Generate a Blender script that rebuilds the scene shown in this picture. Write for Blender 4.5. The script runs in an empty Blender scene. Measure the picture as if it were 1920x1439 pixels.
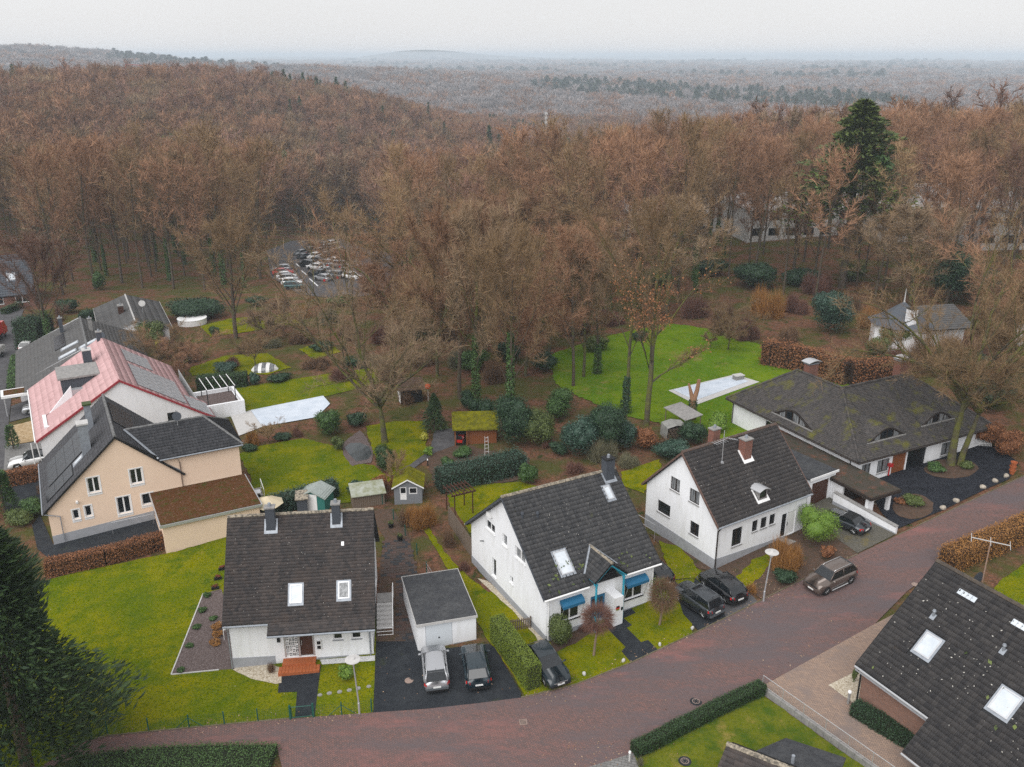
import bpy, bmesh, math, random
import numpy as np
from mathutils import Vector, Matrix
from mathutils.geometry import tessellate_polygon
SC = bpy.context.scene
COL = SC.collection
rad = math.radians
# ---------------------------------------------------------------- camera, light, exposure
F = 1680.; CX = 960.; CY = 719.5; HC = 40.            # the photograph's focal length and centre (1920 px wide), drone height
TH = math.atan((CY-104)/F); CS = math.cos(TH); SN = math.sin(TH)
cd = bpy.data.cameras.new('camera'); cam = bpy.data.objects.new('camera', cd); COL.objects.link(cam)
cam.location = (0, 0, HC); cam.rotation_euler = (math.pi/2-TH, 0, 0)
cd.sensor_width = 36; cd.lens = 36*F/1920; cd.clip_start = 1; cd.clip_end = 90000
SC.camera = cam
SUN_EL, SUN_AZ = 48, 212
W = bpy.data.worlds.new('World'); SC.world = W; W.use_nodes = True
nt = W.node_tree; bg = nt.nodes['Background']
sk = nt.nodes.new('ShaderNodeTexSky'); sk.sky_type = 'NISHITA'; sk.sun_disc = False
sk.sun_elevation = rad(SUN_EL); sk.sun_rotation = rad(SUN_AZ)
mx = nt.nodes.new('ShaderNodeMix'); mx.data_type = 'RGBA'; mx.inputs['Factor'].default_value = .96
mx.inputs['B'].default_value = (3.92, 3.88, 3.90, 1)        # closed overcast deck over the blue sky, faintly uneven
tc = nt.nodes.new('ShaderNodeTexCoord'); mp = nt.nodes.new('ShaderNodeMapping'); mp.inputs['Scale'].default_value = (1, 1, 3)
cn = nt.nodes.new('ShaderNodeTexNoise'); cn.inputs['Scale'].default_value = 2.2; cn.inputs['Detail'].default_value = 6
cr = nt.nodes.new('ShaderNodeMapRange'); cr.inputs[1].default_value = .3; cr.inputs[2].default_value = .7; cr.inputs[3].default_value = .96; cr.inputs[4].default_value = 1.03
cv = nt.nodes.new('ShaderNodeVectorMath'); cv.operation = 'SCALE'; cv.inputs[0].default_value = (3.92, 3.88, 3.90)
nt.links.new(tc.outputs['Generated'], mp.inputs[0]); nt.links.new(mp.outputs[0], cn.inputs['Vector']); nt.links.new(cn.outputs['Fac'], cr.inputs[0]); nt.links.new(cr.outputs[0], cv.inputs['Scale']); nt.links.new(cv.outputs[0], mx.inputs['B'])
nt.links.new(sk.outputs[0], mx.inputs['A']); nt.links.new(mx.outputs['Result'], bg.inputs['Color'])
bg.inputs['Strength'].default_value = .1
sl = bpy.data.lights.new('sun', 'SUN'); sl.energy = 1.5; sl.angle = rad(70); sl.color = (1, .985, .96)
so = bpy.data.objects.new('sun', sl); COL.objects.link(so)
so.rotation_euler = (rad(90-SUN_EL), 0, rad(180-SUN_AZ))
SC.view_settings.view_transform = 'Standard'; SC.view_settings.look = 'None'
SC.view_settings.gamma = 1; SC.view_settings.use_curve_mapping = False; SC.view_settings.exposure = 1.12
SC.cycles.use_denoising = False; SC.cycles.max_bounces = 6; SC.cycles.diffuse_bounces = 2; SC.cycles.glossy_bounces = 2
SC.cycles.transmission_bounces = 2; SC.cycles.volume_bounces = 3; SC.cycles.transparent_max_bounces = 4
R = random.Random(11)
def U(a, b): return R.uniform(a, b)
# ---------------------------------------------------------------- the lie of the land
_gy = np.array([-2000, 30, 55, 74, 92, 112, 133, 170, 210, 260, 400, 700, 1000, 2000, 60000.])
_gz = np.array([-92.475, -1.125, 0, .855, 1.15, .9, 0, -3, -7, -13, -26, -38, -41, -35, -46.])
_ty = np.concatenate([np.arange(-40, 340, 1.0), np.arange(340, 1200, 10.), np.arange(1200, 60001, 300.)])
_tz = np.interp(_ty, _gy, _gz)
_k = np.exp(-.5*(np.arange(-15, 16)/5.)**2); _k /= _k.sum()
_s = np.convolve(np.pad(_tz[:380], 15, mode='reflect', reflect_type='odd'), _k, 'valid'); _s[:95] = _tz[:95]; _tz[:380] = _s
HILLS = [(-260, 470, 34, 160, 150), (-155, 650, 22, 100, 100), (130, 265, 12, 110, 60), (-35, 335, -13, 65, 75), (20, 600, -10, 80, 110), (-350, 1700, 26, 320, 300), (-1150, 2100, 68, 350, 500),
         (-910, 9000, 84, 420, 700), (-200, 9500, 60, 900, 700), (3800, 14000, 82, 3500, 900), (-2500, 11000, 60, 1500, 900)]
def T(x, y):
    x = np.asarray(x, float); y = np.asarray(y, float)
    w = np.clip((420-y)/270, 0, 1); w = w*w*(3-2*w)
    xx = np.where(np.abs(x) < 45, x, np.sign(x)*(45+45*np.tanh((np.abs(x)-45)/45)))
    z = .035*xx*w+np.interp(y, _ty, _tz)
    hw = np.clip((y-95)/70, 0, 1); hw = hw*hw*(3-2*hw)
    for (hx, hy, a, sx, sy) in HILLS: z = z+hw*a*np.exp(-.5*(((x-hx)/sx)**2+((y-hy)/sy)**2))
    return z
def tz(x, y): return float(T(x, y))
def ray(u, v):
    a = (u-CX)/F; b = -(v-CY)/F
    return Vector((a, CS+b*SN, -SN+b*CS))
def G(u, v, h=0.):
    "the point of the ground (raised by h) that the photograph shows at pixel u, v"
    d = ray(u, v)
    f = lambda t: HC+d.z*t-tz(d.x*t, d.y*t)-h
    t = 20.
    st = 2.
    while f(t) > 0 and t < 20000:
        st = max(2., t*.02); t += st
    lo, hi = t-st, t
    for _ in range(30):
        m = .5*(lo+hi)
        if f(m) > 0: lo = m
        else: hi = m
    return Vector((d.x*hi, d.y*hi, HC+d.z*hi))
def dep(p): return p[1]*CS-(p[2]-HC)*SN          # distance along the view axis
# ---------------------------------------------------------------- objects
def tag(o, label=None, cat=None, group=None, kind=None):
    if label: o['label'] = label
    if cat: o['category'] = cat
    if group: o['group'] = group
    if kind: o['kind'] = kind
    return o
def thing(name, loc, rz, label, cat, group=None):
    o = bpy.data.objects.new(name, None); COL.objects.link(o); o.empty_display_size = .3
    o.location = loc; o.rotation_euler = (0, 0, rz)
    return tag(o, label, cat, group)
def link(name, me, parent=None, loc=None, rz=0):
    o = bpy.data.objects.new(name, me); COL.objects.link(o)
    if parent: o.parent = parent
    if loc is not None: o.location = loc
    if rz: o.rotation_euler = (0, 0, rz)
    return o
class MB:
    "collects faces and links them as one mesh object"
    def __init__(s, xf=None): s.v = []; s.f = []; s.mi = []; s.m = 0; s.xf = xf; s.r = []; s.rv = 0.
    def pts(s, P):
        n = len(s.v)
        if s.xf is not None: P = [s.xf @ Vector(p) for p in P]
        s.v += [tuple(p) for p in P]; return n
    def face(s, idx): s.f.append(idx); s.mi.append(s.m); s.r.append(s.rv)
    def poly(s, P):
        n = s.pts(P); s.face(tuple(range(n, n+len(P))))
    def box(s, x0, y0, z0, x1, y1, z1):
        n = s.pts([(x0, y0, z0), (x1, y0, z0), (x1, y1, z0), (x0, y1, z0), (x0, y0, z1), (x1, y0, z1), (x1, y1, z1), (x0, y1, z1)])
        for q in ((0, 3, 2, 1), (4, 5, 6, 7), (0, 1, 5, 4), (1, 2, 6, 5), (2, 3, 7, 6), (3, 0, 4, 7)): s.face(tuple(n+i for i in q))
    def prism(s, P, d):
        "polygon P extruded by vector d"
        d = Vector(d); k = len(P); n = s.pts([Vector(p) for p in P]+[Vector(p)+d for p in P])
        s.face(tuple(n+i for i in range(k))[::-1]); s.face(tuple(n+k+i for i in range(k)))
        for i in range(k):
            j = (i+1) % k; s.face((n+i, n+j, n+k+j, n+k+i))
    def tube(s, P, rr, n=6, cap=True):
        "tube through the points P with radii rr"
        P = [Vector(p) for p in P]
        if not hasattr(rr, '__len__'): rr = [rr]*len(P)
        base = None
        for i, p in enumerate(P):
            d = (P[min(i+1, len(P)-1)]-P[max(i-1, 0)])
            if d.length < 1e-9: d = Vector((0, 0, 1))
            d.normalize()
            a = d.orthogonal().normalized() if abs(d.z) > .95 else Vector((-d.y, d.x, 0)).normalized()
            b = d.cross(a)
            k = s.pts([p+(a*math.cos(2*math.pi*j/n)+b*math.sin(2*math.pi*j/n))*rr[i] for j in range(n)])
            if base is not None:
                for j in range(n): s.face((base+j, base+(j+1) % n, k+(j+1) % n, k+j))
            elif cap: s.face(tuple(k+j for j in range(n))[::-1])
            base = k
        if cap: s.face(tuple(base+j for j in range(n)))
    def lathe(s, prof, n=16, c=(0, 0, 0)):
        "profile [(r, z), ...] turned about z"
        base = None
        for (r, z) in prof:
            k = s.pts([(c[0]+r*math.cos(2*math.pi*j/n), c[1]+r*math.sin(2*math.pi*j/n), c[2]+z) for j in range(n)])
            if base is not None:
                for j in range(n): s.face((base+j, base+(j+1) % n, k+(j+1) % n, k+j))
            base = k
        s.face(tuple(base+j for j in range(n)))
    def mesh(s, name, mats, smooth=False):
        me = bpy.data.meshes.new(name)
        me.from_pydata(s.v, [], s.f)
        for m in (mats if isinstance(mats, (list, tuple)) else [mats]): me.materials.append(m)
        if isinstance(mats, (list, tuple)): me.polygons.foreach_set('material_index', s.mi)
        if any(s.r):
            a = me.attributes.new('rnd', 'FLOAT', 'FACE'); a.data.foreach_set('value', s.r)
        if smooth: me.polygons.foreach_set('use_smooth', [True]*len(me.polygons))
        me.update(); return me
    def build(s, name, mats, parent=None, smooth=False, kind=None, loc=None, rz=0):
        o = link(name, s.mesh(name, mats, smooth), parent, loc, rz)
        if kind: o['kind'] = kind
        return o
def npmesh(name, V, Fq, mat, rnd=None, k=4):
    "mesh from arrays: V (n,3), Fq (m,k)"
    V = np.asarray(V, np.float32); Fq = np.asarray(Fq, np.int32)
    me = bpy.data.meshes.new(name); me.vertices.add(len(V)); me.vertices.foreach_set('co', V.ravel())
    me.loops.add(Fq.size); me.loops.foreach_set('vertex_index', Fq.ravel())
    me.polygons.add(len(Fq)); me.polygons.foreach_set('loop_start', np.arange(0, Fq.size, k, dtype=np.int32))
    me.materials.append(mat); me.update(calc_edges=True)
    if rnd is not None:
        a = me.attributes.new('rnd', 'FLOAT', 'FACE'); a.data.foreach_set('value', np.asarray(rnd, np.float32))
    return me
def copy_tree(o, parent=None):
    c = o.copy(); COL.objects.link(c)
    if parent: c.parent = parent
    for ch in [q for q in KIDS.get(o.name, [])]: copy_tree(ch, c)
    return c
KIDS = {}
def kids(o):
    "remember the children of a prototype and of its parts (for copy_tree)"
    KIDS[o.name] = list(o.children)
    for c in o.children: kids(c)
# ---------------------------------------------------------------- materials
MAT = {}
def M(name, col, col2=None, scale=3., rough=.8, spec=.3, bump=0., bscale=None, metal=0., attr=False, lo=.35, hi=.65, detail=5.,
      world=False, emit=0., stretch=None, col3=None, scale3=.4, lo3=.45, hi3=.6, coat=0.):
    m = bpy.data.materials.new(name); m.use_nodes = True; MAT[name] = m
    t = m.node_tree; N = t.nodes; L = t.links; b = N['Principled BSDF']
    b.inputs['Roughness'].default_value = rough; b.inputs['Specular IOR Level'].default_value = spec
    b.inputs['Metallic'].default_value = metal; b.inputs['Coat Weight'].default_value = coat
    c1 = (*col, 1); b.inputs['Base Color'].default_value = c1
    if col2 is None and not bump: return m
    if world: src = N.new('ShaderNodeNewGeometry').outputs['Position']
    else: src = N.new('ShaderNodeTexCoord').outputs['Object']
    if stretch:
        mp = N.new('ShaderNodeMapping'); mp.inputs['Scale'].default_value = stretch[:3]
        if len(stretch) > 3: mp.inputs['Rotation'].default_value = (0, 0, stretch[3])
        L.new(src, mp.inputs['Vector']); src = mp.outputs[0]
    def noise(sc, dt=detail):
        n = N.new('ShaderNodeTexNoise'); n.inputs['Scale'].default_value = sc; n.inputs['Detail'].default_value = dt
        n.inputs['Roughness'].default_value = .65; L.new(src, n.inputs['Vector']); return n.outputs['Fac']
    def rng(s, lo, hi):
        r = N.new('ShaderNodeMapRange'); r.inputs[1].default_value = lo; r.inputs[2].default_value = hi; L.new(s, r.inputs[0]); return r.outputs[0]
    def mix(f, a, bb):
        x = N.new('ShaderNodeMix'); x.data_type = 'RGBA'; L.new(f, x.inputs['Factor'])
        for sck, val in ((x.inputs['A'], a), (x.inputs['B'], bb)):
            if isinstance(val, tuple): sck.default_value = (*val[:3], 1)
            else: L.new(val, sck)
        return x.outputs['Result']
    if col2 is not None:
        if attr:
            a = N.new('ShaderNodeAttribute'); a.attribute_name = 'rnd'; f = a.outputs['Fac']
        else: f = rng(noise(scale), lo, hi)
        c = mix(f, tuple(col), tuple(col2))
        if col3 is not None: c = mix(rng(noise(scale3), lo3, hi3), c, tuple(col3))
        L.new(c, b.inputs['Base Color'])
    if bump:
        bp = N.new('ShaderNodeBump'); bp.inputs['Strength'].default_value = 1; bp.inputs['Distance'].default_value = bump
        L.new(noise(bscale or scale*4, 3.), bp.inputs['Height']); L.new(bp.outputs[0], b.inputs['Normal'])
    return m
def brickmat(name, c1, c2, mortar, bw=.24, rh=.08, rot=0., sc=1., bump=.006, rough=.85, plane='xy', patch=None, msize=.012):
    m = bpy.data.materials.new(name); m.use_nodes = True; MAT[name] = m
    t = m.node_tree; N = t.nodes; L = t.links; b = N['Principled BSDF']; b.inputs['Roughness'].default_value = rough
    b.inputs['Specular IOR Level'].default_value = .35
    src = N.new('ShaderNodeNewGeometry').outputs['Position'] if plane == 'xy' else N.new('ShaderNodeTexCoord').outputs['Object']
    mp = N.new('ShaderNodeMapping'); mp.inputs['Rotation'].default_value = (0, 0, rot); L.new(src, mp.inputs['Vector'])
    src2 = mp.outputs[0]
    if plane != 'xy':
        sp = N.new('ShaderNodeSeparateXYZ'); L.new(src, sp.inputs[0]); cb = N.new('ShaderNodeCombineXYZ')
        ad = N.new('ShaderNodeMath'); ad.operation = 'ADD'; L.new(sp.outputs[0], ad.inputs[0]); L.new(sp.outputs[1], ad.inputs[1])
        L.new(ad.outputs[0], cb.inputs[0]); L.new(sp.outputs[2], cb.inputs[1]); src2 = cb.outputs[0]
    k = N.new('ShaderNodeTexBrick'); L.new(src2, k.inputs['Vector'])
    k.inputs['Color1'].default_value = (*c1, 1); k.inputs['Color2'].default_value = (*c2, 1); k.inputs['Mortar'].default_value = (*mortar, 1)
    k.inputs['Scale'].default_value = sc; k.inputs['Mortar Size'].default_value = msize
    k.inputs['Brick Width'].default_value = bw; k.inputs['Row Height'].default_value = rh
    out = k.outputs['Color']
    for (pc, psc, lo, hi, st) in (patch or []):
        n = N.new('ShaderNodeTexNoise'); n.inputs['Scale'].default_value = psc; n.inputs['Detail'].default_value = 6; n.inputs['Roughness'].default_value = .7
        m2 = N.new('ShaderNodeMapping'); m2.inputs['Scale'].default_value = (st, 1, 1); m2.inputs['Rotation'].default_value = (0, 0, rot)
        L.new(src, m2.inputs['Vector']); L.new(m2.outputs[0], n.inputs['Vector'])
        r = N.new('ShaderNodeMapRange'); r.inputs[1].default_value = lo; r.inputs[2].default_value = hi; L.new(n.outputs['Fac'], r.inputs[0])
        x = N.new('ShaderNodeMix'); x.data_type = 'RGBA'; L.new(r.outputs[0], x.inputs['Factor']); L.new(out, x.inputs['A'])
        x.inputs['B'].default_value = (*pc, 1); out = x.outputs['Result']
    L.new(out, b.inputs['Base Color'])
    bp = N.new('ShaderNodeBump'); bp.inputs['Distance'].default_value = bump; bp.invert = True
    L.new(k.outputs['Fac'], bp.inputs['Height']); L.new(bp.outputs[0], b.inputs['Normal'])
    return m
def addhue(m, amt=.12):
    "per-object variation of value for shared-mesh copies"
    t = m.node_tree; b = t.nodes['Principled BSDF']; l = b.inputs['Base Color'].links
    oi = t.nodes.new('ShaderNodeObjectInfo'); r = t.nodes.new('ShaderNodeMapRange')
    r.inputs[3].default_value = 1-amt; r.inputs[4].default_value = 1+amt
    t.links.new(oi.outputs['Random'], r.inputs[0])
    hs = t.nodes.new('ShaderNodeHueSaturation'); t.links.new(r.outputs[0], hs.inputs['Value'])
    if l: t.links.new(l[0].from_socket, hs.inputs['Color'])
    else: hs.inputs['Color'].default_value = b.inputs['Base Color'].default_value
    t.links.new(hs.outputs[0], b.inputs['Base Color']); return m
# ---------------------------------------------------------------- palette
WHITE = M('white_render', (.81, .82, .845), (.66, .66, .65), 1.0, .9, bump=.004, bscale=60, lo=.48, hi=.85, world=True, stretch=(2.4, 2.4, .4))
CREAM = M('cream_render', (.82, .63, .48), (.77, .59, .45), .8, .9, bump=.004, bscale=60, lo=.3, hi=.8)
PLINTH = M('grey_plinth', (.36, .37, .40), (.30, .31, .33), 2., .9, bump=.004, bscale=40)
WPAINT = M('white_paint', (.8, .8, .8), rough=.45, spec=.4)
GLASS = M('dark_glass', (.012, .015, .018), rough=.06, spec=.6)
CURTAIN = M('curtain_glass', (.30, .31, .32), (.05, .055, .06), 2.5, .12, spec=.6, stretch=(3, 3, .4))
SKYGLASS = M('blind_glass', (.62, .66, .70), (.5, .55, .6), 1.5, .15, spec=.6)
DARKFRAME = M('brown_frame', (.03, .022, .018), rough=.5)
ZINC = M('zinc', (.33, .36, .40), (.24, .26, .29), 4., .5, metal=.3, spec=.5)
ALU = M('aluminium', (.55, .56, .58), rough=.45, metal=.6)
BLACKP = M('black_plastic', (.012, .012, .013), rough=.6)
WOODB = M('weathered_wood', (.20, .15, .11), (.12, .095, .075), 6., .85, stretch=(1, 8, 8))
WOODR = M('red_brown_wood', (.25, .085, .03), (.16, .055, .02), 5., .7, stretch=(1, 8, 8))
DOORBR = M('brown_door', (.075, .032, .02), (.055, .024, .016), 4., .6)
BLUE = M('blue_paint', (.02, .13, .25), rough=.5)
LBLUE = M('light_blue_paint', (.03, .30, .42), rough=.5)
GREENM = M('green_metal', (.015, .085, .065), rough=.5)
CONC = M('concrete', (.30, .29, .28), (.20, .195, .19), 3., .9, bump=.004, bscale=30)
CONCL = M('light_concrete', (.52, .51, .50), (.42, .41, .40), 3., .9)
STONE = M('pale_stone', (.45, .40, .33), (.28, .24, .2), 5., .9, bump=.02, bscale=14)
TERRA = M('terracotta', (.42, .12, .04), (.30, .085, .03), 8., .75, bump=.004)
BARK = M('bark', (.115, .085, .062), (.06, .046, .036), 6., .95, bump=.02, bscale=18, col3=(.085, .09, .03), scale3=1.2, lo3=.5, hi3=.68)
MOSSBARK = M('mossy_bark', (.10, .085, .055), (.065, .055, .04), 5., .95, bump=.03, bscale=14, col3=(.12, .125, .025), scale3=.9, lo3=.42, hi3=.6)
TWIG = M('brown_twigs', (.19, .105, .062), (.36, .205, .125), rough=.95, spec=.1, attr=True)
TWIGO = M('ochre_twigs', (.175, .115, .062), (.34, .225, .125), rough=.95, spec=.1, attr=True)
TWIGR = M('red_brown_twigs', (.15, .086, .06), (.29, .165, .12), rough=.95, spec=.1, attr=True)
TWIGG = M('grey_twigs', (.165, .115, .072), (.32, .225, .142), rough=.95, spec=.1, attr=True)
for m in (TWIG, TWIGO, TWIGR, TWIGG): addhue(m, .28)
TWIGF = addhue(M('haze_tinted_twigs', (.19, .165, .155), (.34, .30, .29), rough=.95, spec=.0, attr=True), .3)  # distance haze painted into the colour: lighter and greyer than the nearer twigs
def leafmat(name, a, b, rough=.55, spec=.35): return M(name, a, b, rough=rough, spec=spec, attr=True)
LF_DARK = leafmat('dark_evergreen_leaves', (.010, .030, .014), (.04, .085, .035))
LF_BLUE = leafmat('blue_green_leaves', (.013, .04, .026), (.065, .12, .085), .4)
LF_MID = leafmat('mid_green_leaves', (.022, .055, .012), (.085, .16, .04))
LF_BRIGHT = leafmat('bright_green_leaves', (.06, .13, .012), (.22, .33, .04))
LF_YEL = leafmat('yellow_leaves', (.25, .24, .02), (.42, .40, .05))
LF_OLIVE = leafmat('olive_leaves', (.040, .062, .013), (.13, .165, .042))
LF_HEDGE = leafmat('clipped_hedge_leaves', (.065, .105, .010), (.19, .24, .022))
LF_CONIF = leafmat('conifer_sprays', (.012, .032, .011), (.062, .105, .030), .6)
LF_YEW = leafmat('yew_hedge_leaves', (.012, .035, .012), (.05, .10, .028))
LF_COPPER = leafmat('copper_beech_leaves', (.12, .045, .018), (.34, .145, .06), .7)
LF_OAK = leafmat('withered_oak_leaves', (.24, .085, .03), (.45, .20, .09), .7)
LF_RUST = leafmat('rusty_twigs', (.20, .085, .022), (.42, .21, .06), .8)
LF_BROWN = leafmat('dry_brown_twigs', (.10, .055, .03), (.24, .145, .085), .9)
LF_DRED = leafmat('dark_red_twigs', (.10, .045, .033), (.22, .11, .08), .9)
LF_GREYT = leafmat('grey_green_twigs', (.10, .095, .055), (.23, .215, .13), .9)
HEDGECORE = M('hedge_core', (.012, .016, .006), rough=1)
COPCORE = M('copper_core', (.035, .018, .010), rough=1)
# ground
def groundmat(name, cols, scales, bump=.03, bs=9., rough=.95, speck=None, spec=.0):
    "several noise layers in world space: cols[0] base, then (colour, scale, lo, hi)"
    m = bpy.data.materials.new(name); m.use_nodes = True; MAT[name] = m
    t = m.node_tree; N = t.nodes; L = t.links; b = N['Principled BSDF']; b.inputs['Roughness'].default_value = rough
    b.inputs['Specular IOR Level'].default_value = spec
    src = N.new('ShaderNodeNewGeometry').outputs['Position']; out = None
    for i, (c, sc, lo, hi) in enumerate(scales):
        n = N.new('ShaderNodeTexNoise'); n.inputs['Scale'].default_value = sc; n.inputs['Detail'].default_value = 6; n.inputs['Roughness'].default_value = .7
        mp = N.new('ShaderNodeMapping'); mp.inputs['Location'].default_value = (i*17.3, i*5.1, 0); L.new(src, mp.inputs[0]); L.new(mp.outputs[0], n.inputs['Vector'])
        r = N.new('ShaderNodeMapRange'); r.inputs[1].default_value = lo; r.inputs[2].default_value = hi; L.new(n.outputs['Fac'], r.inputs[0])
        x = N.new('ShaderNodeMix'); x.data_type = 'RGBA'; L.new(r.outputs[0], x.inputs['Factor'])
        if out is None: x.inputs['A'].default_value = (*cols, 1)
        else: L.new(out, x.inputs['A'])
        x.inputs['B'].default_value = (*c, 1); out = x.outputs['Result']
    if speck:
        vo = N.new('ShaderNodeTexVoronoi'); vo.inputs['Scale'].default_value = speck[1]; L.new(src, vo.inputs['Vector'])
        r = N.new('ShaderNodeMapRange'); r.inputs[1].default_value = speck[2]; r.inputs[2].default_value = speck[2]*.6; L.new(vo.outputs['Distance'], r.inputs[0])
        gt = N.new('ShaderNodeMath'); gt.operation = 'GREATER_THAN'; gt.inputs[1].default_value = speck[3]
        sp = N.new('ShaderNodeSeparateColor'); L.new(vo.outputs['Color'], sp.inputs[0]); L.new(sp.outputs[0], gt.inputs[0])
        mu = N.new('ShaderNodeMath'); mu.operation = 'MULTIPLY'; L.new(gt.outputs[0], mu.inputs[0]); L.new(r.outputs[0], mu.inputs[1])
        x = N.new('ShaderNodeMix'); x.data_type = 'RGBA'; L.new(mu.outputs[0], x.inputs['Factor']); L.new(out, x.inputs['A']); x.inputs['B'].default_value = (*speck[0], 1); out = x.outputs['Result']
    L.new(out, b.inputs['Base Color'])
    n = N.new('ShaderNodeTexNoise'); n.inputs['Scale'].default_value = bs; n.inputs['Detail'].default_value = 4; L.new(src, n.inputs['Vector'])
    bp = N.new('ShaderNodeBump'); bp.inputs['Distance'].default_value = bump; L.new(n.outputs['Fac'], bp.inputs['Height']); L.new(bp.outputs[0], b.inputs['Normal'])
    return m
GRASS = groundmat('mossy_lawn', (.100, .132, .004), [((.185, .180, .003), .22, .42, .62), ((.062, .105, .006), .5, .5, .68), ((.24, .19, .03), 1.1, .60, .78), ((.040, .068, .004), 7., .48, .66), ((.20, .22, .012), 6., .56, .7)], .05, 14., speck=((.4, .38, .3), 2.2, .09, .86))
GRASSL = groundmat('moss_rich_lawn', (.135, .150, .003), [((.20, .185, .003), .3, .42, .62), ((.065, .10, .006), .6, .5, .68), ((.06, .08, .006), 6., .5, .68), ((.24, .15, .05), .9, .62, .74)], .05, 12., speck=((.3, .17, .08), 1.6, .10, .72))
GRASSG = groundmat('green_lawn', (.075, .150, .008), [((.125, .19, .008), .15, .42, .62), ((.06, .11, .008), .5, .5, .68), ((.17, .19, .02), 3., .52, .7), ((.26, .19, .07), .22, .58, .74)], .05, 9., speck=((.30, .16, .08), .9, .10, .80))
GRASSY = groundmat('patchy_lawn', (.12, .135, .012), [((.055, .095, .010), .7, .44, .62), ((.25, .185, .055), .5, .55, .72), ((.06, .08, .012), 6., .5, .7)], .05, 12., speck=((.3, .2, .1), 2.5, .09, .8))
LITTER = groundmat('leaf_litter', (.13, .066, .042), [((.22, .105, .066), 3.5, .42, .62), ((.07, .046, .030), 1.6, .46, .66), ((.075, .078, .024), .16, .44, .58), ((.050, .030, .020), 9., .5, .7), ((.03, .045, .012), .7, .56, .68)], .08, 10., speck=((.36, .17, .11), 4., .14, .55))
SOIL = groundmat('brown_soil', (.085, .060, .046), [((.12, .075, .055), 3., .45, .65), ((.05, .05, .02), .8, .55, .7)], .05, 14., speck=((.30, .13, .08), 4., .11, .6))
ASPH = groundmat('dark_asphalt', (.017, .020, .025), [((.028, .032, .037), 1.2, .42, .65), ((.035, .042, .018), .35, .62, .75), ((.045, .05, .055), 22., .58, .72)], .012, 50., .75, spec=.2)
ASPHL = groundmat('grey_asphalt', (.085, .083, .088), [((.115, .112, .115), .8, .42, .65), ((.06, .058, .06), 3., .5, .7)], .006, 60., .8)
GRAVEL = groundmat('brown_gravel', (.11, .085, .08), [((.19, .155, .15), 9., .45, .6), ((.06, .045, .042), 14., .5, .65)], .04, 22.)
PEBBLE = groundmat('pale_pebbles', (.42, .36, .27), [((.60, .55, .46), 7., .45, .6), ((.20, .15, .09), 9., .5, .68)], .05, 12.)
PEBBLEW = groundmat('white_pebbles', (.6, .6, .6), [((.42, .42, .42), 9., .45, .65)], .05, 14.)
SANDY = groundmat('sandy_ground', (.36, .26, .15), [((.45, .35, .23), 2., .45, .6), ((.2, .13, .06), 4., .5, .68)], .03, 12.)
DKGRAV = groundmat('dark_wet_gravel', (.022, .024, .030), [((.040, .042, .05), 5., .45, .65), ((.014, .015, .018), 1.2, .5, .7)], .03, 26., .7)
ROAD = brickmat('red_brick_road', (.20, .105, .090), (.13, .084, .078), (.06, .05, .05), .22, .11, .55, 1., .004, .8,
                patch=[((.105, .082, .085), .35, .45, .62, .25), ((.215, .098, .088), .5, .55, .72, .3), ((.085, .066, .066), 7., .55, .75, 1)])
BEIGEPAV = brickmat('beige_block_paving', (.34, .235, .175), (.25, .18, .145), (.13, .10, .085), .22, .11, .62, 1., .004, .85,
                patch=[((.19, .15, .135), .4, .5, .68, 1)])
COBBLE = brickmat('grey_cobbles', (.19, .17, .15), (.12, .11, .10), (.05, .05, .03), .14, .11, .5, 1., .02, .8, patch=[((.15, .12, .04), .6, .55, .7, 1)], msize=.02)
GREYPAV = brickmat('grey_block_paving', (.20, .195, .19), (.15, .145, .14), (.07, .07, .065), .4, .2, .3, 1., .004, .85)
CLINKER = brickmat('brown_clinker_wall', (.27, .135, .095), (.19, .10, .075), (.24, .19, .16), .22, .075, 0, 1., .006, .85, plane='z', msize=.008)
REDBRICK = brickmat('red_brick_wall', (.25, .085, .055), (.16, .055, .04), (.22, .16, .13), .22, .075, 0, 1., .006, .85, plane='z', msize=.01)
# roofs
def tilemat(name, a, b, moss=None, lo3=.6, hi3=.75, rough=.75, s3=.7):
    return M(name, a, b, rough=rough, spec=.3, attr=True, bump=.003, bscale=30, col3=moss, scale3=s3, lo3=lo3, hi3=hi3)
T_H1 = tilemat('grey_brown_tiles', (.028, .026, .027), (.066, .054, .050), (.075, .055, .046), .52, .8)
T_H2 = tilemat('anthracite_pantiles', (.030, .031, .034), (.066, .065, .066), (.07, .075, .015), .66, .8)
T_H3 = tilemat('dark_pantiles', (.030, .028, .029), (.058, .052, .050), (.10, .085, .055), .7, .85)
T_H4 = tilemat('grey_tiles', (.045, .045, .050), (.075, .075, .082))
T_H4W = tilemat('black_pantiles', (.024, .025, .029), (.05, .05, .055), (.08, .08, .03), .72, .85)
T_H5 = tilemat('mossy_shingles', (.038, .036, .036), (.082, .072, .067), (.12, .115, .018), .54, .72)
T_H6 = tilemat('black_brown_pantiles', (.021, .020, .022), (.048, .044, .043), (.06, .04, .025), .66, .8)
T_PINK = tilemat('faded_red_tiles', (.46, .285, .285), (.56, .36, .36), (.38, .22, .22), .6, .8)
T_RED = tilemat('red_tiles', (.30, .035, .045), (.36, .05, .06))
T_GREY = tilemat('old_grey_sheeting', (.075, .074, .074), (.10, .097, .095), (.17, .15, .13), .66, .78)
T_SLATE = tilemat('blue_grey_slates', (.06, .068, .082), (.085, .095, .112))
LICHEN = M('lichen_ridge', (.36, .31, .24), (.10, .09, .075), 6., .9, lo=.4, hi=.6)
RIDGEG = M('grey_ridge', (.20, .20, .20), (.10, .10, .10), 5., .85)
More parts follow.
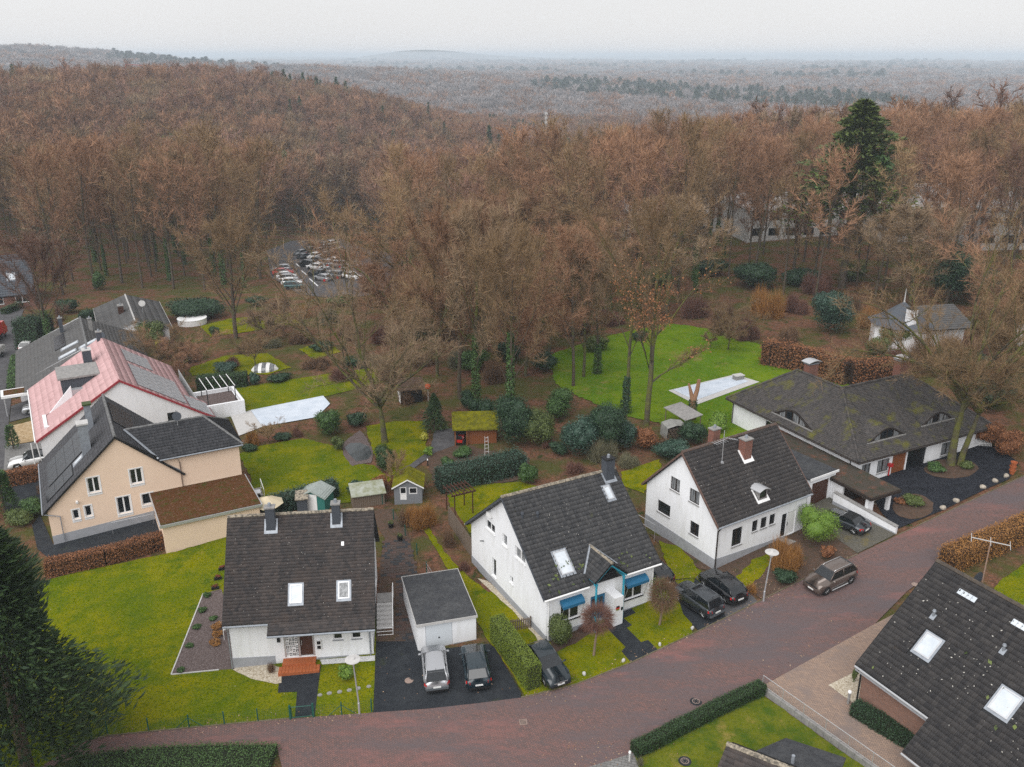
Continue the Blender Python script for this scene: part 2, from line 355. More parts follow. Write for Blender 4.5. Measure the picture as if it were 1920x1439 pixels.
MOSSROOF = groundmat('moss_roof', (.10, .10, .012), [((.18, .17, .010), 1.6, .42, .6), ((.075, .05, .02), 2.2, .55, .7)], .05, 8.)
SEDUM = groundmat('sedum_roof', (.085, .040, .018), [((.05, .055, .012), 1.2, .5, .66), ((.15, .075, .045), 4., .52, .68)], .06, 9., speck=((.33, .19, .14), 3., .16, .68))
FELT = groundmat('roofing_felt', (.055, .057, .062), [((.085, .087, .09), 1.2, .42, .66), ((.04, .04, .042), 5., .5, .7)], .01, 30., speck=((.18, .15, .12), 3., .09, .86))
BROWNFLAT = groundmat('leaf_strewn_flat_roof', (.065, .055, .045), [((.16, .07, .045), .9, .52, .7), ((.045, .05, .035), 1.2, .5, .66)], .03, 10.)
WATER = M('pool_cover', (.62, .68, .76), (.48, .55, .64), .8, .25, spec=.5, world=True)
PONDW = M('pond_water', (.02, .028, .03), rough=.06, spec=.6)
TARP = M('turquoise_tarp', (.02, .10, .11), (.04, .16, .16), 2., .5)
SOLAR = M('solar_cells', (.012, .013, .017), (.020, .021, .026), 2., .18, spec=.5)
SOLAR_GLARE = M('sky_glare_solar_cells', (.26, .27, .29), (.46, .47, .49), 1.5, .2, spec=.5)  # glare of the sky painted into the cell colour
CAMO = M('grey_tarp', (.28, .28, .26), (.18, .18, .17), 2., .7)
WHITEROOF = M('white_flat_roof', (.62, .61, .60), (.5, .49, .49), .2, .8, world=True)
# ---------------------------------------------------------------- plant builders
def unit(v):
    return v/np.maximum(np.linalg.norm(v, axis=-1, keepdims=True), 1e-9)
def bare_tree(seed, h, spread, tf=.4, nl=12, ns=5, nt=22, rt=.22, style='up', tw=.035, tl=1.3, sides=5, lean=(0, 0), bend=.06, leafn=0, dens=1.):
    """a leafless tree: returns (trunk MB with limbs, twig triangles V, rnd).  style up: ascending limbs on a through trunk, wide: spreading heavy limbs"""
    q = random.Random(seed); mb = MB(); tri = []; tips = []
    def rv(s): return Vector((q.uniform(-s, s), q.uniform(-s, s), q.uniform(-s, s)))
    def branch(p, d, L, r, lev, n):
        "grow one branch; returns its points"
        P = [p.copy()]; d = d.normalized(); up = Vector((0, 0, 1))
        for i in range(n):
            d = (d+rv(.20 if lev else bend)+up*(.10 if style == 'up' else (.05 if lev < 2 else .09))*(1 if lev else .3)).normalized()
            P.append(P[-1]+d*(L/n))
        rr = [r*(1-.78*i/n) for i in range(n+1)] if lev else [r*(1-.62*i/n) for i in range(n+1)]
        sd = sides if lev == 0 else (4 if lev == 1 and sides > 4 else 3)
        mb.tube(P, rr, sd, cap=False)
        return P, rr, d
    def along(P, f):
        x = f*(len(P)-1); i = min(int(x), len(P)-2); return P[i].lerp(P[i+1], x-i), (P[i+1]-P[i]).normalized()
    def twigs(P, L, k):
        for _ in range(int(k*dens)):
            a, dd = along(P, q.uniform(.15, 1)); o = (dd*q.uniform(.3, 1)+rv(.9)+Vector((0, 0, .35))).normalized()
            l = tl*q.uniform(.5, 1.15); s = o.cross(Vector((q.random()-.5, q.random()-.5, q.random()-.5))).normalized()*tw*q.uniform(.6, 1.2)
            tri.append((a-s, a+s, a+o*l))
            m = a+o*l*.45; o2 = (o+rv(.8)).normalized(); tri.append((m-s*.7, m+s*.7, m+o2*l*.6))
            tips.append(a+o*l*.8)
    top = h*(.86 if style == 'up' else tf)
    tp, trr, d0 = branch(Vector((0, 0, -.4)), Vector((lean[0], lean[1], 1)), top+.4, rt, 0, 7 if style == 'up' else 4)
    if style == 'up':
        mb_root = tp
        for i in range(nl):
            f = tf+(1-tf)*(i+q.random()*.6)/nl; a, dd = along(tp, min(f, .99))
            az = i*2.4+q.uniform(-.5, .5); el = q.uniform(.75, 1.1) if f < .75 else q.uniform(1.0, 1.35)
            shape = math.sin(math.pi*min(1, max(.05, (1.08-f)/(1.08-tf))))**.6 if f < .9 else .5
            d = Vector((math.cos(az)*math.cos(el), math.sin(az)*math.cos(el), math.sin(el)))
            L = min(spread*(.75+.5*shape)/max(.45, math.cos(el)), (h-a.z)*1.05+1.)
            P, rr, dl = branch(a, d, L, max(.03, rt*.42*(1.15-f)), 1, 4)
            for j in range(ns):
                g = .3+.7*(j+q.random())/ns; b, d2 = along(P, min(g, .98))
                d3 = (d2+rv(.75)).normalized()
                P2, r2, _ = branch(b, d3, L*.42*q.uniform(.7, 1.15)*(1.25-g*.6), max(.012, rr[2]*.45), 2, 2)
                twigs(P2, L, nt)
            twigs(P[-3:], L, nt*.6)
        twigs(tp[-2:], h, nt)
    else:
        a = tp[-1]
        for i in range(nl):
            az = i*2*math.pi/nl+q.uniform(-.4, .4); el = q.uniform(.35, 1.05)
            d = Vector((math.cos(az)*math.cos(el), math.sin(az)*math.cos(el), math.sin(el)))
            b0, _ = along(tp, q.uniform(.78, 1))
            L = spread*q.uniform(.85, 1.1)*(1.0 if el < .75 else 1.05*(h-a.z)/spread)
            P, rr, _ = branch(b0, d, L, rt*q.uniform(.38, .55), 1, 6)
            for j in range(ns):
                g = .22+.78*(j+q.random()*.8)/ns; b, d2 = along(P, min(g, .98))
                P2, r2, _ = branch(b, (d2+rv(.85)).normalized(), L*.5*q.uniform(.6, 1.1)*(1.2-g*.5), max(.02, rr[3]*.5), 2, 4)
                for k in range(4):
                    c, d4 = along(P2, .25+.75*(k+q.random())/4.2)
                    P3, r3, _ = branch(c, (d4+rv(.9)).normalized(), L*.2*q.uniform(.6, 1.2), max(.01, r2[2]*.4), 3, 2)
                    twigs(P3, L, nt)
                twigs(P2, L, nt)
    V = np.array([[tuple(c) for c in t] for t in tri], np.float32).reshape(-1, 3)
    rnd = np.array([q.random() for _ in tri], np.float32)
    return mb, V, rnd, tips
def trimesh(name, V, rnd, mat):
    return npmesh(name, V, np.arange(len(V)).reshape(-1, 3), mat, rnd, 3)
def leafquads(P, N, size, seed, aspect=.55, droop=.3, spread=.9):
    "one leaf-sized quad at each point, facing roughly along N"
    g = np.random.default_rng(seed); n = len(P)
    N = unit(N+g.normal(0, spread*.6, (n, 3))); t = unit(np.cross(N, g.normal(0, 1, (n, 3)))); b = np.cross(N, t)
    s = (size*g.uniform(.6, 1.25, (n, 1)))*.5
    t = t*s; b = b*s*aspect
    V = np.stack([P-t, P-b*1.0, P+t, P+b*1.0], 1).reshape(-1, 3)
    return V, np.arange(4*n).reshape(-1, 4)
def blob_points(n, rad3, seed, lobes=7, shell=.75, flat=.0):
    "points on the lumpy surface of a bush of half sizes rad3, base at z=0"
    g = np.random.default_rng(seed); r = np.array(rad3)
    C = g.uniform(-.55, .55, (lobes, 3)); C[:, 2] = g.uniform(-.25, .55, lobes); S = g.uniform(.28, .56, lobes)
    C[0] = (0, 0, -.1); S[0] = .74
    w = S**2/np.sum(S**2); k = g.choice(lobes, n*2, p=w)
    d = unit(g.normal(0, 1, (n*2, 3))); rr = g.uniform(shell, 1.03, (n*2, 1))+.22*g.random((n*2, 1))**5
    P = C[k]+d*S[k][:, None]*rr
    # drop those buried in other lobes
    D = np.linalg.norm(P[:, None, :]-C[None], axis=2)/S[None]
    ok = (D.min(1) > .62) & (P[:, 2] > -1.0)
    P = P[ok][:n]; N = d[ok][:n]
    P = P*r; P[:, 2] += r[2]
    ok = P[:, 2] > .02
    return P[ok], unit(N[ok]/r), (C*r+np.array([0, 0, r[2]]), S)
def bushmesh(name, rad3, mat, seed, leaf=.16, n=None, lobes=10, core=True, spread=.9, cover=1.6, shell=.75, aspect=.55):
    a = 4*math.pi*((rad3[0]*rad3[1])**1.6/3+(rad3[0]*rad3[2])**1.6/3+(rad3[1]*rad3[2])**1.6/3)**(1/1.6)
    n = n or int(min(26000, max(300, cover*a/(leaf*leaf*.5))))
    P, N, (C, S) = blob_points(n, rad3, seed, lobes, shell)
    V, Fq = leafquads(P, N, leaf, seed, aspect=aspect, spread=spread)
    g = np.random.default_rng(seed+5); rnd = np.clip(g.beta(1.6, 2., len(Fq)), 0, 1)
    if core:
        for c, s in zip(C, S):
            th = np.linspace(0, math.pi, 6); ph = np.linspace(0, 2*math.pi, 9)[:-1]
            k = len(V); cv = np.array([[math.sin(t)*math.cos(p), math.sin(t)*math.sin(p), math.cos(t)] for t in th for p in ph])*s*.70*np.array(rad3)+c
            cv[:, 2] = np.maximum(cv[:, 2], -.05)
            V = np.vstack([V, cv]); q = [[k+i*8+j, k+i*8+(j+1) % 8, k+(i+1)*8+(j+1) % 8, k+(i+1)*8+j] for i in range(5) for j in range(8)]
            Fq = np.vstack([Fq, q]); rnd = np.concatenate([rnd, np.full(len(q), .25)])
    return npmesh(name, V, Fq, mat, rnd)
def twigbush(name, rad3, mat, seed, n=None, tw=.02, upr=.5):
    "a leafless or dry shrub: fans of thin shoots from the base"
    g = np.random.default_rng(seed); r = np.array(rad3); n = n or int(1100*r[0]*r[1]*r[2])+700
    n = min(n, 9000)
    k = 6; cx = g.uniform(-.55, .55, (k, 2)); ch = g.uniform(.5, 1.05, k); c = g.integers(0, k, n)        # several stools of shoots
    d = unit(g.normal(0, 1, (n, 3))*np.array([1, 1, .5])+np.array([0, 0, upr+.35])); d[:, 2] = np.abs(d[:, 2])
    rr = g.uniform(.2, 1.0, (n, 1))**.7*ch[c][:, None]; ft = np.concatenate([cx[c], np.zeros((n, 1))], 1)
    tip = (ft*.75+d*rr*np.array([.62, .62, 1.]))*r*np.array([1, 1, 2.0]); tip[:, 2] = np.maximum(tip[:, 2], .05)
    base = ft*r*.75+(tip-ft*r*.75)*g.uniform(.2, .7, (n, 1))+g.normal(0, .07, (n, 3))*r
    base[:, 2] = np.maximum(base[:, 2], 0)
    s = unit(np.cross(tip-base, g.normal(0, 1, (n, 3))))*tw
    V = np.stack([base-s, base+s, tip], 1).reshape(-1, 3)
    return npmesh(name, V, np.arange(3*n).reshape(-1, 3), mat, g.uniform(0, 1, n), 3)
def conifer(seed, h, rb, mat, n=2600, leaf=.5, tiers=22, up=.0, top=.02, aspect=.3, irregular=.25, base=.08):
    "needle sprays on tiers of branches: (V, F, rnd)"
    g = np.random.default_rng(seed)
    t = g.uniform(0, 1, n)**.75; z = h*(base+(1-base)*t)
    prof = ((1-t)**.8*rb+top); lump = 1+irregular*np.sin(t*tiers*2*math.pi+g.uniform(0, 6))*.5
    az = g.uniform(0, 2*math.pi, n); sec = 1+irregular*np.sin(az*3+t*9+g.uniform(0, 6))
    rr = prof*lump*sec*g.uniform(.30, 1.05, n)**.55
    P = np.stack([rr*np.cos(az), rr*np.sin(az), z-.25*rr*(1-up*2)], 1)
    o = unit(np.stack([np.cos(az), np.sin(az), np.full(n, -.25+up*2)], 1)+g.normal(0, .28, (n, 3)))
    s = leaf*g.uniform(.6, 1.2, (n, 1)); side = unit(np.cross(o, g.normal(0, 1, (n, 3))+np.array([0, 0, 2.])))*s*aspect
    V = np.stack([P-o*s*.4, P+side*.5, P+o*s*.6, P-side*.5], 1).reshape(-1, 3)
    return V, np.arange(4*n).reshape(-1, 4), np.clip(g.beta(1.5, 2., n), 0, 1)
def hedge_mesh(name, pts, w, h, mat, seed, leaf=.10, cover=1.5, rough=.04, soft=.0, closed=True, taper=.0):
    "clipped hedge along a polyline of ground points (x, y, z): leaf shell; core comes separately"
    g = np.random.default_rng(seed); Vs = []; Ns = []
    pts = [np.array(p) for p in pts]
    for i in range(len(pts)-1):
        a, b = pts[i], pts[i+1]; d = (b-a); L = np.linalg.norm(d[:2]); dn = d/L; nn = np.array([-dn[1], dn[0], 0])
        def put(A, cnt, s, y, z, N):
            P = a+d*s[:, None]+nn*y[:, None]; P = P+np.array([0, 0, 1.])*z[:, None]; Vs.append(P); Ns.append(np.tile(N, (len(P), 1)))
        q = cover/(leaf*leaf*.55)
        for sgn in (1, -1):
            c = int(L*h*q); s = g.uniform(0, 1, c); zz = g.uniform(0, h, c)
            put(a, c, s, sgn*(w/2*(1-taper*zz/h)+g.normal(0, rough, c)), zz, nn*sgn)
        c = int(L*w*q*1.1); y = g.uniform(-w/2, w/2, c)
        put(a, c, g.uniform(0, 1, c), y, h+g.normal(0, rough, c)-soft*(2*y/w)**2*h*.3, np.array([0, 0, 1.]))
    for (p, dn) in ((pts[0], pts[0]-pts[1]), (pts[-1], pts[-1]-pts[-2])):
        dn = dn/np.linalg.norm(dn); nn = np.array([-dn[1], dn[0], 0]); c = int(w*h*q)
        P = p+nn*g.uniform(-w/2, w/2, c)[:, None]+np.array([0, 0, 1.])*g.uniform(0, h, c)[:, None]+dn*g.normal(0, rough, c)[:, None]
        Vs.append(P); Ns.append(np.tile(dn, (c, 1)))
    P = np.vstack(Vs); N = np.vstack(Ns)
    V, Fq = leafquads(P, N, leaf, seed, spread=.8)
    return npmesh(name, V, Fq, mat, np.clip(g.beta(1.6, 1.8, len(Fq)), 0, 1))
def hedge(px, w, h, mat, core, label, leaf=.1, name='hedge', cat='hedge', group=None, **kw):
    P = []
    Q = [G(*p) if len(p) == 2 else Vector(p) for p in px]
    for i in range(len(Q)-1):
        n = max(1, int((Q[i+1]-Q[i]).length/1.2))
        for k in range(n): 
            c = Q[i].lerp(Q[i+1], k/n); P.append(c)
    P.append(Q[-1]); o = Q[0]
    L = [(p.x-o.x+U(-.05, .05), p.y-o.y+U(-.05, .05), tz(p.x, p.y)-o.z+U(-.04, .04)) for p in P]
    r = thing(name, o, 0, label, cat, group)
    link('foliage', hedge_mesh('foliage', L, w, h, mat, R.randrange(9999), leaf, **kw), r)
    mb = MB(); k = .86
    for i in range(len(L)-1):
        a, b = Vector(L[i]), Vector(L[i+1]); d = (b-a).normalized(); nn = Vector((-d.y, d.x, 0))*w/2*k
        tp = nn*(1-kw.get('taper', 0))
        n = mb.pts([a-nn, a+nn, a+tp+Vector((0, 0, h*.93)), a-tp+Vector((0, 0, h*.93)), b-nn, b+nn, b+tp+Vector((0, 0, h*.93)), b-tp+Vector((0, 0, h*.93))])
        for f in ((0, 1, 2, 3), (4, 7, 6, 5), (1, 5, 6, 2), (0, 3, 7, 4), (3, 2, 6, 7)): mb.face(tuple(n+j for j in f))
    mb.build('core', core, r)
    return r
def bush(u, v, wpx, hpx, mat, label, leaf=.17, name='shrub', cat='shrub', group=None, twig=False, asp=1., base=None, stem=False, **kw):
    "a shrub standing where the photo shows its foot (u, v), wpx wide and hpx high in the photo"
    p = base or G(u, v); k = dep(p)/F; el = abs(ray(u, v-hpx/2).normalized().z)
    rx = wpx*k/2; H = max(.3, (hpx*k-rx*asp*el*.9)/math.sqrt(1-el*el)) if not twig else hpx*k*.95
    rad3 = (rx, rx*asp, H/2)
    sd = R.randrange(99999)
    me = twigbush(name, rad3, mat, sd, **kw) if twig else bushmesh(name, rad3, mat, sd, leaf, **kw)
    o = link(name, me, None, (p.x, p.y+rx*asp*.5, tz(p.x, p.y+rx*asp*.5)-.03)); tag(o, label, cat, group)
    return o
# ---------------------------------------------------------------- ground
def drape(P2, lift, cell=3., jag=0., n=0):
    "2D polygon -> triangles cut to cells and laid on the land"
    if jag:
        Q = []
        for i, p in enumerate(P2):
            q = P2[(i+1) % len(P2)]; L = math.hypot(q[0]-p[0], q[1]-p[1]); k = max(1, int(L/.5))
            for j in range(k):
                t = j/k; Q.append((p[0]+(q[0]-p[0])*t+U(-jag, jag), p[1]+(q[1]-p[1])*t+U(-jag, jag)))
        P2 = Q
    tr = tessellate_polygon([[Vector((x, y, 0)) for x, y in P2]])
    bm = bmesh.new(); vs = [bm.verts.new((x, y, 0)) for x, y in P2]
    for t in tr:
        try: bm.faces.new([vs[i] for i in t])
        except ValueError: pass
    for _ in range(7):
        es = [e for e in bm.edges if e.calc_length() > cell]
        if not es: break
        bmesh.ops.subdivide_edges(bm, edges=es, cuts=1); bmesh.ops.triangulate(bm, faces=bm.faces[:])
    z = T(np.array([v.co.x for v in bm.verts]), np.array([v.co.y for v in bm.verts]))
    for v, h in zip(bm.verts, z): v.co.z = h+lift
    bmesh.ops.recalc_face_normals(bm, faces=bm.faces[:])
    if sum(f.normal.z for f in bm.faces) < 0: bmesh.ops.reverse_faces(bm, faces=bm.faces[:])
    return bm
def sheet(name, px, mat, lift, jag=0., kind='structure', label=None, cat=None, world=False, cell=3.):
    P2 = px if world else [tuple(G(u, v)[:2]) for u, v in px]
    bm = drape(P2, lift, cell, jag); me = bpy.data.meshes.new(name); bm.to_mesh(me); bm.free(); me.materials.append(mat)
    o = link(name, me); o['kind'] = kind
    if label: o['label'] = label
    return o
def ell(u, v, ru, rv, n=22, j=.06): return [(u+ru*math.cos(6.283*i/n)*U(1-j, 1+j), v+rv*math.sin(6.283*i/n)*U(1-j, 1+j)) for i in range(n)]
def ground():
    an = np.concatenate([np.linspace(-180, -64, 30), np.linspace(-62, 62, 250), np.linspace(64, 178, 30)])
    rr = np.concatenate([np.linspace(1, 20, 8), 20*1.0265**np.arange(1, 282)])
    A, Rr = np.meshgrid(np.radians(an), rr, indexing='ij'); X = np.sin(A)*Rr; Y = np.cos(A)*Rr; Z = T(X, Y)-.05
    na, nr = A.shape; V = np.stack([X, Y, Z], 2).reshape(-1, 3)
    i, j = np.meshgrid(np.arange(na), np.arange(nr-1), indexing='ij'); i2 = (i+1) % na
    Fq = np.stack([i*nr+j, i*nr+j+1, i2*nr+j+1, i2*nr+j], 2).reshape(-1, 4)
    me = npmesh('ground', V, Fq[:, ::-1], LITTER); me.materials.append(PLAIN)
    mi = (Rr[:, :-1] > 2300).astype(np.int32).ravel(); me.polygons.foreach_set('material_index', mi)
    me.polygons.foreach_set('use_smooth', [True]*len(me.polygons))
    if me.polygons[nr*150].normal.z < 0: me.flip_normals()
    link('ground', me)['kind'] = 'structure'
PLAIN = groundmat('far_plain', (.10, .088, .068), [((.14, .13, .10), .0012, .45, .6), ((.06, .065, .05), .003, .5, .62), ((.5, .5, .49), .0022, .66, .70)], .0, 1.)
ground()
# haze: one box of thin air
hm = bpy.data.materials.new('haze'); hm.use_nodes = True; hn = hm.node_tree; hn.nodes.remove(hn.nodes['Principled BSDF'])
pv = hn.nodes.new('ShaderNodeVolumePrincipled'); pv.inputs['Color'].default_value = (.78, .89, 1.0, 1); pv.inputs['Density'].default_value = .00025
pv.inputs['Anisotropy'].default_value = 0
hn.links.new(pv.outputs[0], hn.nodes['Material Output'].inputs['Volume'])
b = MB(); b.box(-26000, -26000, -150, 26000, 40000, 62); b.build('haze', hm, kind='stuff')
# road and sheets
UP = [(-40, 1520), (90, 1430), (150, 1392), (205, 1380), (380, 1363), (545, 1348), (700, 1337), (800, 1330), (900, 1319), (1000, 1304), (1080, 1284), (1180, 1245), (1300, 1189),
      (1420, 1130), (1510, 1085), (1600, 1044), (1690, 1001), (1760, 968), (1830, 935), (1920, 893), (2050, 838)]
LOW = [(2050, 920), (1920, 984), (1800, 1034), (1700, 1110), (1640, 1171), (1530, 1232), (1430, 1286), (1300, 1356), (1190, 1413), (1085, 1445), (900, 1560), (560, 1560), (520, 1405), (420, 1402), (215, 1413), (110, 1428), (20, 1530)]
sheet('road', UP+LOW, ROAD, .03)
sheet('lawn', [(-80, 1250), (60, 1095), (150, 1072), (330, 1035), (430, 1005), (700, 1000), (706, 1210), (700, 1337), (545, 1348), (205, 1380), (150, 1392), (60, 1450), (-80, 1480)], GRASS, .02, .07)
sheet('gravel_bed', [(381, 1114), (321, 1266), (411, 1257), (442, 1255), (440, 1180), (415, 1105)], GRAVEL, .03)
sheet('pebble_bed', [(438, 1257), (470, 1273), (517, 1284), (527, 1281), (527, 1254), (484, 1240), (445, 1248)], PEBBLE, .04, .05)
sheet('pebble_strip', [(604, 1247), (703, 1240), (703, 1230), (600, 1238)], PEBBLEW, .04)
sheet('garden_path', [(526, 1252), (602, 1247), (590, 1343), (553, 1347), (557, 1298), (521, 1300)], ASPH, .034)
sheet('driveway', [(705, 1204), (784, 1203), (786, 1222), (915, 1208), (927, 1214), (977, 1300), (977, 1309), (900, 1319), (800, 1330), (700, 1337)], ASPH, .034)
sheet('side_path', [(700, 955), (737, 955), (765, 1000), (779, 1060), (784, 1090), (784, 1204), (705, 1206), (713, 1050), (722, 1010), (706, 985)], SOIL, .022)
sheet('lawn', [(790, 985), (845, 950), (890, 1070), (1022, 1192), (1060, 1200), (1205, 1118), (1250, 1060), (1320, 1085), (1290, 1135), (1300, 1189), (1180, 1245), (1080, 1284), (1015, 1300), (985, 1305), (927, 1214), (914, 1200), (845, 1080)], GRASSL, .018, .07)
sheet('leaf_bed', [(795, 975), (850, 950), (880, 1000), (895, 1075), (935, 1105), (915, 1110), (880, 1085), (830, 1030)], LITTER, .03, .12)
sheet('gravel_strip', [(895, 1085), (915, 1090), (1024, 1198), (1021, 1225), (1005, 1195), (960, 1145)], PEBBLE, .032, .04)
sheet('soil_bed', [(1030, 1200), (1105, 1165), (1125, 1175), (1090, 1200), (1040, 1225)], SOIL, .03, .08)
sheet('garden_path', [(1128, 1152), (1180, 1138), (1192, 1150), (1169, 1160), (1185, 1173), (1175, 1178), (1202, 1205), (1215, 1201), (1233, 1219), (1183, 1243), (1165, 1222), (1173, 1214), (1142, 1183)], ASPH, .034)
sheet('parking_bay', [(1240, 1090), (1262, 1112), (1275, 1133), (1281, 1152), (1310, 1184), (1362, 1159), (1330, 1110), (1280, 1060)], ASPH, .034)
sheet('parking_bay', [(1362, 1159), (1421, 1129), (1400, 1105), (1345, 1075), (1300, 1078), (1332, 1110)], ASPHL, .034)
sheet('garden_bed', [(1215, 1000), (1280, 1020), (1340, 1062), (1400, 1040), (1500, 985), (1530, 985), (1580, 1005), (1607, 1040), (1510, 1085), (1430, 1126), (1405, 1105), (1345, 1075), (1280, 1058)], SOIL, .02, .1)
sheet('lawn', [(1235, 1015), (1275, 1025), (1315, 1072), (1290, 1115), (1262, 1088)], GRASSL, .034, .15)
sheet('lawn', [(1372, 1092), (1410, 1052), (1452, 1035), (1425, 1085), (1390, 1108)], GRASSL, .034, .15)
sheet('cobbled_drive', [(1510, 955), (1556, 930), (1680, 1002), (1608, 1038), (1575, 1015)], COBBLE, .036)
sheet('forecourt', [(1620, 905), (1655, 965), (1683, 992), (1766, 958), (1848, 918), (1892, 899), (1910, 868), (1870, 838), (1811, 828), (1735, 850), (1670, 880)], DKGRAV, .034)
sheet('planted_island', ell(1783, 880, 50, 19), SOIL, .06)
sheet('planted_island', ell(1711, 951, 39, 24), SOIL, .06)
sheet('paved_drive', [(1424, 1290), (1530, 1232), (1640, 1171), (1700, 1140), (1700, 1250), (1606, 1322), (1816, 1452), (1830, 1600), (1690, 1480)], BEIGEPAV, .034)
sheet('pebble_bed', [(1553, 1286), (1615, 1255), (1612, 1320), (1600, 1320)], PEBBLE, .05)
sheet('lawn', [(1192, 1418), (1300, 1362), (1424, 1300), (1640, 1452), (1700, 1600), (1150, 1600)], GRASSY, .02, .07)
sheet('lawn', [(1850, 1120), (1880, 1085), (1930, 1050), (2020, 1020), (2060, 1200), (1960, 1200)], GRASS, .02, .07)
sheet('paved_yard', [(1082, 1446), (1188, 1413), (1205, 1460), (1120, 1520)], GREYPAV, .036)
sheet('side_yard', [(60, 985), (75, 965), (100, 1022), (300, 965), (330, 1000), (322, 1025), (110, 1062), (70, 1030)], ASPH, .03)
sheet('side_yard', [(0, 905), (90, 880), (85, 930), (60, 975), (10, 960)], ASPH, .026)
sheet('lawn', [(448, 852), (480, 838), (569, 822), (640, 840), (655, 868), (700, 872), (735, 900), (700, 935), (640, 945), (490, 960), (470, 915), (470, 895)], GRASS, .02, .1)
sheet('lawn', [(686, 800), (740, 790), (795, 790), (802, 820), (797, 850), (760, 888), (730, 892), (700, 850)], GRASSL, .022, .15)
sheet('pond', [(646, 840), (656, 832), (675, 831), (692, 838), (698, 852), (690, 862), (668, 866), (655, 853)], PONDW, .035)
sheet('rock_bed', [(640, 832), (675, 808), (688, 822), (700, 850), (695, 868), (660, 874), (642, 850)], GRAVEL, .028, .1)
sheet('terrace', [(432, 779), (470, 770), (492, 801), (448, 818)], CONCL, .04)
sheet('pool', [(470, 770), (606, 743), (619, 758), (594, 783), (492, 801)], WATER, .06)
sheet('lawn', [(400, 735), (520, 715), (700, 690), (730, 715), (610, 744), (432, 779), (418, 782)], GRASS, .02, .1)
sheet('lawn', [(355, 690), (420, 668), (500, 662), (545, 690), (500, 703), (360, 705)], GRASSL, .02, .15)
sheet('lawn', [(375, 612), (430, 598), (545, 588), (560, 606), (470, 622), (395, 632)], GRASSL, .02, .15)
sheet('lawn', [(560, 655), (610, 640), (640, 660), (590, 675)], GRASSL, .02, .15)
sheet('lawn', [(838, 930), (875, 912), (973, 904), (1010, 912), (1060, 930), (1000, 960), (880, 1000), (850, 960)], GRASSL, .02, .1)
sheet('garden_path', [(742, 888), (775, 868), (806, 845), (815, 808), (858, 802), (855, 835), (815, 850), (780, 876), (750, 892)], ASPHL, .03, .06)
sheet('garden_bed', [(790, 840), (870, 835), (990, 860), (1000, 890), (960, 905), (870, 910), (815, 905)], SOIL, .02, .2)
sheet('lawn', [(1025, 668), (1120, 635), (1250, 606), (1320, 615), (1430, 648), (1500, 690), (1600, 720), (1640, 790), (1390, 832), (1280, 805), (1150, 775), (1040, 720)], GRASSG, .02, .25)
sheet('pool_terrace', [(1253, 733), (1378, 703), (1424, 717), (1305, 760)], CONCL, .05)
sheet('pool', [(1262, 732), (1376, 706), (1404, 716), (1303, 752)], WATER, .07)
sheet('lawn', [(1165, 885), (1235, 862), (1250, 890), (1205, 925), (1165, 910)], GRASSL, .02, .15)
sheet('street', [(-80, 900), (8, 882), (17, 787), (21, 749), (21, 671), (37, 655), (38, 600), (46, 578), (30, 574), (-80, 600)], ASPHL, .03)
sheet('driveway', [(18, 792), (21, 762), (90, 738), (100, 770)], ASPHL, .033)
sheet('front_garden', [(18, 800), (80, 785), (85, 825), (14, 836)], SANDY, .03, .05)
sheet('paved_drive', [(10, 838), (85, 826), (100, 868), (7, 884)], GREYPAV, .034)
sheet('car_park', [(500, 470), (545, 452), (640, 446), (735, 478), (745, 545), (640, 562), (560, 552), (508, 520)], ASPHL, .04)
# kerbs: low edging along the road
def strip(name, px, w, h, mat, lift=0., kind='structure'):
    P = [G(*p) for p in px]; mb = MB()
    for i in range(len(P)-1):
        n = max(1, int((P[i+1]-P[i]).length/1.0))
        for k in range(n):
            a = P[i].lerp(P[i+1], k/n); c = P[i].lerp(P[i+1], (k+.985)/n); d = (c-a).normalized(); s = Vector((-d.y, d.x, 0))*w/2
            za, zc = tz(a.x, a.y)+lift, tz(c.x, c.y)+lift
            q = [Vector((p.x, p.y, z-.1)) for p, z in ((a-s, za), (c-s, zc), (c+s, zc), (a+s, za))]
            mb.prism(q, (0, 0, h+.1+U(-.006, .006)))
    o = mb.build(name, mat); o['kind'] = kind; return o
KERB = M('mossy_kerb', (.16, .13, .10), (.10, .09, .04), 2.5, .9, bump=.005, bscale=20)
strip('kerb', UP[2:6]+[(553, 1348)], .09, .07, KERB); strip('kerb', [(977, 1309), (1000, 1304), (1080, 1284), (1180, 1245), (1300, 1189), (1420, 1130), (1510, 1085), (1608, 1040)], .09, .07, KERB)
strip('kerb', [(1684, 1004), (1760, 968), (1830, 935), (1920, 893), (2000, 860)], .10, .06, KERB)
strip('kerb', [(1190, 1414), (1300, 1357), (1424, 1290)], .09, .07, KERB); strip('kerb', [(520, 1406), (420, 1403), (215, 1414), (110, 1429)], .09, .07, KERB)
strip('bed_edging', [(381, 1114), (321, 1266), (411, 1257)], .09, .07, CONCL)
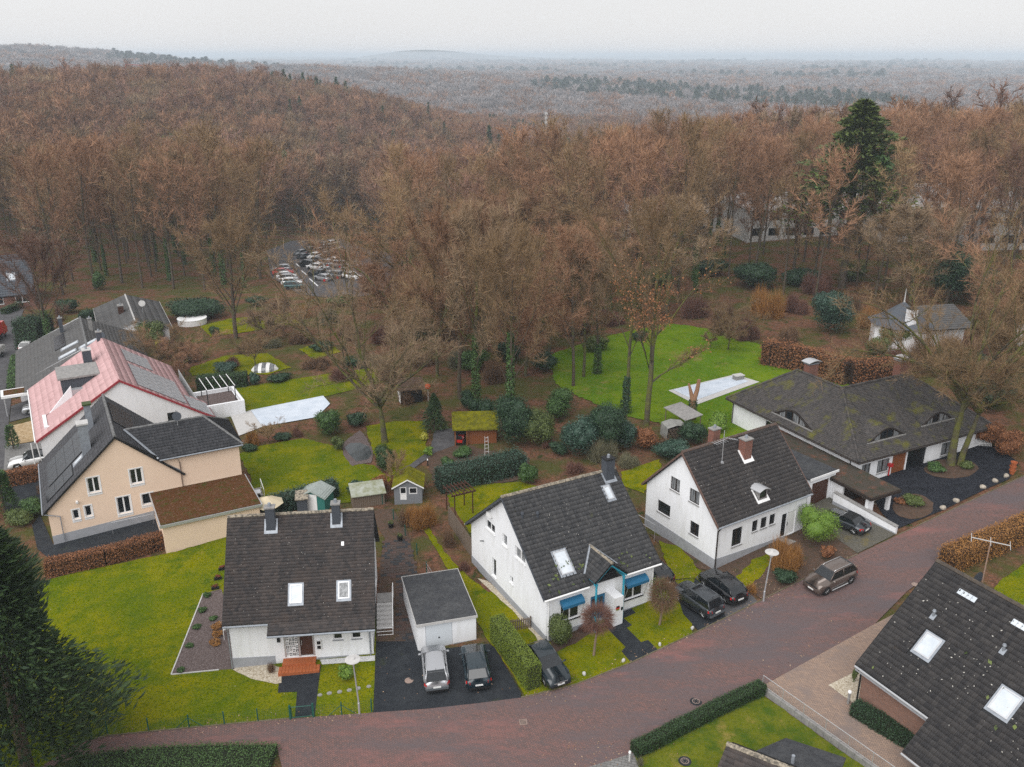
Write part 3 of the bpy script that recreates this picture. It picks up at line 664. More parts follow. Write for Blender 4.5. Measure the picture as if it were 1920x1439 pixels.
# ---------------------------------------------------------------- woods
def px_of(p):
    z = p[2]-HC; d = p[1]*CS-z*SN; up = p[1]*SN+z*CS
    return CX+F*p[0]/d, CY-F*up/d
def inside(u, v, P):
    c = False; n = len(P)
    for i in range(n):
        (x1, y1), (x2, y2) = P[i], P[(i+1) % n]
        if (y1 > v) != (y2 > v) and u < (x2-x1)*(v-y1)/(y2-y1)+x1: c = not c
    return c
WOOD = [(-260, 560), (-60, 470), (72, 468), (88, 500), (120, 556), (170, 552), (230, 540), (300, 545), (350, 552), (420, 540), (490, 540), (492, 462), (560, 440), (670, 436), (750, 470), (756, 552), (790, 560), (900, 575), (1000, 590),
        (1240, 598), (1330, 560), (1420, 540), (1500, 585), (1620, 575), (1700, 545), (1780, 575), (1920, 560), (2200, 600), (2300, 200), (-400, 200)]
def wood_points():
    rg = np.random.default_rng(3); pts = []; cell = {}
    def tryput(x, y, s):
        k = (int(x//s), int(y//s))
        for i in (-1, 0, 1):
            for j in (-1, 0, 1):
                for (a, b) in cell.get((k[0]+i, k[1]+j), ()):
                    if (a-x)**2+(b-y)**2 < s*s: return False
        cell.setdefault(k, []).append((x, y)); return True
    for _ in range(16000):
        r = math.sqrt(rg.uniform(125**2, 340**2)); t = math.radians(rg.uniform(-37, 37)); x, y = r*math.sin(t), r*math.cos(t)
        u, v = px_of((x, y, tz(x, y)))
        if not inside(u, v, WOOD): continue
        if 120 < x < 230 and 205 < y < 268 and rg.random() < .6: continue     # the works buildings behind the wood
        if 60 < x < 122 and 218 < y < 262 and rg.random() < .6: continue
        if r < 190 and u > 1050 and rg.random() < .35: continue
        if tryput(x, y, 6.6): pts.append((x, y, u, v))
    pts.sort(key=lambda p: math.hypot(p[0], p[1])); return pts
WP = wood_points()
# six kinds of leafless beech and oak, shared by all the trees of the wood
KIND = []
for i, (h, sp, tf, rt, mat, nl) in enumerate([(23, 4.6, .28, .26, TWIG, 14), (25, 4.2, .36, .24, TWIGO, 13), (21, 5.2, .24, .25, TWIGR, 14), (24, 4.4, .38, .22, TWIG, 12), (19, 4.8, .2, .2, TWIGG, 13), (22, 5.4, .28, .28, TWIGO, 14)]):
    mb, V, rn, tips = bare_tree(100+i, h, sp, tf, nl, 5, 26, rt, 'up', .042, 1.7, 5, bend=.05)
    KIND.append((mb.mesh('trunk', BARK, True), trimesh('crown', V, rn, mat)))
IVYM = []
for i, h in enumerate((8., 11.)):
    g = np.random.default_rng(i); n = 1500; z = g.uniform(0, h, n); a = g.uniform(0, 6.28, n); r = .28+.35*g.random(n)*(1.1-z/h)
    P = np.stack([r*np.cos(a), r*np.sin(a), z], 1); V, Fq = leafquads(P, unit(P*np.array([1, 1, 0])), .3, i)
    IVYM.append(npmesh('ivy', V, Fq, LF_MID, g.random(n)))
NIND = 262
def forest_tree(x, y, k, label, group, s=None, ivy=False):
    t = thing('bare_tree', (x, y, tz(x, y)), U(0, 6.28), label, 'tree', group)
    s = s or U(.85, 1.12); t.scale = (s*U(.92, 1.1),)*2+(s,)
    link('trunk', KIND[k][0], t); link('crown', KIND[k][1], t)
    if ivy: link('ivy', R.choice(IVYM), t, rz=U(0, 6))
    return t
TONE = ['brown', 'ochre', 'reddish', 'tall brown', 'grey-brown', 'broad ochre']
ZONE = [(120, 'behind the brick house'), (330, 'behind the low grey house'), (500, 'left of the car park'), (680, 'behind the car park'), (960, 'in the dip right of the car park'), (1250, 'beyond the far lawn edge'), (1480, 'beyond the holly thicket'), (1640, 'around the tall pine'), (1800, 'behind the octagonal house'), (9999, 'at the right picture edge')]
for (x, y, u, v) in WP[:NIND]:
    z = 0 if u < 500 else (1 if u < 960 else (2 if u < 1420 else 3))
    k = R.choices(range(6), [(5, 6, 1, 5, 2, 2), (4, 3, 2, 3, 4, 3), (4, 3, 3, 3, 1, 2), (4, 3, 2, 4, 1, 2)][z])[0]; r = math.hypot(x, y); iv = R.random() < .30 and z != 3
    zn = next(n for a, n in ZONE if u < a); q = 'front rank' if r < 168 else ('second rank' if r < 190 else 'rear ranks')
    lb = f"{'ivied ' if iv else ''}{TONE[k]} bare tree, {q} {zn}"
    forest_tree(x, y, k, lb, 'bare trees '+zn, s=(U(.84, 1.2), U(.72, 1.0), U(.8, 1.1), U(.76, 1.04))[z], ivy=iv)
# the rest of the wood and the far woods: one object each, instancing tree meshes on points
def scatter(name, P, S, RZ, IDX, src, label):
    "points with scale, turn and kind -> instances"
    me = bpy.data.meshes.new(name); me.vertices.add(len(P)); me.vertices.foreach_set('co', np.asarray(P, np.float32).ravel())
    for nm, ty, dat in (('sc', 'FLOAT_VECTOR', S), ('rz', 'FLOAT', RZ)):
        a = me.attributes.new(nm, ty, 'POINT'); a.data.foreach_set('vector' if ty == 'FLOAT_VECTOR' else 'value', np.asarray(dat, np.float32).ravel())
    a = me.attributes.new('idx', 'INT', 'POINT'); a.data.foreach_set('value', np.asarray(IDX, np.int32))
    o = link(name, me); o['kind'] = 'stuff'; o['label'] = label
    c = bpy.data.collections.new(name+'_kinds')
    for i, m in enumerate(src):
        s = bpy.data.objects.new('%02d_tree_kind' % i, m); c.objects.link(s)
    g = bpy.data.node_groups.new(name, 'GeometryNodeTree'); g.interface.new_socket('Geometry', in_out='INPUT', socket_type='NodeSocketGeometry')
    g.interface.new_socket('Geometry', in_out='OUTPUT', socket_type='NodeSocketGeometry')
    N = g.nodes; L = g.links; gi = N.new('NodeGroupInput'); go = N.new('NodeGroupOutput')
    ci = N.new('GeometryNodeCollectionInfo'); ci.inputs['Collection'].default_value = c; ci.inputs['Separate Children'].default_value = True
    ip = N.new('GeometryNodeInstanceOnPoints'); ip.inputs['Pick Instance'].default_value = True
    def at(nm, ty):
        n = N.new('GeometryNodeInputNamedAttribute'); n.data_type = ty; n.inputs['Name'].default_value = nm; return n.outputs['Attribute']
    cx = N.new('ShaderNodeCombineXYZ'); L.new(at('rz', 'FLOAT'), cx.inputs[2])
    L.new(gi.outputs[0], ip.inputs['Points']); L.new(ci.outputs[0], ip.inputs['Instance']); L.new(at('idx', 'INT'), ip.inputs['Instance Index'])
    L.new(cx.outputs[0], ip.inputs['Rotation']); L.new(at('sc', 'FLOAT_VECTOR'), ip.inputs['Scale']); L.new(ip.outputs[0], go.inputs[0])
    md = o.modifiers.new('scatter', 'NODES'); md.node_group = g
    return o
def joined(mb, V, rn, mat):
    "trunk and crown in one mesh for the scattered trees"
    n = len(mb.v); me = bpy.data.meshes.new('tree')
    me.from_pydata(mb.v+[tuple(p) for p in V.tolist()], [], mb.f+[(n+3*i, n+3*i+1, n+3*i+2) for i in range(len(V)//3)])
    me.materials.append(BARK); me.materials.append(mat)
    me.polygons.foreach_set('material_index', [0]*len(mb.f)+[1]*(len(V)//3))
    a = me.attributes.new('rnd', 'FLOAT', 'FACE'); a.data.foreach_set('value', [0.]*len(mb.f)+rn.tolist()); return me
MIDK = []
for i, (h, sp, mat) in enumerate([(23, 4.8, TWIG), (24, 4.4, TWIGR), (21, 5.2, TWIGO), (22, 4.6, TWIGG), (23, 5., TWIG)]):
    mb, V, rn, _ = bare_tree(200+i, h, sp, .36, 11, 4, 12, .25, 'up', .10, 2.4, 3); MIDK.append(joined(mb, V, rn, mat))
CONK = []
for i, h in enumerate((21, 25)):
    V, Fq, rn = conifer(i, h, 3.6, LF_CONIF, 900, 1.5); CONK.append(npmesh('conifer', V, Fq, LF_CONIF, rn))
FARK = []
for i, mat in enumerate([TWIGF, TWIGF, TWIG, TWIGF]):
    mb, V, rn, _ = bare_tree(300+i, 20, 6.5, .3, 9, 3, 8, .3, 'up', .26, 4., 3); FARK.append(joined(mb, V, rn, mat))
rest = WP[NIND:]; P = []; S = []; Z = []; I = []
for (x, y, u, v) in rest:
    P.append((x, y, tz(x, y)-.3)); s = R.uniform(.85, 1.15); S.append((s, s, s)); Z.append(R.uniform(0, 6.28)); I.append(R.randrange(5))
rg = np.random.default_rng(8)
r = 335.
while r < 900:
    s = max(7.4, r*.0105); n = int(math.radians(76)*r/s)
    for k in range(n):
        t = math.radians(-38+76*(k+rg.uniform(-.45, .45))/n); rr = r+rg.uniform(-.5, .5)*s; x, y = rr*math.sin(t), rr*math.cos(t)
        cn = math.sin(x*.021+1.3)*math.sin(y*.017+.5)+.5*math.sin(x*.05+y*.043)
        con = cn > .98 and rg.random() < .6
        f = s/7.4; q = rg.uniform(.85, 1.15)*(1.1 if con else 1)
        P.append((x, y, tz(x, y)-.3)); S.append((q*f, q*f, q)); Z.append(rg.uniform(0, 6.28)); I.append(5+rg.integers(2) if con else int(rg.integers(5)))
    r += s
scatter('wood', P, S, Z, I, MIDK+CONK, 'brown leafless wood covering the hills behind the houses')
P = []; S = []; Z = []; I = []
while r < 7500:
    s = r*.0122; n = int(math.radians(76)*r/s)
    for k in range(n):
        t = math.radians(-38+76*(k+rg.uniform(-.45, .45))/n); rr = r+rg.uniform(-.5, .5)*s; x, y = rr*math.sin(t), rr*math.cos(t)
        nz = math.sin(x*.0042+y*.0011+2)*math.sin(y*.0035-x*.0008)+.4*math.sin(x*.011)*math.sin(y*.009)
        if r > 2300 and (nz < -.35 or rg.random() < .25): continue
        con = nz > .62 and rg.random() < .7
        f = s/11.; q = rg.uniform(.8, 1.15)*(1.05 if not con else 1.2)
        P.append((x, y, tz(x, y)-.5)); S.append((q*f*(1 if not con else 1.6), q*f*(1 if not con else 1.6), q*(1+.12*(f-1)))); Z.append(rg.uniform(0, 6.28)); I.append(4+rg.integers(2) if con else int(rg.integers(4)))
    r += s*.8
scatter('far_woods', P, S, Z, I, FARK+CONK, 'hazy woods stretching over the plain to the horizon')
# ---------------------------------------------------------------- house builder
def frame_m(o, X, Y, Z):
    return Matrix(((X[0], Y[0], Z[0], o[0]), (X[1], Y[1], Z[1], o[1]), (X[2], Y[2], Z[2], o[2]), (0, 0, 0, 1)))
def height_at(p, v):
    "height above p at which the vertical through p crosses the photo's row v"
    lo, hi = -5., 60.
    for _ in range(40):
        m = .5*(lo+hi)
        if px_of((p[0], p[1], p[2]+m))[1] > v: lo = m
        else: hi = m
    return lo
class House:
    def __init__(s, name, label, x, y, z, yaw, cat='house', group=None):
        s.o = Vector((x, y, z)); s.yaw = yaw; s.root = thing(name, s.o, yaw, label, cat, group); s.A = {}
        s.Mi = (Matrix.Translation(s.o) @ Matrix.Rotation(yaw, 4, 'Z')).inverted()
        s.cam = s.Mi @ Vector((0, 0, HC))
    def loc(s, p): return s.Mi @ Vector(p)
    def lray(s, u, v): return s.Mi.to_3x3() @ ray(u, v)
    def hit(s, u, v, o, n):
        d = s.lray(u, v); t = (Vector(o)-s.cam).dot(n)/d.dot(n); return s.cam+d*t
    # a wall runs from a to b (local x, y); seen from outside a is on the left
    def wf(s, a, b):
        a = Vector((*a, 0)); b = Vector((*b, 0)); d = (b-a).normalized(); return a, d, Vector((d.y, -d.x, 0))
    def wpx(s, a, b, u, v):
        a, d, n = s.wf(a, b); p = s.hit(u, v, a, n); return (p-a).dot(d), p.z
    def rect(s, a, b, r):
        (s0, z1), (s1, z0) = s.wpx(a, b, r[0], r[1]), s.wpx(a, b, r[2], r[3]); return (min(s0, s1), min(z0, z1), max(s0, s1), max(z0, z1))
    def wall(s, mb, a, b, prof, holes=(), depth=.16, m=0):
        "prof: outline in (along, up); holes: rects; reveals go inwards"
        a, d, n = s.wf(a, b); P = lambda q, k=0: a+d*q[0]+Vector((0, 0, q[1]))-n*k
        loops = [[Vector((q[0], q[1], 0)) for q in prof]]
        for h in holes: loops.append([Vector((h[0], h[1], 0)), Vector((h[0], h[3], 0)), Vector((h[2], h[3], 0)), Vector((h[2], h[1], 0))])
        flat = [q for lp in loops for q in lp]; mb.m = m
        k = mb.pts([P(q) for q in flat])
        for t in tessellate_polygon(loops):
            e1 = flat[t[1]]-flat[t[0]]; e2 = flat[t[2]]-flat[t[0]]; t = t if e1.x*e2.y-e1.y*e2.x > 0 else t[::-1]
            mb.face(tuple(k+i for i in t))
        for h in holes:
            c = [(h[0], h[1]), (h[2], h[1]), (h[2], h[3]), (h[0], h[3])]
            for i in range(4):
                q, r = c[i], c[(i+1) % 4]; mb.poly([P(q), P(r), P(r, depth), P(q, depth)])
    def window(s, a, b, r, frame=None, pane=None, sill=True, bars=1, sillmat=None, depth=.12, fw=.065, name='window', hb=False):
        frame = frame or WPAINT; pane = pane or GLASS
        a, d, n = s.wf(a, b); X = frame_m(a+d*r[0]+Vector((0, 0, r[1]))-n*depth, d, n, Vector((0, 0, 1))); w, h = r[2]-r[0], r[3]-r[1]
        mb = MB(X); mb.box(0, -.03, 0, w, .03, fw); mb.box(0, -.03, h-fw, w, .03, h); mb.box(0, -.031, fw, fw, .031, h-fw); mb.box(w-fw, -.031, fw, w, .031, h-fw)
        for i in range(1, bars): x = w*i/bars; mb.box(x-fw*.7, -.032, fw, x+fw*.7, .032, h-fw)
        if hb: mb.box(fw, -.028, h*.62, w-fw, .028, h*.62+fw)
        f = mb.build(name, frame, s.root)
        mb = MB(X); q = fw
        for i in range(bars): mb.poly([(w*i/bars+q, -.01, q), (w*(i+1)/bars-q, -.01, q), (w*(i+1)/bars-q, -.01, h-q), (w*i/bars+q, -.01, h-q)])
        mb.build('pane', pane, f)
        if sill:
            mb = MB(X); mb.box(-.06, .0, -.05, w+.06, depth+.09, -.005); mb.build('sill', sillmat or frame, f)
        return f
    def slab(s, P, th, mat, name='roof', parent=None):
        "roof plane: polygon P (local points, upper face) with thickness"
        n = (Vector(P[1])-Vector(P[0])).cross(Vector(P[2])-Vector(P[0])).normalized()
        if n.z < 0: n = -n
        mb = MB(); mb.prism([Vector(p)-n*th for p in P], n*(th-.004)); return mb.build(name, mat, parent or s.root)
    def pf(s, P0, P1, P2):
        "frame of a roof plane: eave from P0 to P1, rising towards P2"
        P0 = Vector(P0); S = (Vector(P1)-P0).normalized(); N = S.cross(Vector(P2)-P0).normalized()
        if N.z < 0: N = -N
        Tt = N.cross(S).normalized()
        if Tt.z < 0: Tt = -Tt
        return P0, S, Tt, N
    def ppx(s, fr, u, v): p = s.hit(u, v, fr[0], fr[3])-fr[0]; return p.dot(fr[1]), p.dot(fr[2])
    def roof(s, P, mat, deck, tw=.3, rh=.34, style='wave', holes=(), bump=None, indiv=0, th=.16, name='roof', streak=None, jit=.006, kick=.045):
        """a roof plane given by its corners (first two along the eave): deck slab, and one course after another of tiles on it"""
        P = [Vector(p) for p in P]; fr = s.pf(P[0], P[1], P[2]); P0, S, Tt, N = fr
        rf = s.slab(P, th, deck, name)
        poly = [((p-P0).dot(S), (p-P0).dot(Tt)) for p in P]; tmax = max(q[1] for q in poly)
        xs, zs = {'wave': ([0, .30, .62, .86, 1.], [.012, .0, .012, .045, .030]), 'flat': ([0, .5, 1.], [0., .004, 0.]), 'seam': ([0, .12, .5, .88, 1.], [.03, 0, .012, 0, .03]), 'shingle': ([0, 1.], [0, 0])}[style]
        K = len(xs); V = []; Fq = []; rn = []; single = []
        def span(t):
            q = []
            for i in range(len(poly)):
                (x1, y1), (x2, y2) = poly[i], poly[(i+1) % len(poly)]
                if (y1 > t) != (y2 > t): q.append(x1+(t-y1)*(x2-x1)/(y2-y1))
            return (min(q), max(q)) if len(q) >= 2 else None
        rows = int(tmax/rh+.5); rh = tmax/max(1, rows); tones = {}
        for j in range(rows):
            t0 = j*rh; sp = span(min(t0+rh*.5, tmax-1e-3))
            if not sp: continue
            sp0 = span(max(t0+.001, .001)) or sp; sp1 = span(min(t0+rh, tmax-.001)) or sp
            off = (tw*.5*(j % 2) if style in ('shingle', 'flat') else 0); i0 = math.floor((sp[0]-off)/tw+1e-6)
            lo0, hi0 = sp0; lo1, hi1 = sp1
            i = i0
            while True:
                a, b = i*tw+off, (i+1)*tw+off; i += 1
                if a >= max(hi0, hi1)-.02: break
                if b <= min(lo0, lo1)+.02: continue
                cx = (max(a, sp[0])+min(b, sp[1]))/2; cy = t0+rh/2
                if any(h[0] < cx < h[2] and h[1] < cy < h[3] for h in holes): continue
                a0, b0 = min(max(a, lo0), hi0), min(max(b, lo0), hi0); a1, b1 = min(max(a, lo1), hi1), min(max(b, lo1), hi1)
                if b0-a0 < .02 and b1-a1 < .02: continue
                t1 = min(t0+rh*1.04, tmax)
                dz = U(-jit, jit); ft = t0+U(-.012, .012)
                pt = []
                for (tt, aa, bb, zz) in ((ft, a0, b0, kick), (t1, a1, b1, .004)):
                    for x, z in zip(xs, zs):
                        q = P0+S*(aa+(bb-aa)*x)+Tt*tt+N*(z+zz+dz)
                        if bump: q = q+Vector((0, 0, bump(aa+(bb-aa)*x, tt, cy)))
                        pt.append(q)
                for k in range(K): pt.append(pt[k]-N*(zs[k]+kick-.002))
                k0 = len(V); tone = tones.setdefault((i//1), R.random())
                rv = min(1, max(0, .72*R.random()+.28*tone+(streak(cx, cy) if streak else 0)))
                fs = [(k0+k, k0+k+1, k0+K+k+1, k0+K+k) for k in range(K-1)]+[(k0+2*K+k, k0+2*K+k+1, k0+k+1, k0+k) for k in range(K-1)]
                if indiv: single.append((-t0, pt, rv)); V += pt[:0]
                else:
                    V += [tuple(q) for q in pt]; Fq += fs; rn += [rv]*len(fs)
        if indiv:
            vis = [q for q in single if (s.root_ok(q[1][0]))]; oth = [q for q in single if not s.root_ok(q[1][0])]
            vis.sort(key=lambda q: (s.wp(q[1][0])).length); rest = vis[indiv:]+oth
            base = [(k, k+1, K+k+1, K+k) for k in range(K-1)]+[(2*K+k, 2*K+k+1, k+1, k) for k in range(K-1)]
            for _, pt, rv in vis[:indiv]:
                mb = MB(); mb.rv = max(rv, .001); mb.pts([q-pt[0] for q in pt])
                for f in base: mb.face(f)
                mb.build('tile', mat, rf, True, loc=pt[0])
            for _, pt, rv in rest:
                k0 = len(V); V += [tuple(q) for q in pt]; Fq += [tuple(k0+i for i in f) for f in base]; rn += [rv]*len(base)
        if V:
            o = link('roof_tiles', npmesh('roof_tiles', V, Fq, mat, rn), rf); o['kind'] = 'stuff'
        return rf, fr
    def wp(s, q): return s.Mi.inverted() @ Vector(q)-Vector((0, 0, HC))
    def root_ok(s, q):
        u, v = px_of(s.Mi.inverted() @ Vector(q)); return 0 < u < 1920 and v < 1439
    def ridge(s, a, b, mat, r=.13, parent=None, seg=.38, name='ridge_tiles'):
        a, b = Vector(a), Vector(b); n = max(1, int((b-a).length/seg)); mb = MB(); d = (b-a)/n
        for i in range(n):
            p = a+d*i; mb.rv = max(.01, R.random()); q = Vector((U(-.01, .01), U(-.01, .01), U(-.008, .008)))
            mb.tube([p-d*.03+q, p+d*1.04+q], [r*1.06, r*.94], 6)
        o = mb.build(name, mat, parent or s.root); o['kind'] = 'stuff'; return o
    def skylight(s, fr, r, pane=None, fmat=None, flash=None, hgt=.10):
        (s0, t0, s1, t1) = r; X = frame_m(fr[0]+fr[1]*s0+fr[2]*t0, fr[1], fr[2], fr[3]); w, h = s1-s0, t1-t0
        mb = MB(X); f = .09
        mb.box(-.12, -.18, .02, w+.12, 0, .06); mb.box(-.12, h, .02, w+.12, h+.10, .075); mb.box(-.12, 0, .02, 0, h, .06); mb.box(w, 0, .02, w+.12, h, .06)
        p = mb.build('skylight', flash or ZINC, s.root)
        mb = MB(X); mb.box(0, 0, .0, w, f, hgt); mb.box(0, h-f, 0, w, h, hgt); mb.box(0, f, 0, f, h-f, hgt); mb.box(w-f, f, 0, w, h-f, hgt); mb.build('frame', fmat or ALU, p)
        mb = MB(X); mb.poly([(f, f, hgt-.03), (w-f, f, hgt-.03), (w-f, h-f, hgt-.03), (f, h-f, hgt-.03)]); mb.build('pane', pane or SKYGLASS, p)
        return p
    def prect(s, fr, r):
        a, b = s.ppx(fr, r[0], r[1]), s.ppx(fr, r[2], r[3]); return (min(a[0], b[0]), min(a[1], b[1]), max(a[0], b[0]), max(a[1], b[1]))
    def chimney(s, x, y, z0, z1, w, d, mat, capmat=None, flash=True, pot=True):
        mb = MB(); mb.box(x-w/2, y-d/2, z0, x+w/2, y+d/2, z1); c = mb.build('chimney', mat, s.root)
        mb = MB(); mb.box(x-w/2-.06, y-d/2-.06, z1, x+w/2+.06, y+d/2+.06, z1+.09)
        mb.build('cap', capmat or CONC, c)
        if pot: mb = MB(); mb.lathe([(.13, z1+.09), (.11, z1+.35)], 10, (x, y, 0)); mb.build('chimney_pot', ZINC, c)
        return c
    def flashing(s, fr, s0, t0, s1, t1, mat=None, m=.13):
        X = frame_m(fr[0]+fr[1]*s0+fr[2]*t0, fr[1], fr[2], fr[3]); w, h = s1-s0, t1-t0; mb = MB(X)
        mb.box(-m, -m*1.8, .03, w+m, 0, .085); mb.box(-m, h, .03, w+m, h+m, .085); mb.box(-m, 0, .03, 0, h, .085); mb.box(w, 0, .03, w+m, h, .085)
        return mb.build('flashing', mat or ZINC, s.root)
    def gutter(s, a, b, mat=None, r=.075): 
        mb = MB(); mb.tube([a, b], r, 8); return mb.build('gutter', mat or ZINC, s.root)
    def pipe(s, P, mat=None, r=.05, name='downpipe'):
        mb = MB(); mb.tube(P, r, 6); return mb.build(name, mat or ZINC, s.root)
    def specks(s, fr, w, t, n, size, mat, name='lichen'):
        g = np.random.default_rng(n); a = g.uniform(.2, w-.2, n); b = t*g.random(n)**.8; P = np.array(fr[0])+a[:, None]*np.array(fr[1])+b[:, None]*np.array(fr[2])+np.array(fr[3])*.075
        V, Fq = leafquads(P, np.tile(np.array(fr[3]), (n, 1)), size, n, aspect=.6, spread=.5); o = link(name, npmesh(name, V, Fq, mat, g.random(n)), s.root); o['kind'] = 'stuff'; return o
    def board(s, P, n, th, mat, name='verge_board'):
        mb = MB(); mb.prism(P, Vector(n)*th); return mb.build(name, mat, s.root)
def gable(h, L, W, he, hr, holes, wall, plinth=None, ph=0., heB=None, depth=.16, name='walls', down=1.3):
    "four walls with gables at x=0 and x=L; holes = {'F': [...], 'L': [...], 'R': [...], 'B': [...]} in wall coordinates"
    heB = heB or he; rb = W*(hr-he)/((hr-he)+(hr-heB)); k = -down
    mb = MB()
    h.wall(mb, (0, 0), (L, 0), [(0, k), (L, k), (L, he), (0, he)], holes.get('F', ()), depth)
    h.wall(mb, (0, W), (0, 0), [(0, k), (W, k), (W, he), (W-rb, hr), (0, heB)], holes.get('L', ()), depth)
    h.wall(mb, (L, 0), (L, W), [(0, k), (W, k), (W, heB), (rb, hr), (0, he)], holes.get('R', ()), depth)
    h.wall(mb, (L, W), (0, W), [(0, k), (L, k), (L, heB), (0, heB)], holes.get('B', ()), depth)
    w = mb.build(name, wall, h.root)
    return w, rb
def plinthband(h, L, W, zl, mat, th=.03, down=1.3, gaps=()):
    "projecting base course: zl = top heights at front-left, front-right, back-left corner"
    mb = MB(); k = -down
    def seg(a, b, za, zb, n):
        d = Vector((*b, 0))-Vector((*a, 0)); n = Vector((*n, 0))*th
        A = Vector((*a, 0)); Bq = Vector((*b, 0))
        mb.prism([A+Vector((0, 0, k)), Bq+Vector((0, 0, k)), Bq+Vector((0, 0, zb)), A+Vector((0, 0, za))], n)
    seg((-th, 0), (L+th, 0), zl[0], zl[1], (0, -1)); seg((0, W), (0, 0), zl[2], zl[0], (-1, 0)); seg((L, 0), (L, W), zl[1], zl[1], (1, 0))
    return mb.build('plinth', mat, h.root)
# ================================================================ white house with brown-grey roof beside the big lawn
LICH = leafmat('pale_lichen', (.22, .21, .19), (.50, .48, .44), .9)
def house1():
    L, W, he, hr = 9.83, 9.70, 4.34, 9.45; oe, ov = .46, .29
    h = House('white_house', 'white house with grey-brown tiled roof and orange door step beside the big lawn', -19.71, 52.70, -.79, .112)
    F = ((0, 0), (L, 0)); k = (hr-he)/(W/2)
    wins = [h.rect(*F, r) for r in ((624, 1182.5, 642.7, 1199), (658.5, 1181, 677.5, 1197))]
    door = h.rect(*F, (559.3, 1188, 589.5, 1228)); gb = h.rect(*F, (533.2, 1190, 558.5, 1231))
    door = (door[0], .62, door[2], 2.75); gb = (gb[0], .62, door[0]-.10, 2.75)
    RR = ((L, 0), (L, W)); rw = [(3.2, 2.0, 4.3, 3.2), (6.2, 2.0, 7.2, 3.2), (4.3, 5.2, 5.4, 6.5)]
    gable(h, L, W, he, hr, {'F': wins+[door, gb], 'R': rw}, WHITE)
    plinthband(h, 2.9, W, (.85, .80, .85), PLINTH)
    mb = MB(); mb.box(door[2]+.25, -.03, -1.2, L+.03, 0, .42); mb.box(L, 0, -1.2, L+.03, W, .42); mb.build('plinth', PLINTH, h.root)
    for r in wins: h.window(*F, r, bars=1, depth=.10, sillmat=PLINTH)
    for r in rw: h.window(*RR, r, bars=2)
    # door, glass-block lattice, letter boxes, lamp
    mb = MB(); mb.box(door[0]+.05, .10, door[1], door[2]-.05, .15, door[3]-.05); d = mb.build('door', DOORBR, h.root)
    mb = MB(); mb.tube([(door[0]+.15, .05, 1.5), (door[0]+.15, .05, 1.9)], .025, 6); mb.build('handle', ALU, d)
    mb = MB(); mb.box(door[0]-.10, -.02, door[1], door[0]+.05, .16, door[3]+.1); mb.box(door[2]-.05, -.02, door[1], door[2]+.08, .16, door[3]+.1)
    mb.box(gb[0]-.1, -.02, gb[3]-.02, door[2]+.08, .16, door[3]+.1-.003); mb.box(gb[0]-.10, -.02, gb[1], gb[0], .16, gb[3]-.02); mb.build('door_frame', ALU, h.root)
    mb = MB(); nx, nz = 4, 7; w, q = (gb[2]-gb[0])/nx, (gb[3]-gb[1])/nz
    pn = MB(); pn.box(gb[0], .12, gb[1], gb[2], .14, gb[3]); pane = pn.build('glass_panel', GLASS, h.root)
    for i in range(nx):
        for j in range(nz):
            x, z = gb[0]+i*w, gb[1]+j*q
            lt = MB(); lt.box(x, .02, z, x+w, .12, z+.035); lt.box(x, .02, z+.035, x+.035, .12, z+q)
            if (i+j) % 2: lt.box(x+.035, .02, z+q*.5, x+w, .12, z+q*.5+.03)
            else: lt.box(x+w*.5, .02, z+.035, x+w*.5+.03, .12, z+q)
            if (i*3+j*5) % 4 == 0: lt.box(x+.04, .06, z+.04, x+w, .11, z+q*.5)
            lt.build('block', WPAINT, pane)
    s0, z0, s1, z1 = h.rect(*F, (592.6, 1200, 603.7, 1216)); mb = MB(); mb.box(s0, -.12, z0, s1, 0, z1); lb = mb.build('letter_box', WPAINT, h.root)
    mb = MB(); zz = (z1-z0)/2; mb.box(s0+.05, -.135, z0+.06, s1-.05, -.12, z0+zz-.05); mb.box(s0+.05, -.135, z0+zz+.06, s1-.05, -.12, z1-.05); mb.build('flap', BLACKP, lb)
    s0, z0, s1, z1 = h.rect(*F, (519, 1196, 525.5, 1203)); mb = MB(); mb.box(s0, -.12, z0, s1, 0, z1); mb.build('wall_lamp', BLACKP, h.root)
    # terracotta landing
    p = [h.loc(G(u, v)) for u, v in ((523, 1249), (604, 1243), (604, 1235), (535, 1233))]; x0, x1 = p[0].x+.1, p[1].x-.1
    mb = MB(); mb.box(x0, -1.45, -.5, x1, -.72, .34); mb.box(door[0]-1.2, -.72, -.5, door[2]+.12, .0, .52); st = mb.build('door_step', TERRA, h.root)
    n = 12
    for i in range(n):
        for j in range(2):
            t = MB(); w = (x1-x0)/n; t.box(x0+i*w+.01, -1.45+j*.37, .34, x0+(i+1)*w-.01, -1.10+j*.37, .365); t.build('tile', TERRA, st)
    # roof
    ze = he-k*oe; T0 = (-ov, -oe, ze)
    sk = [(543.7, 1097, 566, 1131), (634, 1091.5, 655.5, 1122.5)]
    fr0 = h.pf((-ov, -oe, ze), (L+ov, -oe, ze), (L+ov, W/2, hr)); hs = [h.prect(fr0, r) for r in sk]
    chs = [((497, 967, 520, 995), 1.15), ((620.5, 960, 641.5, 984), 1.0)]; ch = [h.prect(fr0, (r[0], r[1]+12, r[2], r[3])) for r, _ in chs]
    def streak(a, t): return sum((.22 if abs(a-(c[0]+c[2])/2) < .55 and t < c[1] else 0) for c in ch)-.1
    rf, fr = h.roof([(-ov, -oe, ze), (L+ov, -oe, ze), (L+ov, W/2, hr), (-ov, W/2, hr)], T_H1, BLACKP, .26, .235, 'flat', holes=hs+ch, streak=streak, kick=.035)
    h.roof([(L+ov, W+oe, ze), (-ov, W+oe, ze), (-ov, W/2, hr), (L+ov, W/2, hr)], T_H1, BLACKP, .26, .235, 'flat', kick=.035)
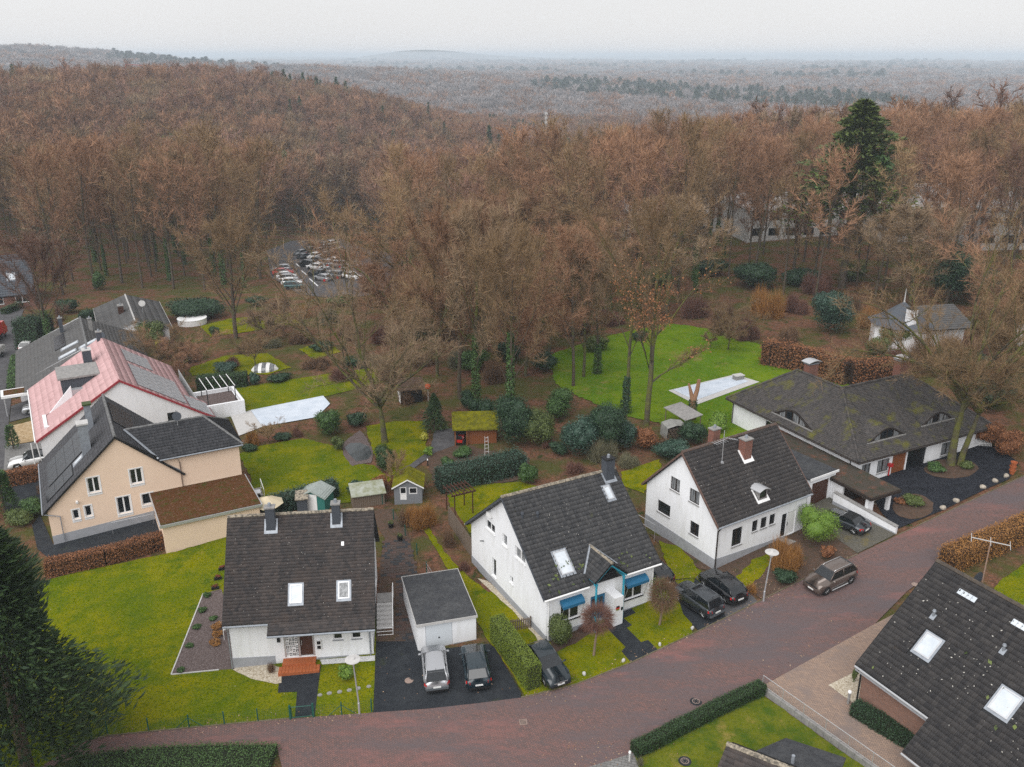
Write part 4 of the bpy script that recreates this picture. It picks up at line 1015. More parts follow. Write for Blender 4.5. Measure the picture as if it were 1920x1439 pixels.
    h.ridge((-ov, W/2, hr+.02), (L+ov, W/2, hr+.02), LICHEN, .13)
    h.specks(fr, L+2*ov, 6.4, 90, .065, LICH)
    xp = h.ppx(fr, 502, 1180)[0]-ov       # the lower apron over the entrance
    h.roof([(xp, -oe-.85, ze-.42), (L+ov, -oe-.85, ze-.42), (L+ov, -oe+.10, ze+.06), (xp, -oe+.10, ze+.06)], T_H1, BLACKP, .26, .24, 'flat', th=.12, kick=.035, name='porch_roof')
    for r in hs: h.skylight(fr, r, SKYGLASS if r is hs[0] else CURTAIN)
    for c, (_, hh) in zip(ch, chs):
        mid = fr[0]+fr[1]*((c[0]+c[2])/2)+fr[2]*(c[1]+.32); h.chimney(mid.x, mid.y+.1, mid.z-.6, mid.z+hh+.35, (c[2]-c[0])*.72, .55, T_SLATE); h.flashing(fr, c[0]+.1, c[1], c[2]-.1, c[1]+.75)
    for x in (0, L):
        s = -1 if x == 0 else 1; xx = x+s*ov
        h.board([(xx, -oe, ze-.16), (xx, W/2, hr-.16), (xx, W/2, hr+.03), (xx, -oe, ze+.03)], (s, 0, 0), .04, BLACKP); h.board([(xx, W+oe, ze-.16), (xx, W/2, hr-.16), (xx, W/2, hr+.03), (xx, W+oe, ze+.03)], (s, 0, 0), .04, BLACKP)
    h.gutter((-ov, -oe-.06, ze-.1), (xp, -oe-.06, ze-.1)); h.gutter((xp, -oe-.92, ze-.52), (L+ov, -oe-.92, ze-.52))
    h.pipe([(-.08, -oe-.06, ze-.1), (-.08, -.12, ze-.75), (-.08, -.12, -.3)]); h.pipe([(L-.25, -oe-.92, ze-.52), (L-.2, -.12, ze-1.1), (L-.2, -.12, -.1)])
    v = MB(frame_m(fr[0]+fr[1]*h.ppx(fr, 642.5, 1020)[0]+fr[2]*h.ppx(fr, 642.5, 1020)[1], fr[1], fr[2], fr[3])); v.box(-.1, -.15, .03, .1, .15, .07); v.build('vent_tile', WPAINT, h.root)
    return h
house1()
# ================================================================ white house with the blue door
def house2():
    L, W, he, hr = 9.50, 11.93, 4.23, 9.18; oe, ov = .34, .40
    h = House('white_house', 'white house with anthracite pantile roof, blue door and blue window awnings', 2.46, 54.51, .0, .507)
    F = ((0, 0), (L, 0)); Lw = ((0, W), (0, 0)); k = (hr-he)/(W/2); ze = he-k*oe
    wl = [h.rect(*Lw, r) for r in ((910.9, 971.6, 928, 1004), (942.4, 999, 950.7, 1027.6), (965.8, 1022.4, 985, 1061), (922.9, 1044.5, 930.4, 1085), (956.5, 1078.4, 962, 1096.6), (897.8, 1072, 906, 1085))]
    wfr = [h.rect(*F, r) for r in ((1052, 1128, 1086, 1151), (1172.2, 1090, 1204.8, 1111))]
    wfr = [(r[0], 1.35, r[2], 2.75) for r in wfr]
    door = (h.wpx(*F, 1108, 1110)[0], .25, h.wpx(*F, 1136, 1105)[0], 2.65)
    gable(h, L, W, he, hr, {'F': wfr+[door], 'L': wl}, WHITE)
    plinthband(h, L, W, (.60, .55, 1.05), PLINTH)
    for i, r in enumerate(wl): h.window(*Lw, r, bars=2 if i in (0, 2) else 1, pane=CURTAIN if i in (1, 2, 4) else GLASS)
    for r in wfr:
        h.window(*F, r, bars=2, sillmat=BLACKP)
        mb = MB(); mb.prism([(r[0]-.12, -.55, r[3]-.02), (r[0]-.12, -.02, r[3]+.22), (r[0]-.12, -.02, r[3]+.50), (r[0]-.12, -.42, r[3]+.38), (r[0]-.12, -.55, r[3]+.2)], (r[2]-r[0]+.24, 0, 0)); a = mb.build('awning', BLUE, h.root)
        mb = MB()
        for x in (r[0]-.08, r[2]+.08): mb.tube([(x, -.5, r[3]), (x, -.05, r[1]+.05)], .02, 5)
        mb.build('awning_arm', ALU, a)
    mb = MB(); mb.box(door[0], .10, door[1], door[2], .16, door[3]); d = mb.build('door', BLUE, h.root)
    for i in range(3):
        q = MB(); x = door[0]+.15+(door[2]-door[0]-.3)*(i+.5)/3; q.box(x-.12, .07, door[1]+1.1, x+.12, .105, door[3]-.3); q.build('pane', GLASS, d)
    mb = MB(); mb.tube([(door[0]+.4, .0, 1.0), (door[0]+.4, .0, 1.9)], .03, 6); mb.build('handle', ALU, d)
    # white pier beside the door with a small round badge of three colours
    px = door[2]; mb = MB(); mb.box(px, -1.15, -.4, px+.80, -.004, 2.75); mb.build('porch_wall', WHITE, h.root)
    for i, (z, m) in enumerate(((1.92, BLACKP), (1.80, M('red_enamel', (.5, .03, .03), rough=.4)), (1.68, LF_YEL))):
        mb = MB(); w = (.13, .17, .13)[i]; mb.box(px+.3-w, -1.19, z, px+.3+w, -1.151, z+.115); mb.build('badge', m, h.root)
    mb = MB(); mb.box(px+.60, -1.2, 1.6, px+.75, -1.151, 1.85); mb.build('letter_box', BLACKP, h.root)
    # main roof
    fr0 = h.pf((-ov, -oe, ze), (L+ov, -oe, ze), (L+ov, W/2, hr))
    big = h.prect(fr0, (1032.8, 1038, 1070.6, 1074.5)); sm = h.prect(fr0, (1128, 914, 1148.8, 936)); big = (big[0]+.1, big[1], big[0]+1.15, big[3]); sm = (sm[0]+.05, sm[1], sm[0]+.62, sm[3])
    apex = h.ppx(fr0, 1108.4, 1022.4)
    def hole(c): return [(c[0]-w, t, c[0]+w, t+.35) for w, t in [((c[1]-i*.35)*.42, i*.35) for i in range(int(c[1]/.35))]]
    rf, fr = h.roof([(-ov, -oe, ze), (L+ov, -oe, ze), (L+ov, W/2, hr), (-ov, W/2, hr)], T_H2, BLACKP, .30, .345, 'wave', holes=[big, sm]+hole((apex[0], apex[1]-.3)))
    h.roof([(L+ov, W+oe, ze), (-ov, W+oe, ze), (-ov, W/2, hr), (L+ov, W/2, hr)], T_H2, BLACKP, .30, .345, 'wave')
    h.ridge((-ov, W/2, hr+.03), (L+ov, W/2, hr+.03), LICHEN, .14)
    h.specks(fr, L+2*ov, 7.2, 150, .075, LICH); h.specks(fr, L+2*ov, 2.2, 40, .3, LF_OLIVE, 'moss_tufts'); h.skylight(fr, big); h.skylight(fr, sm)
    # porch gable over the door
    ap = fr[0]+fr[1]*apex[0]+fr[2]*apex[1]; xm = ap.x-.12; zr = ap.z; hw = 1.45; yf = -1.05; zl = zr-hw*.86
    tl = (zl-ze)/k-oe
    rr, _ = h.roof([(xm-hw, tl, zl), (xm-hw, yf, zl), (xm, yf, zr), (xm, ap.y, zr)], T_H2, BLACKP, .28, .30, 'wave', name='porch_roof', th=.10)
    h.roof([(xm+hw, yf, zl), (xm+hw, tl, zl), (xm, ap.y, zr), (xm, yf, zr)], T_H2, BLACKP, .28, .30, 'wave', name='porch_roof', th=.10)
    h.ridge((xm, yf-.02, zr+.02), (xm, ap.y, zr+.02), LICHEN, .11)
    mb = MB(); 
    for sg in (-1, 1): mb.tube([(xm+sg*hw, tl-.02, zl+.07), (xm, ap.y-.03, zr+.06)], .09, 5)
    mb.build('valley_flashing', ZINC, h.root)
    for sg in (-1, 1): mb = MB(); x = xm+sg*hw*.83; mb.box(x-.07, yf+.2, zl-.24, x+.07, -.02, zl-.10); mb.build('porch_beam', LBLUE, h.root)
    for sg in (-1, 1): mb = MB(); mb.prism([(xm, yf+.06, zr-.12), (xm+sg*hw, yf+.06, zl-.12), (xm+sg*hw, yf+.06, zl-.26), (xm, yf+.06, zr-.28)], (0, .06, 0)); mb.build('porch_board', LBLUE, h.root)
    for x in (xm-hw*.83, xm+hw*.83):
        mb = MB(); mb.tube([(x, yf+.13, -.5), (x, yf+.13, .1), (x, yf+.13, zl-.5), (x, yf+.13, zl-.22)], [.10, .085, .08, .13], 8); mb.build('post', LBLUE, h.root)
    mb = MB(); mb.box(xm-hw*1.0, yf-.2, -.6, xm+hw*1.05, -.002, .18); mb.build('porch_floor', CONC, h.root)
    # chimney and vents
    c = h.ppx(fr, 1144, 901); p = fr[0]+fr[1]*c[0]+fr[2]*c[1]; h.chimney(p.x, p.y+.35, p.z-.3, p.z+1.75, .78, .72, T_SLATE, BLACKP); h.flashing(fr, c[0]-.42, c[1], c[0]+.42, c[1]+.8)
    for u, v in ((979.4, 972), (1008, 971)):
        c = h.ppx(fr, u, v); p = fr[0]+fr[1]*c[0]+fr[2]*c[1]; mb = MB(); mb.tube([p-Vector((0, 0, .1)), p+Vector((0, 0, .35))], .09, 8); mb.tube([p+Vector((0, 0, .35)), p+Vector((0, 0, .48))], [.14, .10], 8); mb.build('vent_pipe', T_SLATE, h.root)
    for x in (0, L):
        s = -1 if x == 0 else 1; xx = x+s*ov
        for yy in (-oe, W+oe): h.board([(xx, yy, ze-.18), (xx, W/2, hr-.18), (xx, W/2, hr+.02), (xx, yy, ze+.02)], (s, 0, 0), .04, T_SLATE if s < 0 else BLACKP)
    h.gutter((-ov, -oe-.06, ze-.1), (xm-hw, -oe-.06, ze-.1), WPAINT); h.gutter((xm+hw, -oe-.06, ze-.1), (L+ov, -oe-.06, ze-.1), WPAINT)
    h.pipe([(.12, -oe-.06, ze-.1), (.12, -.08, ze-.5), (.12, -.08, -.2)], WPAINT); h.pipe([(L-.1, -oe-.06, ze-.1), (L-.1, -.08, ze-.5), (L-.1, -.08, -.2)], WPAINT)
    h.gutter((-ov, W+oe+.06, ze-.1), (L+ov, W+oe+.06, ze-.1), WPAINT)
    mb = MB(); mb.box(-.28, W*.5+2.2, 6.35, -.0, W*.5+2.75, 6.75); mb.build('awning_box', WPAINT, h.root)
    mb = MB(); mb.tube([(0, 9.7, 3.5), (-.35, 9.7, 3.6)], .04, 6); mb.build('wall_lamp', BLACKP, h.root)
    return h
house2()
# ================================================================ white house with the brick chimney and small zinc dormer
def house3():
    L, W, he, hr = 10.51, 8.50, 4.45, 8.81; oe, ov = .35, .25
    h = House('white_house', 'white house with dark pantile roof, red brick chimney and small zinc roof dormer', 16.32, 62.88, .93, .572)
    F = ((0, 0), (L, 0)); Lw = ((0, W), (0, 0)); k = (hr-he)/(W/2); ze = he-k*oe
    wl = [h.rect(*Lw, r) for r in ((1258.2, 892, 1273.8, 926), (1293.9, 914.2, 1310.3, 949.4), (1233.9, 936.3, 1255.6, 971.5), (1294.6, 975.4, 1309, 1009.3))]
    cl = [h.rect(*Lw, r) for r in ((1248.3, 992.4, 1261.3, 1006.7), (1301.2, 1031.4, 1312.1, 1045.8))]; cd_ = h.rect(*Lw, (1226.9, 978, 1237.8, 1012))
    wfr = [h.rect(*F, r) for r in ((1374.1, 993.7, 1389.7, 1019.7), (1411.4, 978, 1419.7, 995), (1427.5, 972.3, 1436.6, 988.4), (1443.9, 966.3, 1452.3, 982))]
    d0 = h.wpx(*F, 1465.8, 975)[0]; door = (d0, .55, d0+.62, 2.75); dpan = (d0+.70, .55, d0+1.75, 2.75)
    gable(h, L, W, he, hr, {'F': wfr+[door, dpan], 'L': wl+cl+[cd_]}, WHITE)
    plinthband(h, L, W, (.95, .45, 1.25), PLINTH, down=2)
    for i, r in enumerate(wl): h.window(*Lw, r, DARKFRAME, CURTAIN if i in (0, 1) else GLASS, bars=2 if i != 2 else 1, sillmat=CONC)
    for r in cl: h.window(*Lw, r, DARKFRAME, sill=False)
    h.window(*Lw, cd_, DARKFRAME, sill=False, name='cellar_door')
    for i, r in enumerate(wfr): h.window(*F, r, DARKFRAME, GLASS, bars=2 if i == 0 else 1, sillmat=CONC)
    mb = MB(); mb.box(door[0], .08, door[1], door[2], .12, door[3]); d = mb.build('door', BLACKP, h.root)
    mb = MB(); mb.box(dpan[0], .08, dpan[1], dpan[2], .12, dpan[3]); d2 = mb.build('door', WPAINT, h.root); mb = MB(); mb.box(dpan[0]+.1, .03, 1.45, dpan[0]+.14, .08, 1.75); mb.build('handle', BLACKP, d2)
    mb = MB(); mb.box(door[0]-.15, -1.1, -1, dpan[2]+.2, -.03, .45); mb.build('door_step', CONC, h.root)
    fr0 = h.pf((-ov, -oe, ze), (L+ov, -oe, ze), (L+ov, W/2, hr))
    cc = h.ppx(fr0, 1401.5, 862); dm = h.ppx(fr0, 1429.5, 937)
    ch = (cc[0]-.42, cc[1], cc[0]+.42, cc[1]+.8); dh = (dm[0]-.52, dm[1], dm[0]+.52, dm[1]+1.3)
    rf, fr = h.roof([(-ov, -oe, ze), (L+ov, -oe, ze), (L+ov, W/2, hr), (-ov, W/2, hr)], T_H3, BLACKP, .30, .335, 'wave', holes=[ch, dh], streak=lambda a, t: .3 if abs(a-cc[0]+.25) < .3 and t < cc[1] and t > cc[1]-2 else 0)
    h.roof([(L+ov, W+oe, ze), (-ov, W+oe, ze), (-ov, W/2, hr), (L+ov, W/2, hr)], T_H3, BLACKP, .30, .335, 'wave')
    h.ridge((-ov, W/2, hr+.03), (L+ov, W/2, hr+.03), M('brown_ridge', (.13, .085, .065), (.07, .055, .05), 5.), .14)
    VER = M('brown_verge', (.16, .09, .07), (.09, .06, .05), 5.)
    for x in (0, L):
        s = -1 if x == 0 else 1; xx = x+s*ov
        for yy in (-oe, W+oe): h.board([(xx, yy, ze-.16), (xx, W/2, hr-.16), (xx, W/2, hr+.06), (xx, yy, ze+.06)], (s, 0, 0), .10, VER)
    p = fr[0]+fr[1]*cc[0]+fr[2]*cc[1]; h.chimney(p.x, p.y+.35, p.z-.4, p.z+1.75, .86, .72, REDBRICK, CONC); h.flashing(fr, *ch, WPAINT, .16)
    h.specks(fr, L+2*ov, 5.6, 60, .08, LICH)
    # dormer with a bent zinc roof
    p = fr[0]+fr[1]*dm[0]+fr[2]*dm[1]; w = .46
    mb = MB(); mb.box(p.x-w, p.y-.02, p.z-.05, p.x-w+.08, p.y+1.0, p.z+.95); mb.box(p.x+w-.08, p.y-.02, p.z-.05, p.x+w, p.y+1.0, p.z+.95); mb.box(p.x-w+.08, p.y-.02, p.z-.05, p.x+w-.08, p.y+.06, p.z+.16); d = mb.build('dormer', CONC, h.root)
    h.window((p.x-w+.08, p.y), (p.x+w-.08, p.y), (0, p.z+.16, 2*w-.16, p.z+.9), DARKFRAME, sill=False, depth=.03, name='dormer_window')
    mb = MB(); n = 8; pr = [(p.x-w-.2+(2*w+.4)*i/n, p.y-.25, p.z+.88+.22*math.sin(math.pi*i/n)) for i in range(n+1)]; lo = [(a[0], a[1], a[2]-.05) for a in pr[::-1]]
    mb.prism(pr+lo, (0, 1.75, 0)); mb.build('dormer_roof', ALU, d)
    h.flashing(fr, dh[0]-.03, dh[1], dh[2]+.03, dh[1]+.9, WPAINT, .14)
    # aerial
    a = h.ppx(fr, 1353.3, 868.6); p = fr[0]+fr[1]*a[0]+fr[2]*a[1]; mb = MB(); z1 = p.z+2.9
    mb.tube([p, (p.x, p.y, z1)], .035, 6); mb.box(p.x-.12, p.y-.12, p.z-.05, p.x+.12, p.y+.12, p.z+.12)
    mb.tube([(p.x-1.1, p.y, z1-.9), (p.x+.6, p.y+.2, z1-.9)], .018, 4); mb.tube([(p.x-.1, p.y-.2, z1-.5), (p.x+1.3, p.y-.3, z1-1.0)], .018, 4)
    for i in range(5): x = p.x-1.0+i*.3; mb.tube([(x, p.y-.35, z1-.9), (x, p.y+.35, z1-.9)], .012, 4)
    for i in range(4): x = p.x+.3+i*.28; mb.tube([(x, p.y-.5, z1-.66-i*.1), (x, p.y-.05, z1-.66-i*.1)], .012, 4)
    mb.build('aerial', ALU, h.root)
    h.gutter((-ov, -oe-.06, ze-.1), (L+ov, -oe-.06, ze-.1)); h.pipe([(.02, -oe-.06, ze-.1), (.02, -.1, ze-.6), (.02, -.1, -1.)], DARKFRAME, .06)
    mb = MB(); q = h.loc(G(1455, 1030)); mb.tube([(L-.8, -.02, 3.1), (L-.8, -.3, 3.1)], .10, 8); mb.build('wall_lamp', ALU, h.root)
    # cellar well and outside cellar railing
    mb = MB(); mb.box(3.6, -1.0, -1.5, 4.9, -.03, .0); mb.build('light_well', CONC, h.root)
    mb = MB()
    for y in (6.0, 7.2, 8.4): mb.tube([(-1.1, y, -.3), (-1.1, y, 1.6)], .025, 5)
    mb.tube([(-1.1, 6, 1.6), (-1.1, 8.4, 1.6)], .025, 5); mb.tube([(-1.1, 6, 1.0), (-1.1, 8.4, 1.0)], .02, 5); mb.build('railing', ALU, h.root)
    # second chimney behind the ridge
    h.chimney(4.3, W/2+1.0, 7.4, 9.5, .8, .6, REDBRICK, CONC)
    return h
H3 = house3()
# garage joined to it, with a brown door
def garage3():
    a = H3.o; h = House('garage', 'white flat-roofed garage with brown door between the white house and the villa', 0, 0, 0, 0, 'garage')
    p0 = G(1512, 952); p1 = G(1551, 941); yaw = H3.yaw; bpy.data.objects.remove(h.root)
    h = House('garage', 'white flat-roofed garage with brown door between the white house and the villa', p0.x, p0.y, tz(p0.x, p0.y), yaw, 'garage')
    L, W, H = 3.6, 7.0, 2.75
    mb = MB(); dr = (.45, -.0, 2.75, 2.25); h.wall(mb, (0, 0), (L, 0), [(0, -1), (L, -1), (L, H), (0, H)], [dr])
    h.wall(mb, (L, 0), (L, W), [(0, -1), (W, -1), (W, H), (0, H)]); h.wall(mb, (0, W), (0, 0), [(0, -1), (W, -1), (W, H), (0, H)]); h.wall(mb, (L, W), (0, W), [(0, -1), (L, -1), (L, H), (0, H)]); mb.build('walls', WHITE, h.root)
    d = MB(); d.box(dr[0], .10, -.3, dr[2], .15, dr[3]); dd = d.build('door', DOORBR, h.root)
    for i in range(7):
        q = MB(); x = dr[0]+(dr[2]-dr[0])*i/7; q.box(x+.02, .075, .02, x+(dr[2]-dr[0])/7-.02, .10, dr[3]-.03); q.build('plank', DOORBR, dd)
    mb = MB(); mb.box(-.1, -.15, H, L+.1, W, H+.10); mb.build('roof', FELT, h.root); mb = MB(); mb.box(-.12, -.22, H-.06, L+.12, -.15, H+.16); mb.build('fascia', WPAINT, h.root)
garage3()
# ================================================================ cream house with solar panels and its moss-roofed garage
def solar(h, fr, r, nx, ny, mat, label=None, hgt=.10):
    (s0, t0, s1, t1) = r; X = frame_m(fr[0]+fr[1]*s0+fr[2]*t0, fr[1], fr[2], fr[3]); w, q = (s1-s0)/nx, (t1-t0)/ny
    mb = MB(X); mb.box(0, 0, .03, s1-s0, t1-t0, hgt-.03); p = mb.build('solar_array', BLACKP, h.root)
    if label: p['label'] = label
    me = None
    for i in range(nx):
        for j in range(ny):
            mb = MB(frame_m(Vector((0, 0, 0)), fr[1], fr[2], fr[3])); mb.box(.015, .015, hgt-.028, w-.015, q-.015, hgt); me = me or mb.mesh('panel', mat)
            link('panel', me, p, X @ Vector((i*w, j*q, 0)))
    return p
def house4():
    L, W, he, hr, heB = 11.19, 11.31, 4.16, 8.73, 3.07; rb = 5.05; k = (hr-he)/rb
    h = House('cream_house', 'cream rendered house with dark roof full of solar panels and a hipped wing', -30.61, 74.97, -.24, 2.058)
    Lw = ((0, W), (0, 0)); yw = -5.4; zw = 6.05
    ws = [(W-7.85, 3.72, W-6.85, 5.2), (W-4.33, 3.78, W-3.28, 5.25), (W-9.42, 1.5, W-8.88, 2.45), (W-8.42, 1.52, W-7.85, 2.6), (W-5.75, 1.1, W-4.62, 2.78), (W-3.66, 1.5, W-2.68, 2.62)]
    mb = MB()
    h.wall(mb, (0, W), (0, yw), [(0, -1.5), (W-yw, -1.5), (W-yw, zw), (W-1.8, zw-.15), (W-rb, hr), (0, heB)], ws)
    h.wall(mb, (0, yw), (6, yw), [(0, -1.5), (6, -1.5), (6, zw), (0, zw)]); h.wall(mb, (6, yw), (6, 0), [(0, -1.5), (5.4, -1.5), (5.4, zw), (0, zw)])
    h.wall(mb, (6, 0), (L, 0), [(0, -1.5), (L-6, -1.5), (L-6, he), (0, he)]); h.wall(mb, (L, 0), (L, W), [(0, -1.5), (W, -1.5), (W, heB), (rb, hr), (0, he)]); h.wall(mb, (L, W), (0, W), [(0, -1.5), (L, -1.5), (L, heB), (0, heB)])
    mb.build('walls', CREAM, h.root)
    mb = MB(); mb.prism([(-.03, W, -1.5), (-.03, 2.8, -1.5), (-.03, 2.8, .75), (-.03, W, .35)], (.028, 0, 0)); mb.build('plinth', PLINTH, h.root)
    for i, r in enumerate(ws):
        h.window(*Lw, r, bars=2 if i in (0, 1, 4) else 1, sillmat=WPAINT, fw=.09)
        mb = MB(); x = -.025; y0, y1 = W-r[2], W-r[0]; f = .10
        mb.box(x, y0-f, r[1]-.28, -.003, y1+f, r[1]); mb.box(x, y0-f, r[3], -.003, y1+f, r[3]+f); mb.box(x, y0-f, r[1], -.003, y0, r[3]); mb.box(x, y1, r[1], -.003, y1+f, r[3]); mb.build('window_surround', WPAINT, h.root)
    zeL = heB-k*.35; zeR = he-k*.35; ov = .22
    yl = W+.35
    # left slope (towards the street) with a stepped eave, right slope, wing
    rf, fl = h.roof([(L+ov, yl, zeL), (-ov, yl, zeL), (-ov, rb, hr), (L+ov, rb, hr)], T_H4, BLACKP, .30, .30, 'flat', kick=.02)
    h.roof([(-ov, -.35, zeR), (L+ov, -.35, zeR), (L+ov, rb, hr), (-ov, rb, hr)], T_H4, BLACKP, .30, .30, 'flat', kick=.02)
    _, f2 = h.roof([(-ov, -.35, zeR), (-ov+.001+L+2*ov, -.35, zeR), (L+ov, rb, hr), (-ov, rb, hr)][:0] or [(-.35, yw-.35, zw-.2), (-.35, 1.75, zw-.2), (3, 4.05, 7.95), (3, -3.0, 7.95)][::1], T_H4W, BLACKP, .30, .34, 'wave')
    h.roof([(6.35, yw-.35, zw-.2), (-.35, yw-.35, zw-.2), (3, -3.0, 7.95)], T_H4W, BLACKP, .30, .34, 'wave')
    h.slab([(6.35, 1.75, zw-.2), (6.35, yw-.35, zw-.2), (3, -3.0, 7.95), (3, 4.05, 7.95)], .12, T_H4W)
    h.ridge((-ov, rb, hr+.02), (L+ov, rb, hr+.02), RIDGEG, .14); h.ridge((3, -3, 7.98), (3, 4.0, 7.98), RIDGEG, .11)
    h.ridge((-.35, yw-.35, zw-.17), (3, -3, 7.97), RIDGEG, .11); h.ridge((6.35, yw-.35, zw-.17), (3, -3, 7.97), RIDGEG, .11)
    mb = MB(); mb.tube([(-.35, 1.75, zw-.12), (3, 4.05, 8.0)], .10, 5); mb.build('valley_flashing', ZINC, h.root)
    solar(h, fl, [L+ov-9.0, 1.0, L+ov-3.6, 5.6], 3, 4, SOLAR); solar(h, fl, [L+ov-3.3, .6, L+ov-.9, 3.9], 2, 3, SOLAR)
    fr_ = h.pf((-ov, -.35, zeR), (L+ov, -.35, zeR), (L+ov, rb, hr)); solar(h, fr_, [4.3, 4.6, 9.8, 7.0], 4, 2, SOLAR)
    h.skylight(fl, (L+ov-3.1, 4.2, L+ov-2.4, 5.2))
    mb = MB(); mb.box(2.4, 7.0, 6.1, 3.3, 7.8, 9.3); c = mb.build('chimney', ZINC, h.root); mb = MB(); mb.box(2.3, 6.9, 9.3, 3.4, 7.9, 9.45); mb.build('cap', CONCL, c)
    mb = MB(); mb.box(6.6, 6.4, 7.0, 7.3, 7.0, 9.6); c = mb.build('chimney', ZINC, h.root); mb = MB(); mb.box(6.5, 6.3, 9.6, 7.4, 7.1, 9.75); mb.build('cap', LF_OLIVE, c)
    h.gutter((-ov, yl+.06, zeL-.1), (L+ov, yl+.06, zeL-.1)); h.gutter((-.4, yw-.35, zw-.3), (-.4, 1.7, zw-.3)); h.pipe([(-.42, .2, zw-.3), (-.1, .0, zw-1.0), (-.1, .0, 2.5)], M('copper_pipe', (.18, .12, .09), rough=.6)); h.pipe([(-ov, yl, zeL-.1), (-.15, W-.9, zeL-.6), (-.15, W-.9, -.3)])
    h.board([(-ov, rb, hr-.16), (-ov, rb, hr+.03), (-ov, yl, zeL+.03), (-ov, yl, zeL-.16)], (-1, 0, 0), .05, BLACKP); h.board([(-ov, rb, hr-.16), (-ov, rb, hr+.03), (-ov, 1.6, zw-.1), (-ov, 1.6, zw-.3)], (-1, 0, 0), .05, BLACKP)
    h.board([(-.06, 1.75, zw-.35), (-.06, 0, zw-1.75), (-.06, 0, zw-1.9), (-.06, 1.75, zw-.5)], (-1, 0, 0), .06, ZINC)
    # dish and mast on the wing
    p = f2[0]+f2[1]*5.2+f2[2]*3.4; mb = MB(); mb.tube([p, p+Vector((0, 0, 1.6))], .03, 6); a = mb.build('aerial_mast', ALU, h.root)
    mb = MB(frame_m(p+Vector((-.15, 0, 1.0)), Vector((0, 1, 0)), Vector((.3, 0, .95)).normalized(), Vector((-.95, 0, .3)).normalized())); mb.lathe([(.02, -.10), (.25, -.06), (.42, .03)], 14); mb.build('dish', T_SLATE, a)
    # outside steps and cellar railing
    mb = MB()
    for i in range(4): mb.box(-.4-i*.3, yw-1.6, -.6, -.1-i*.3, yw-.1, .9-i*.2)
    mb.build('steps', CONC, h.root); mb = MB(); mb.tube([(-.3, yw-1.6, .9), (-.3, yw-1.6, 1.9), (-1.5, yw-1.6, 1.3), (-1.5, yw-1.6, .3)], .03, 5); mb.build('railing', WPAINT, h.root)
    mb = MB(); mb.tube([(-.9, 3.0, -.3), (-.9, 3.0, .9), (-.9, 6.5, .9), (-.9, 6.5, -.3)], .02, 5); mb.build('railing', ALU, h.root)
    mb = MB(); mb.tube([(0, 8.9, 3.2), (-.25, 8.9, 3.15)], .11, 8); mb.build('wall_lamp', WPAINT, h.root)
    # garage
    g = House('garage', 'cream garage with red-brown sedum roof in front of the cream house', -30.61, 74.97, -.24, 2.058, 'garage')
    mb = MB(); pl = [(-6.75, 2.75), (-6.75, -5.45), (-.06, -5.45), (-.06, 2.75)]
    for i in range(4):
        a, b = pl[i], pl[(i+1) % 4]; d = math.hypot(b[0]-a[0], b[1]-a[1]); g.wall(mb, a, b, [(0, -1.5), (d, -1.5), (d, 2.35), (0, 2.35)])
    mb.build('walls', CREAM, g.root)
    mb = MB(); mb.box(-7.0, -5.7, 2.35, -.06, 3.0, 2.60); mb.build('fascia', ALU, g.root)
    o = MB(); o.box(-6.9, -5.6, 2.60, -.15, 2.9, 2.66); o.build('sedum_roof', SEDUM, g.root)
house4()
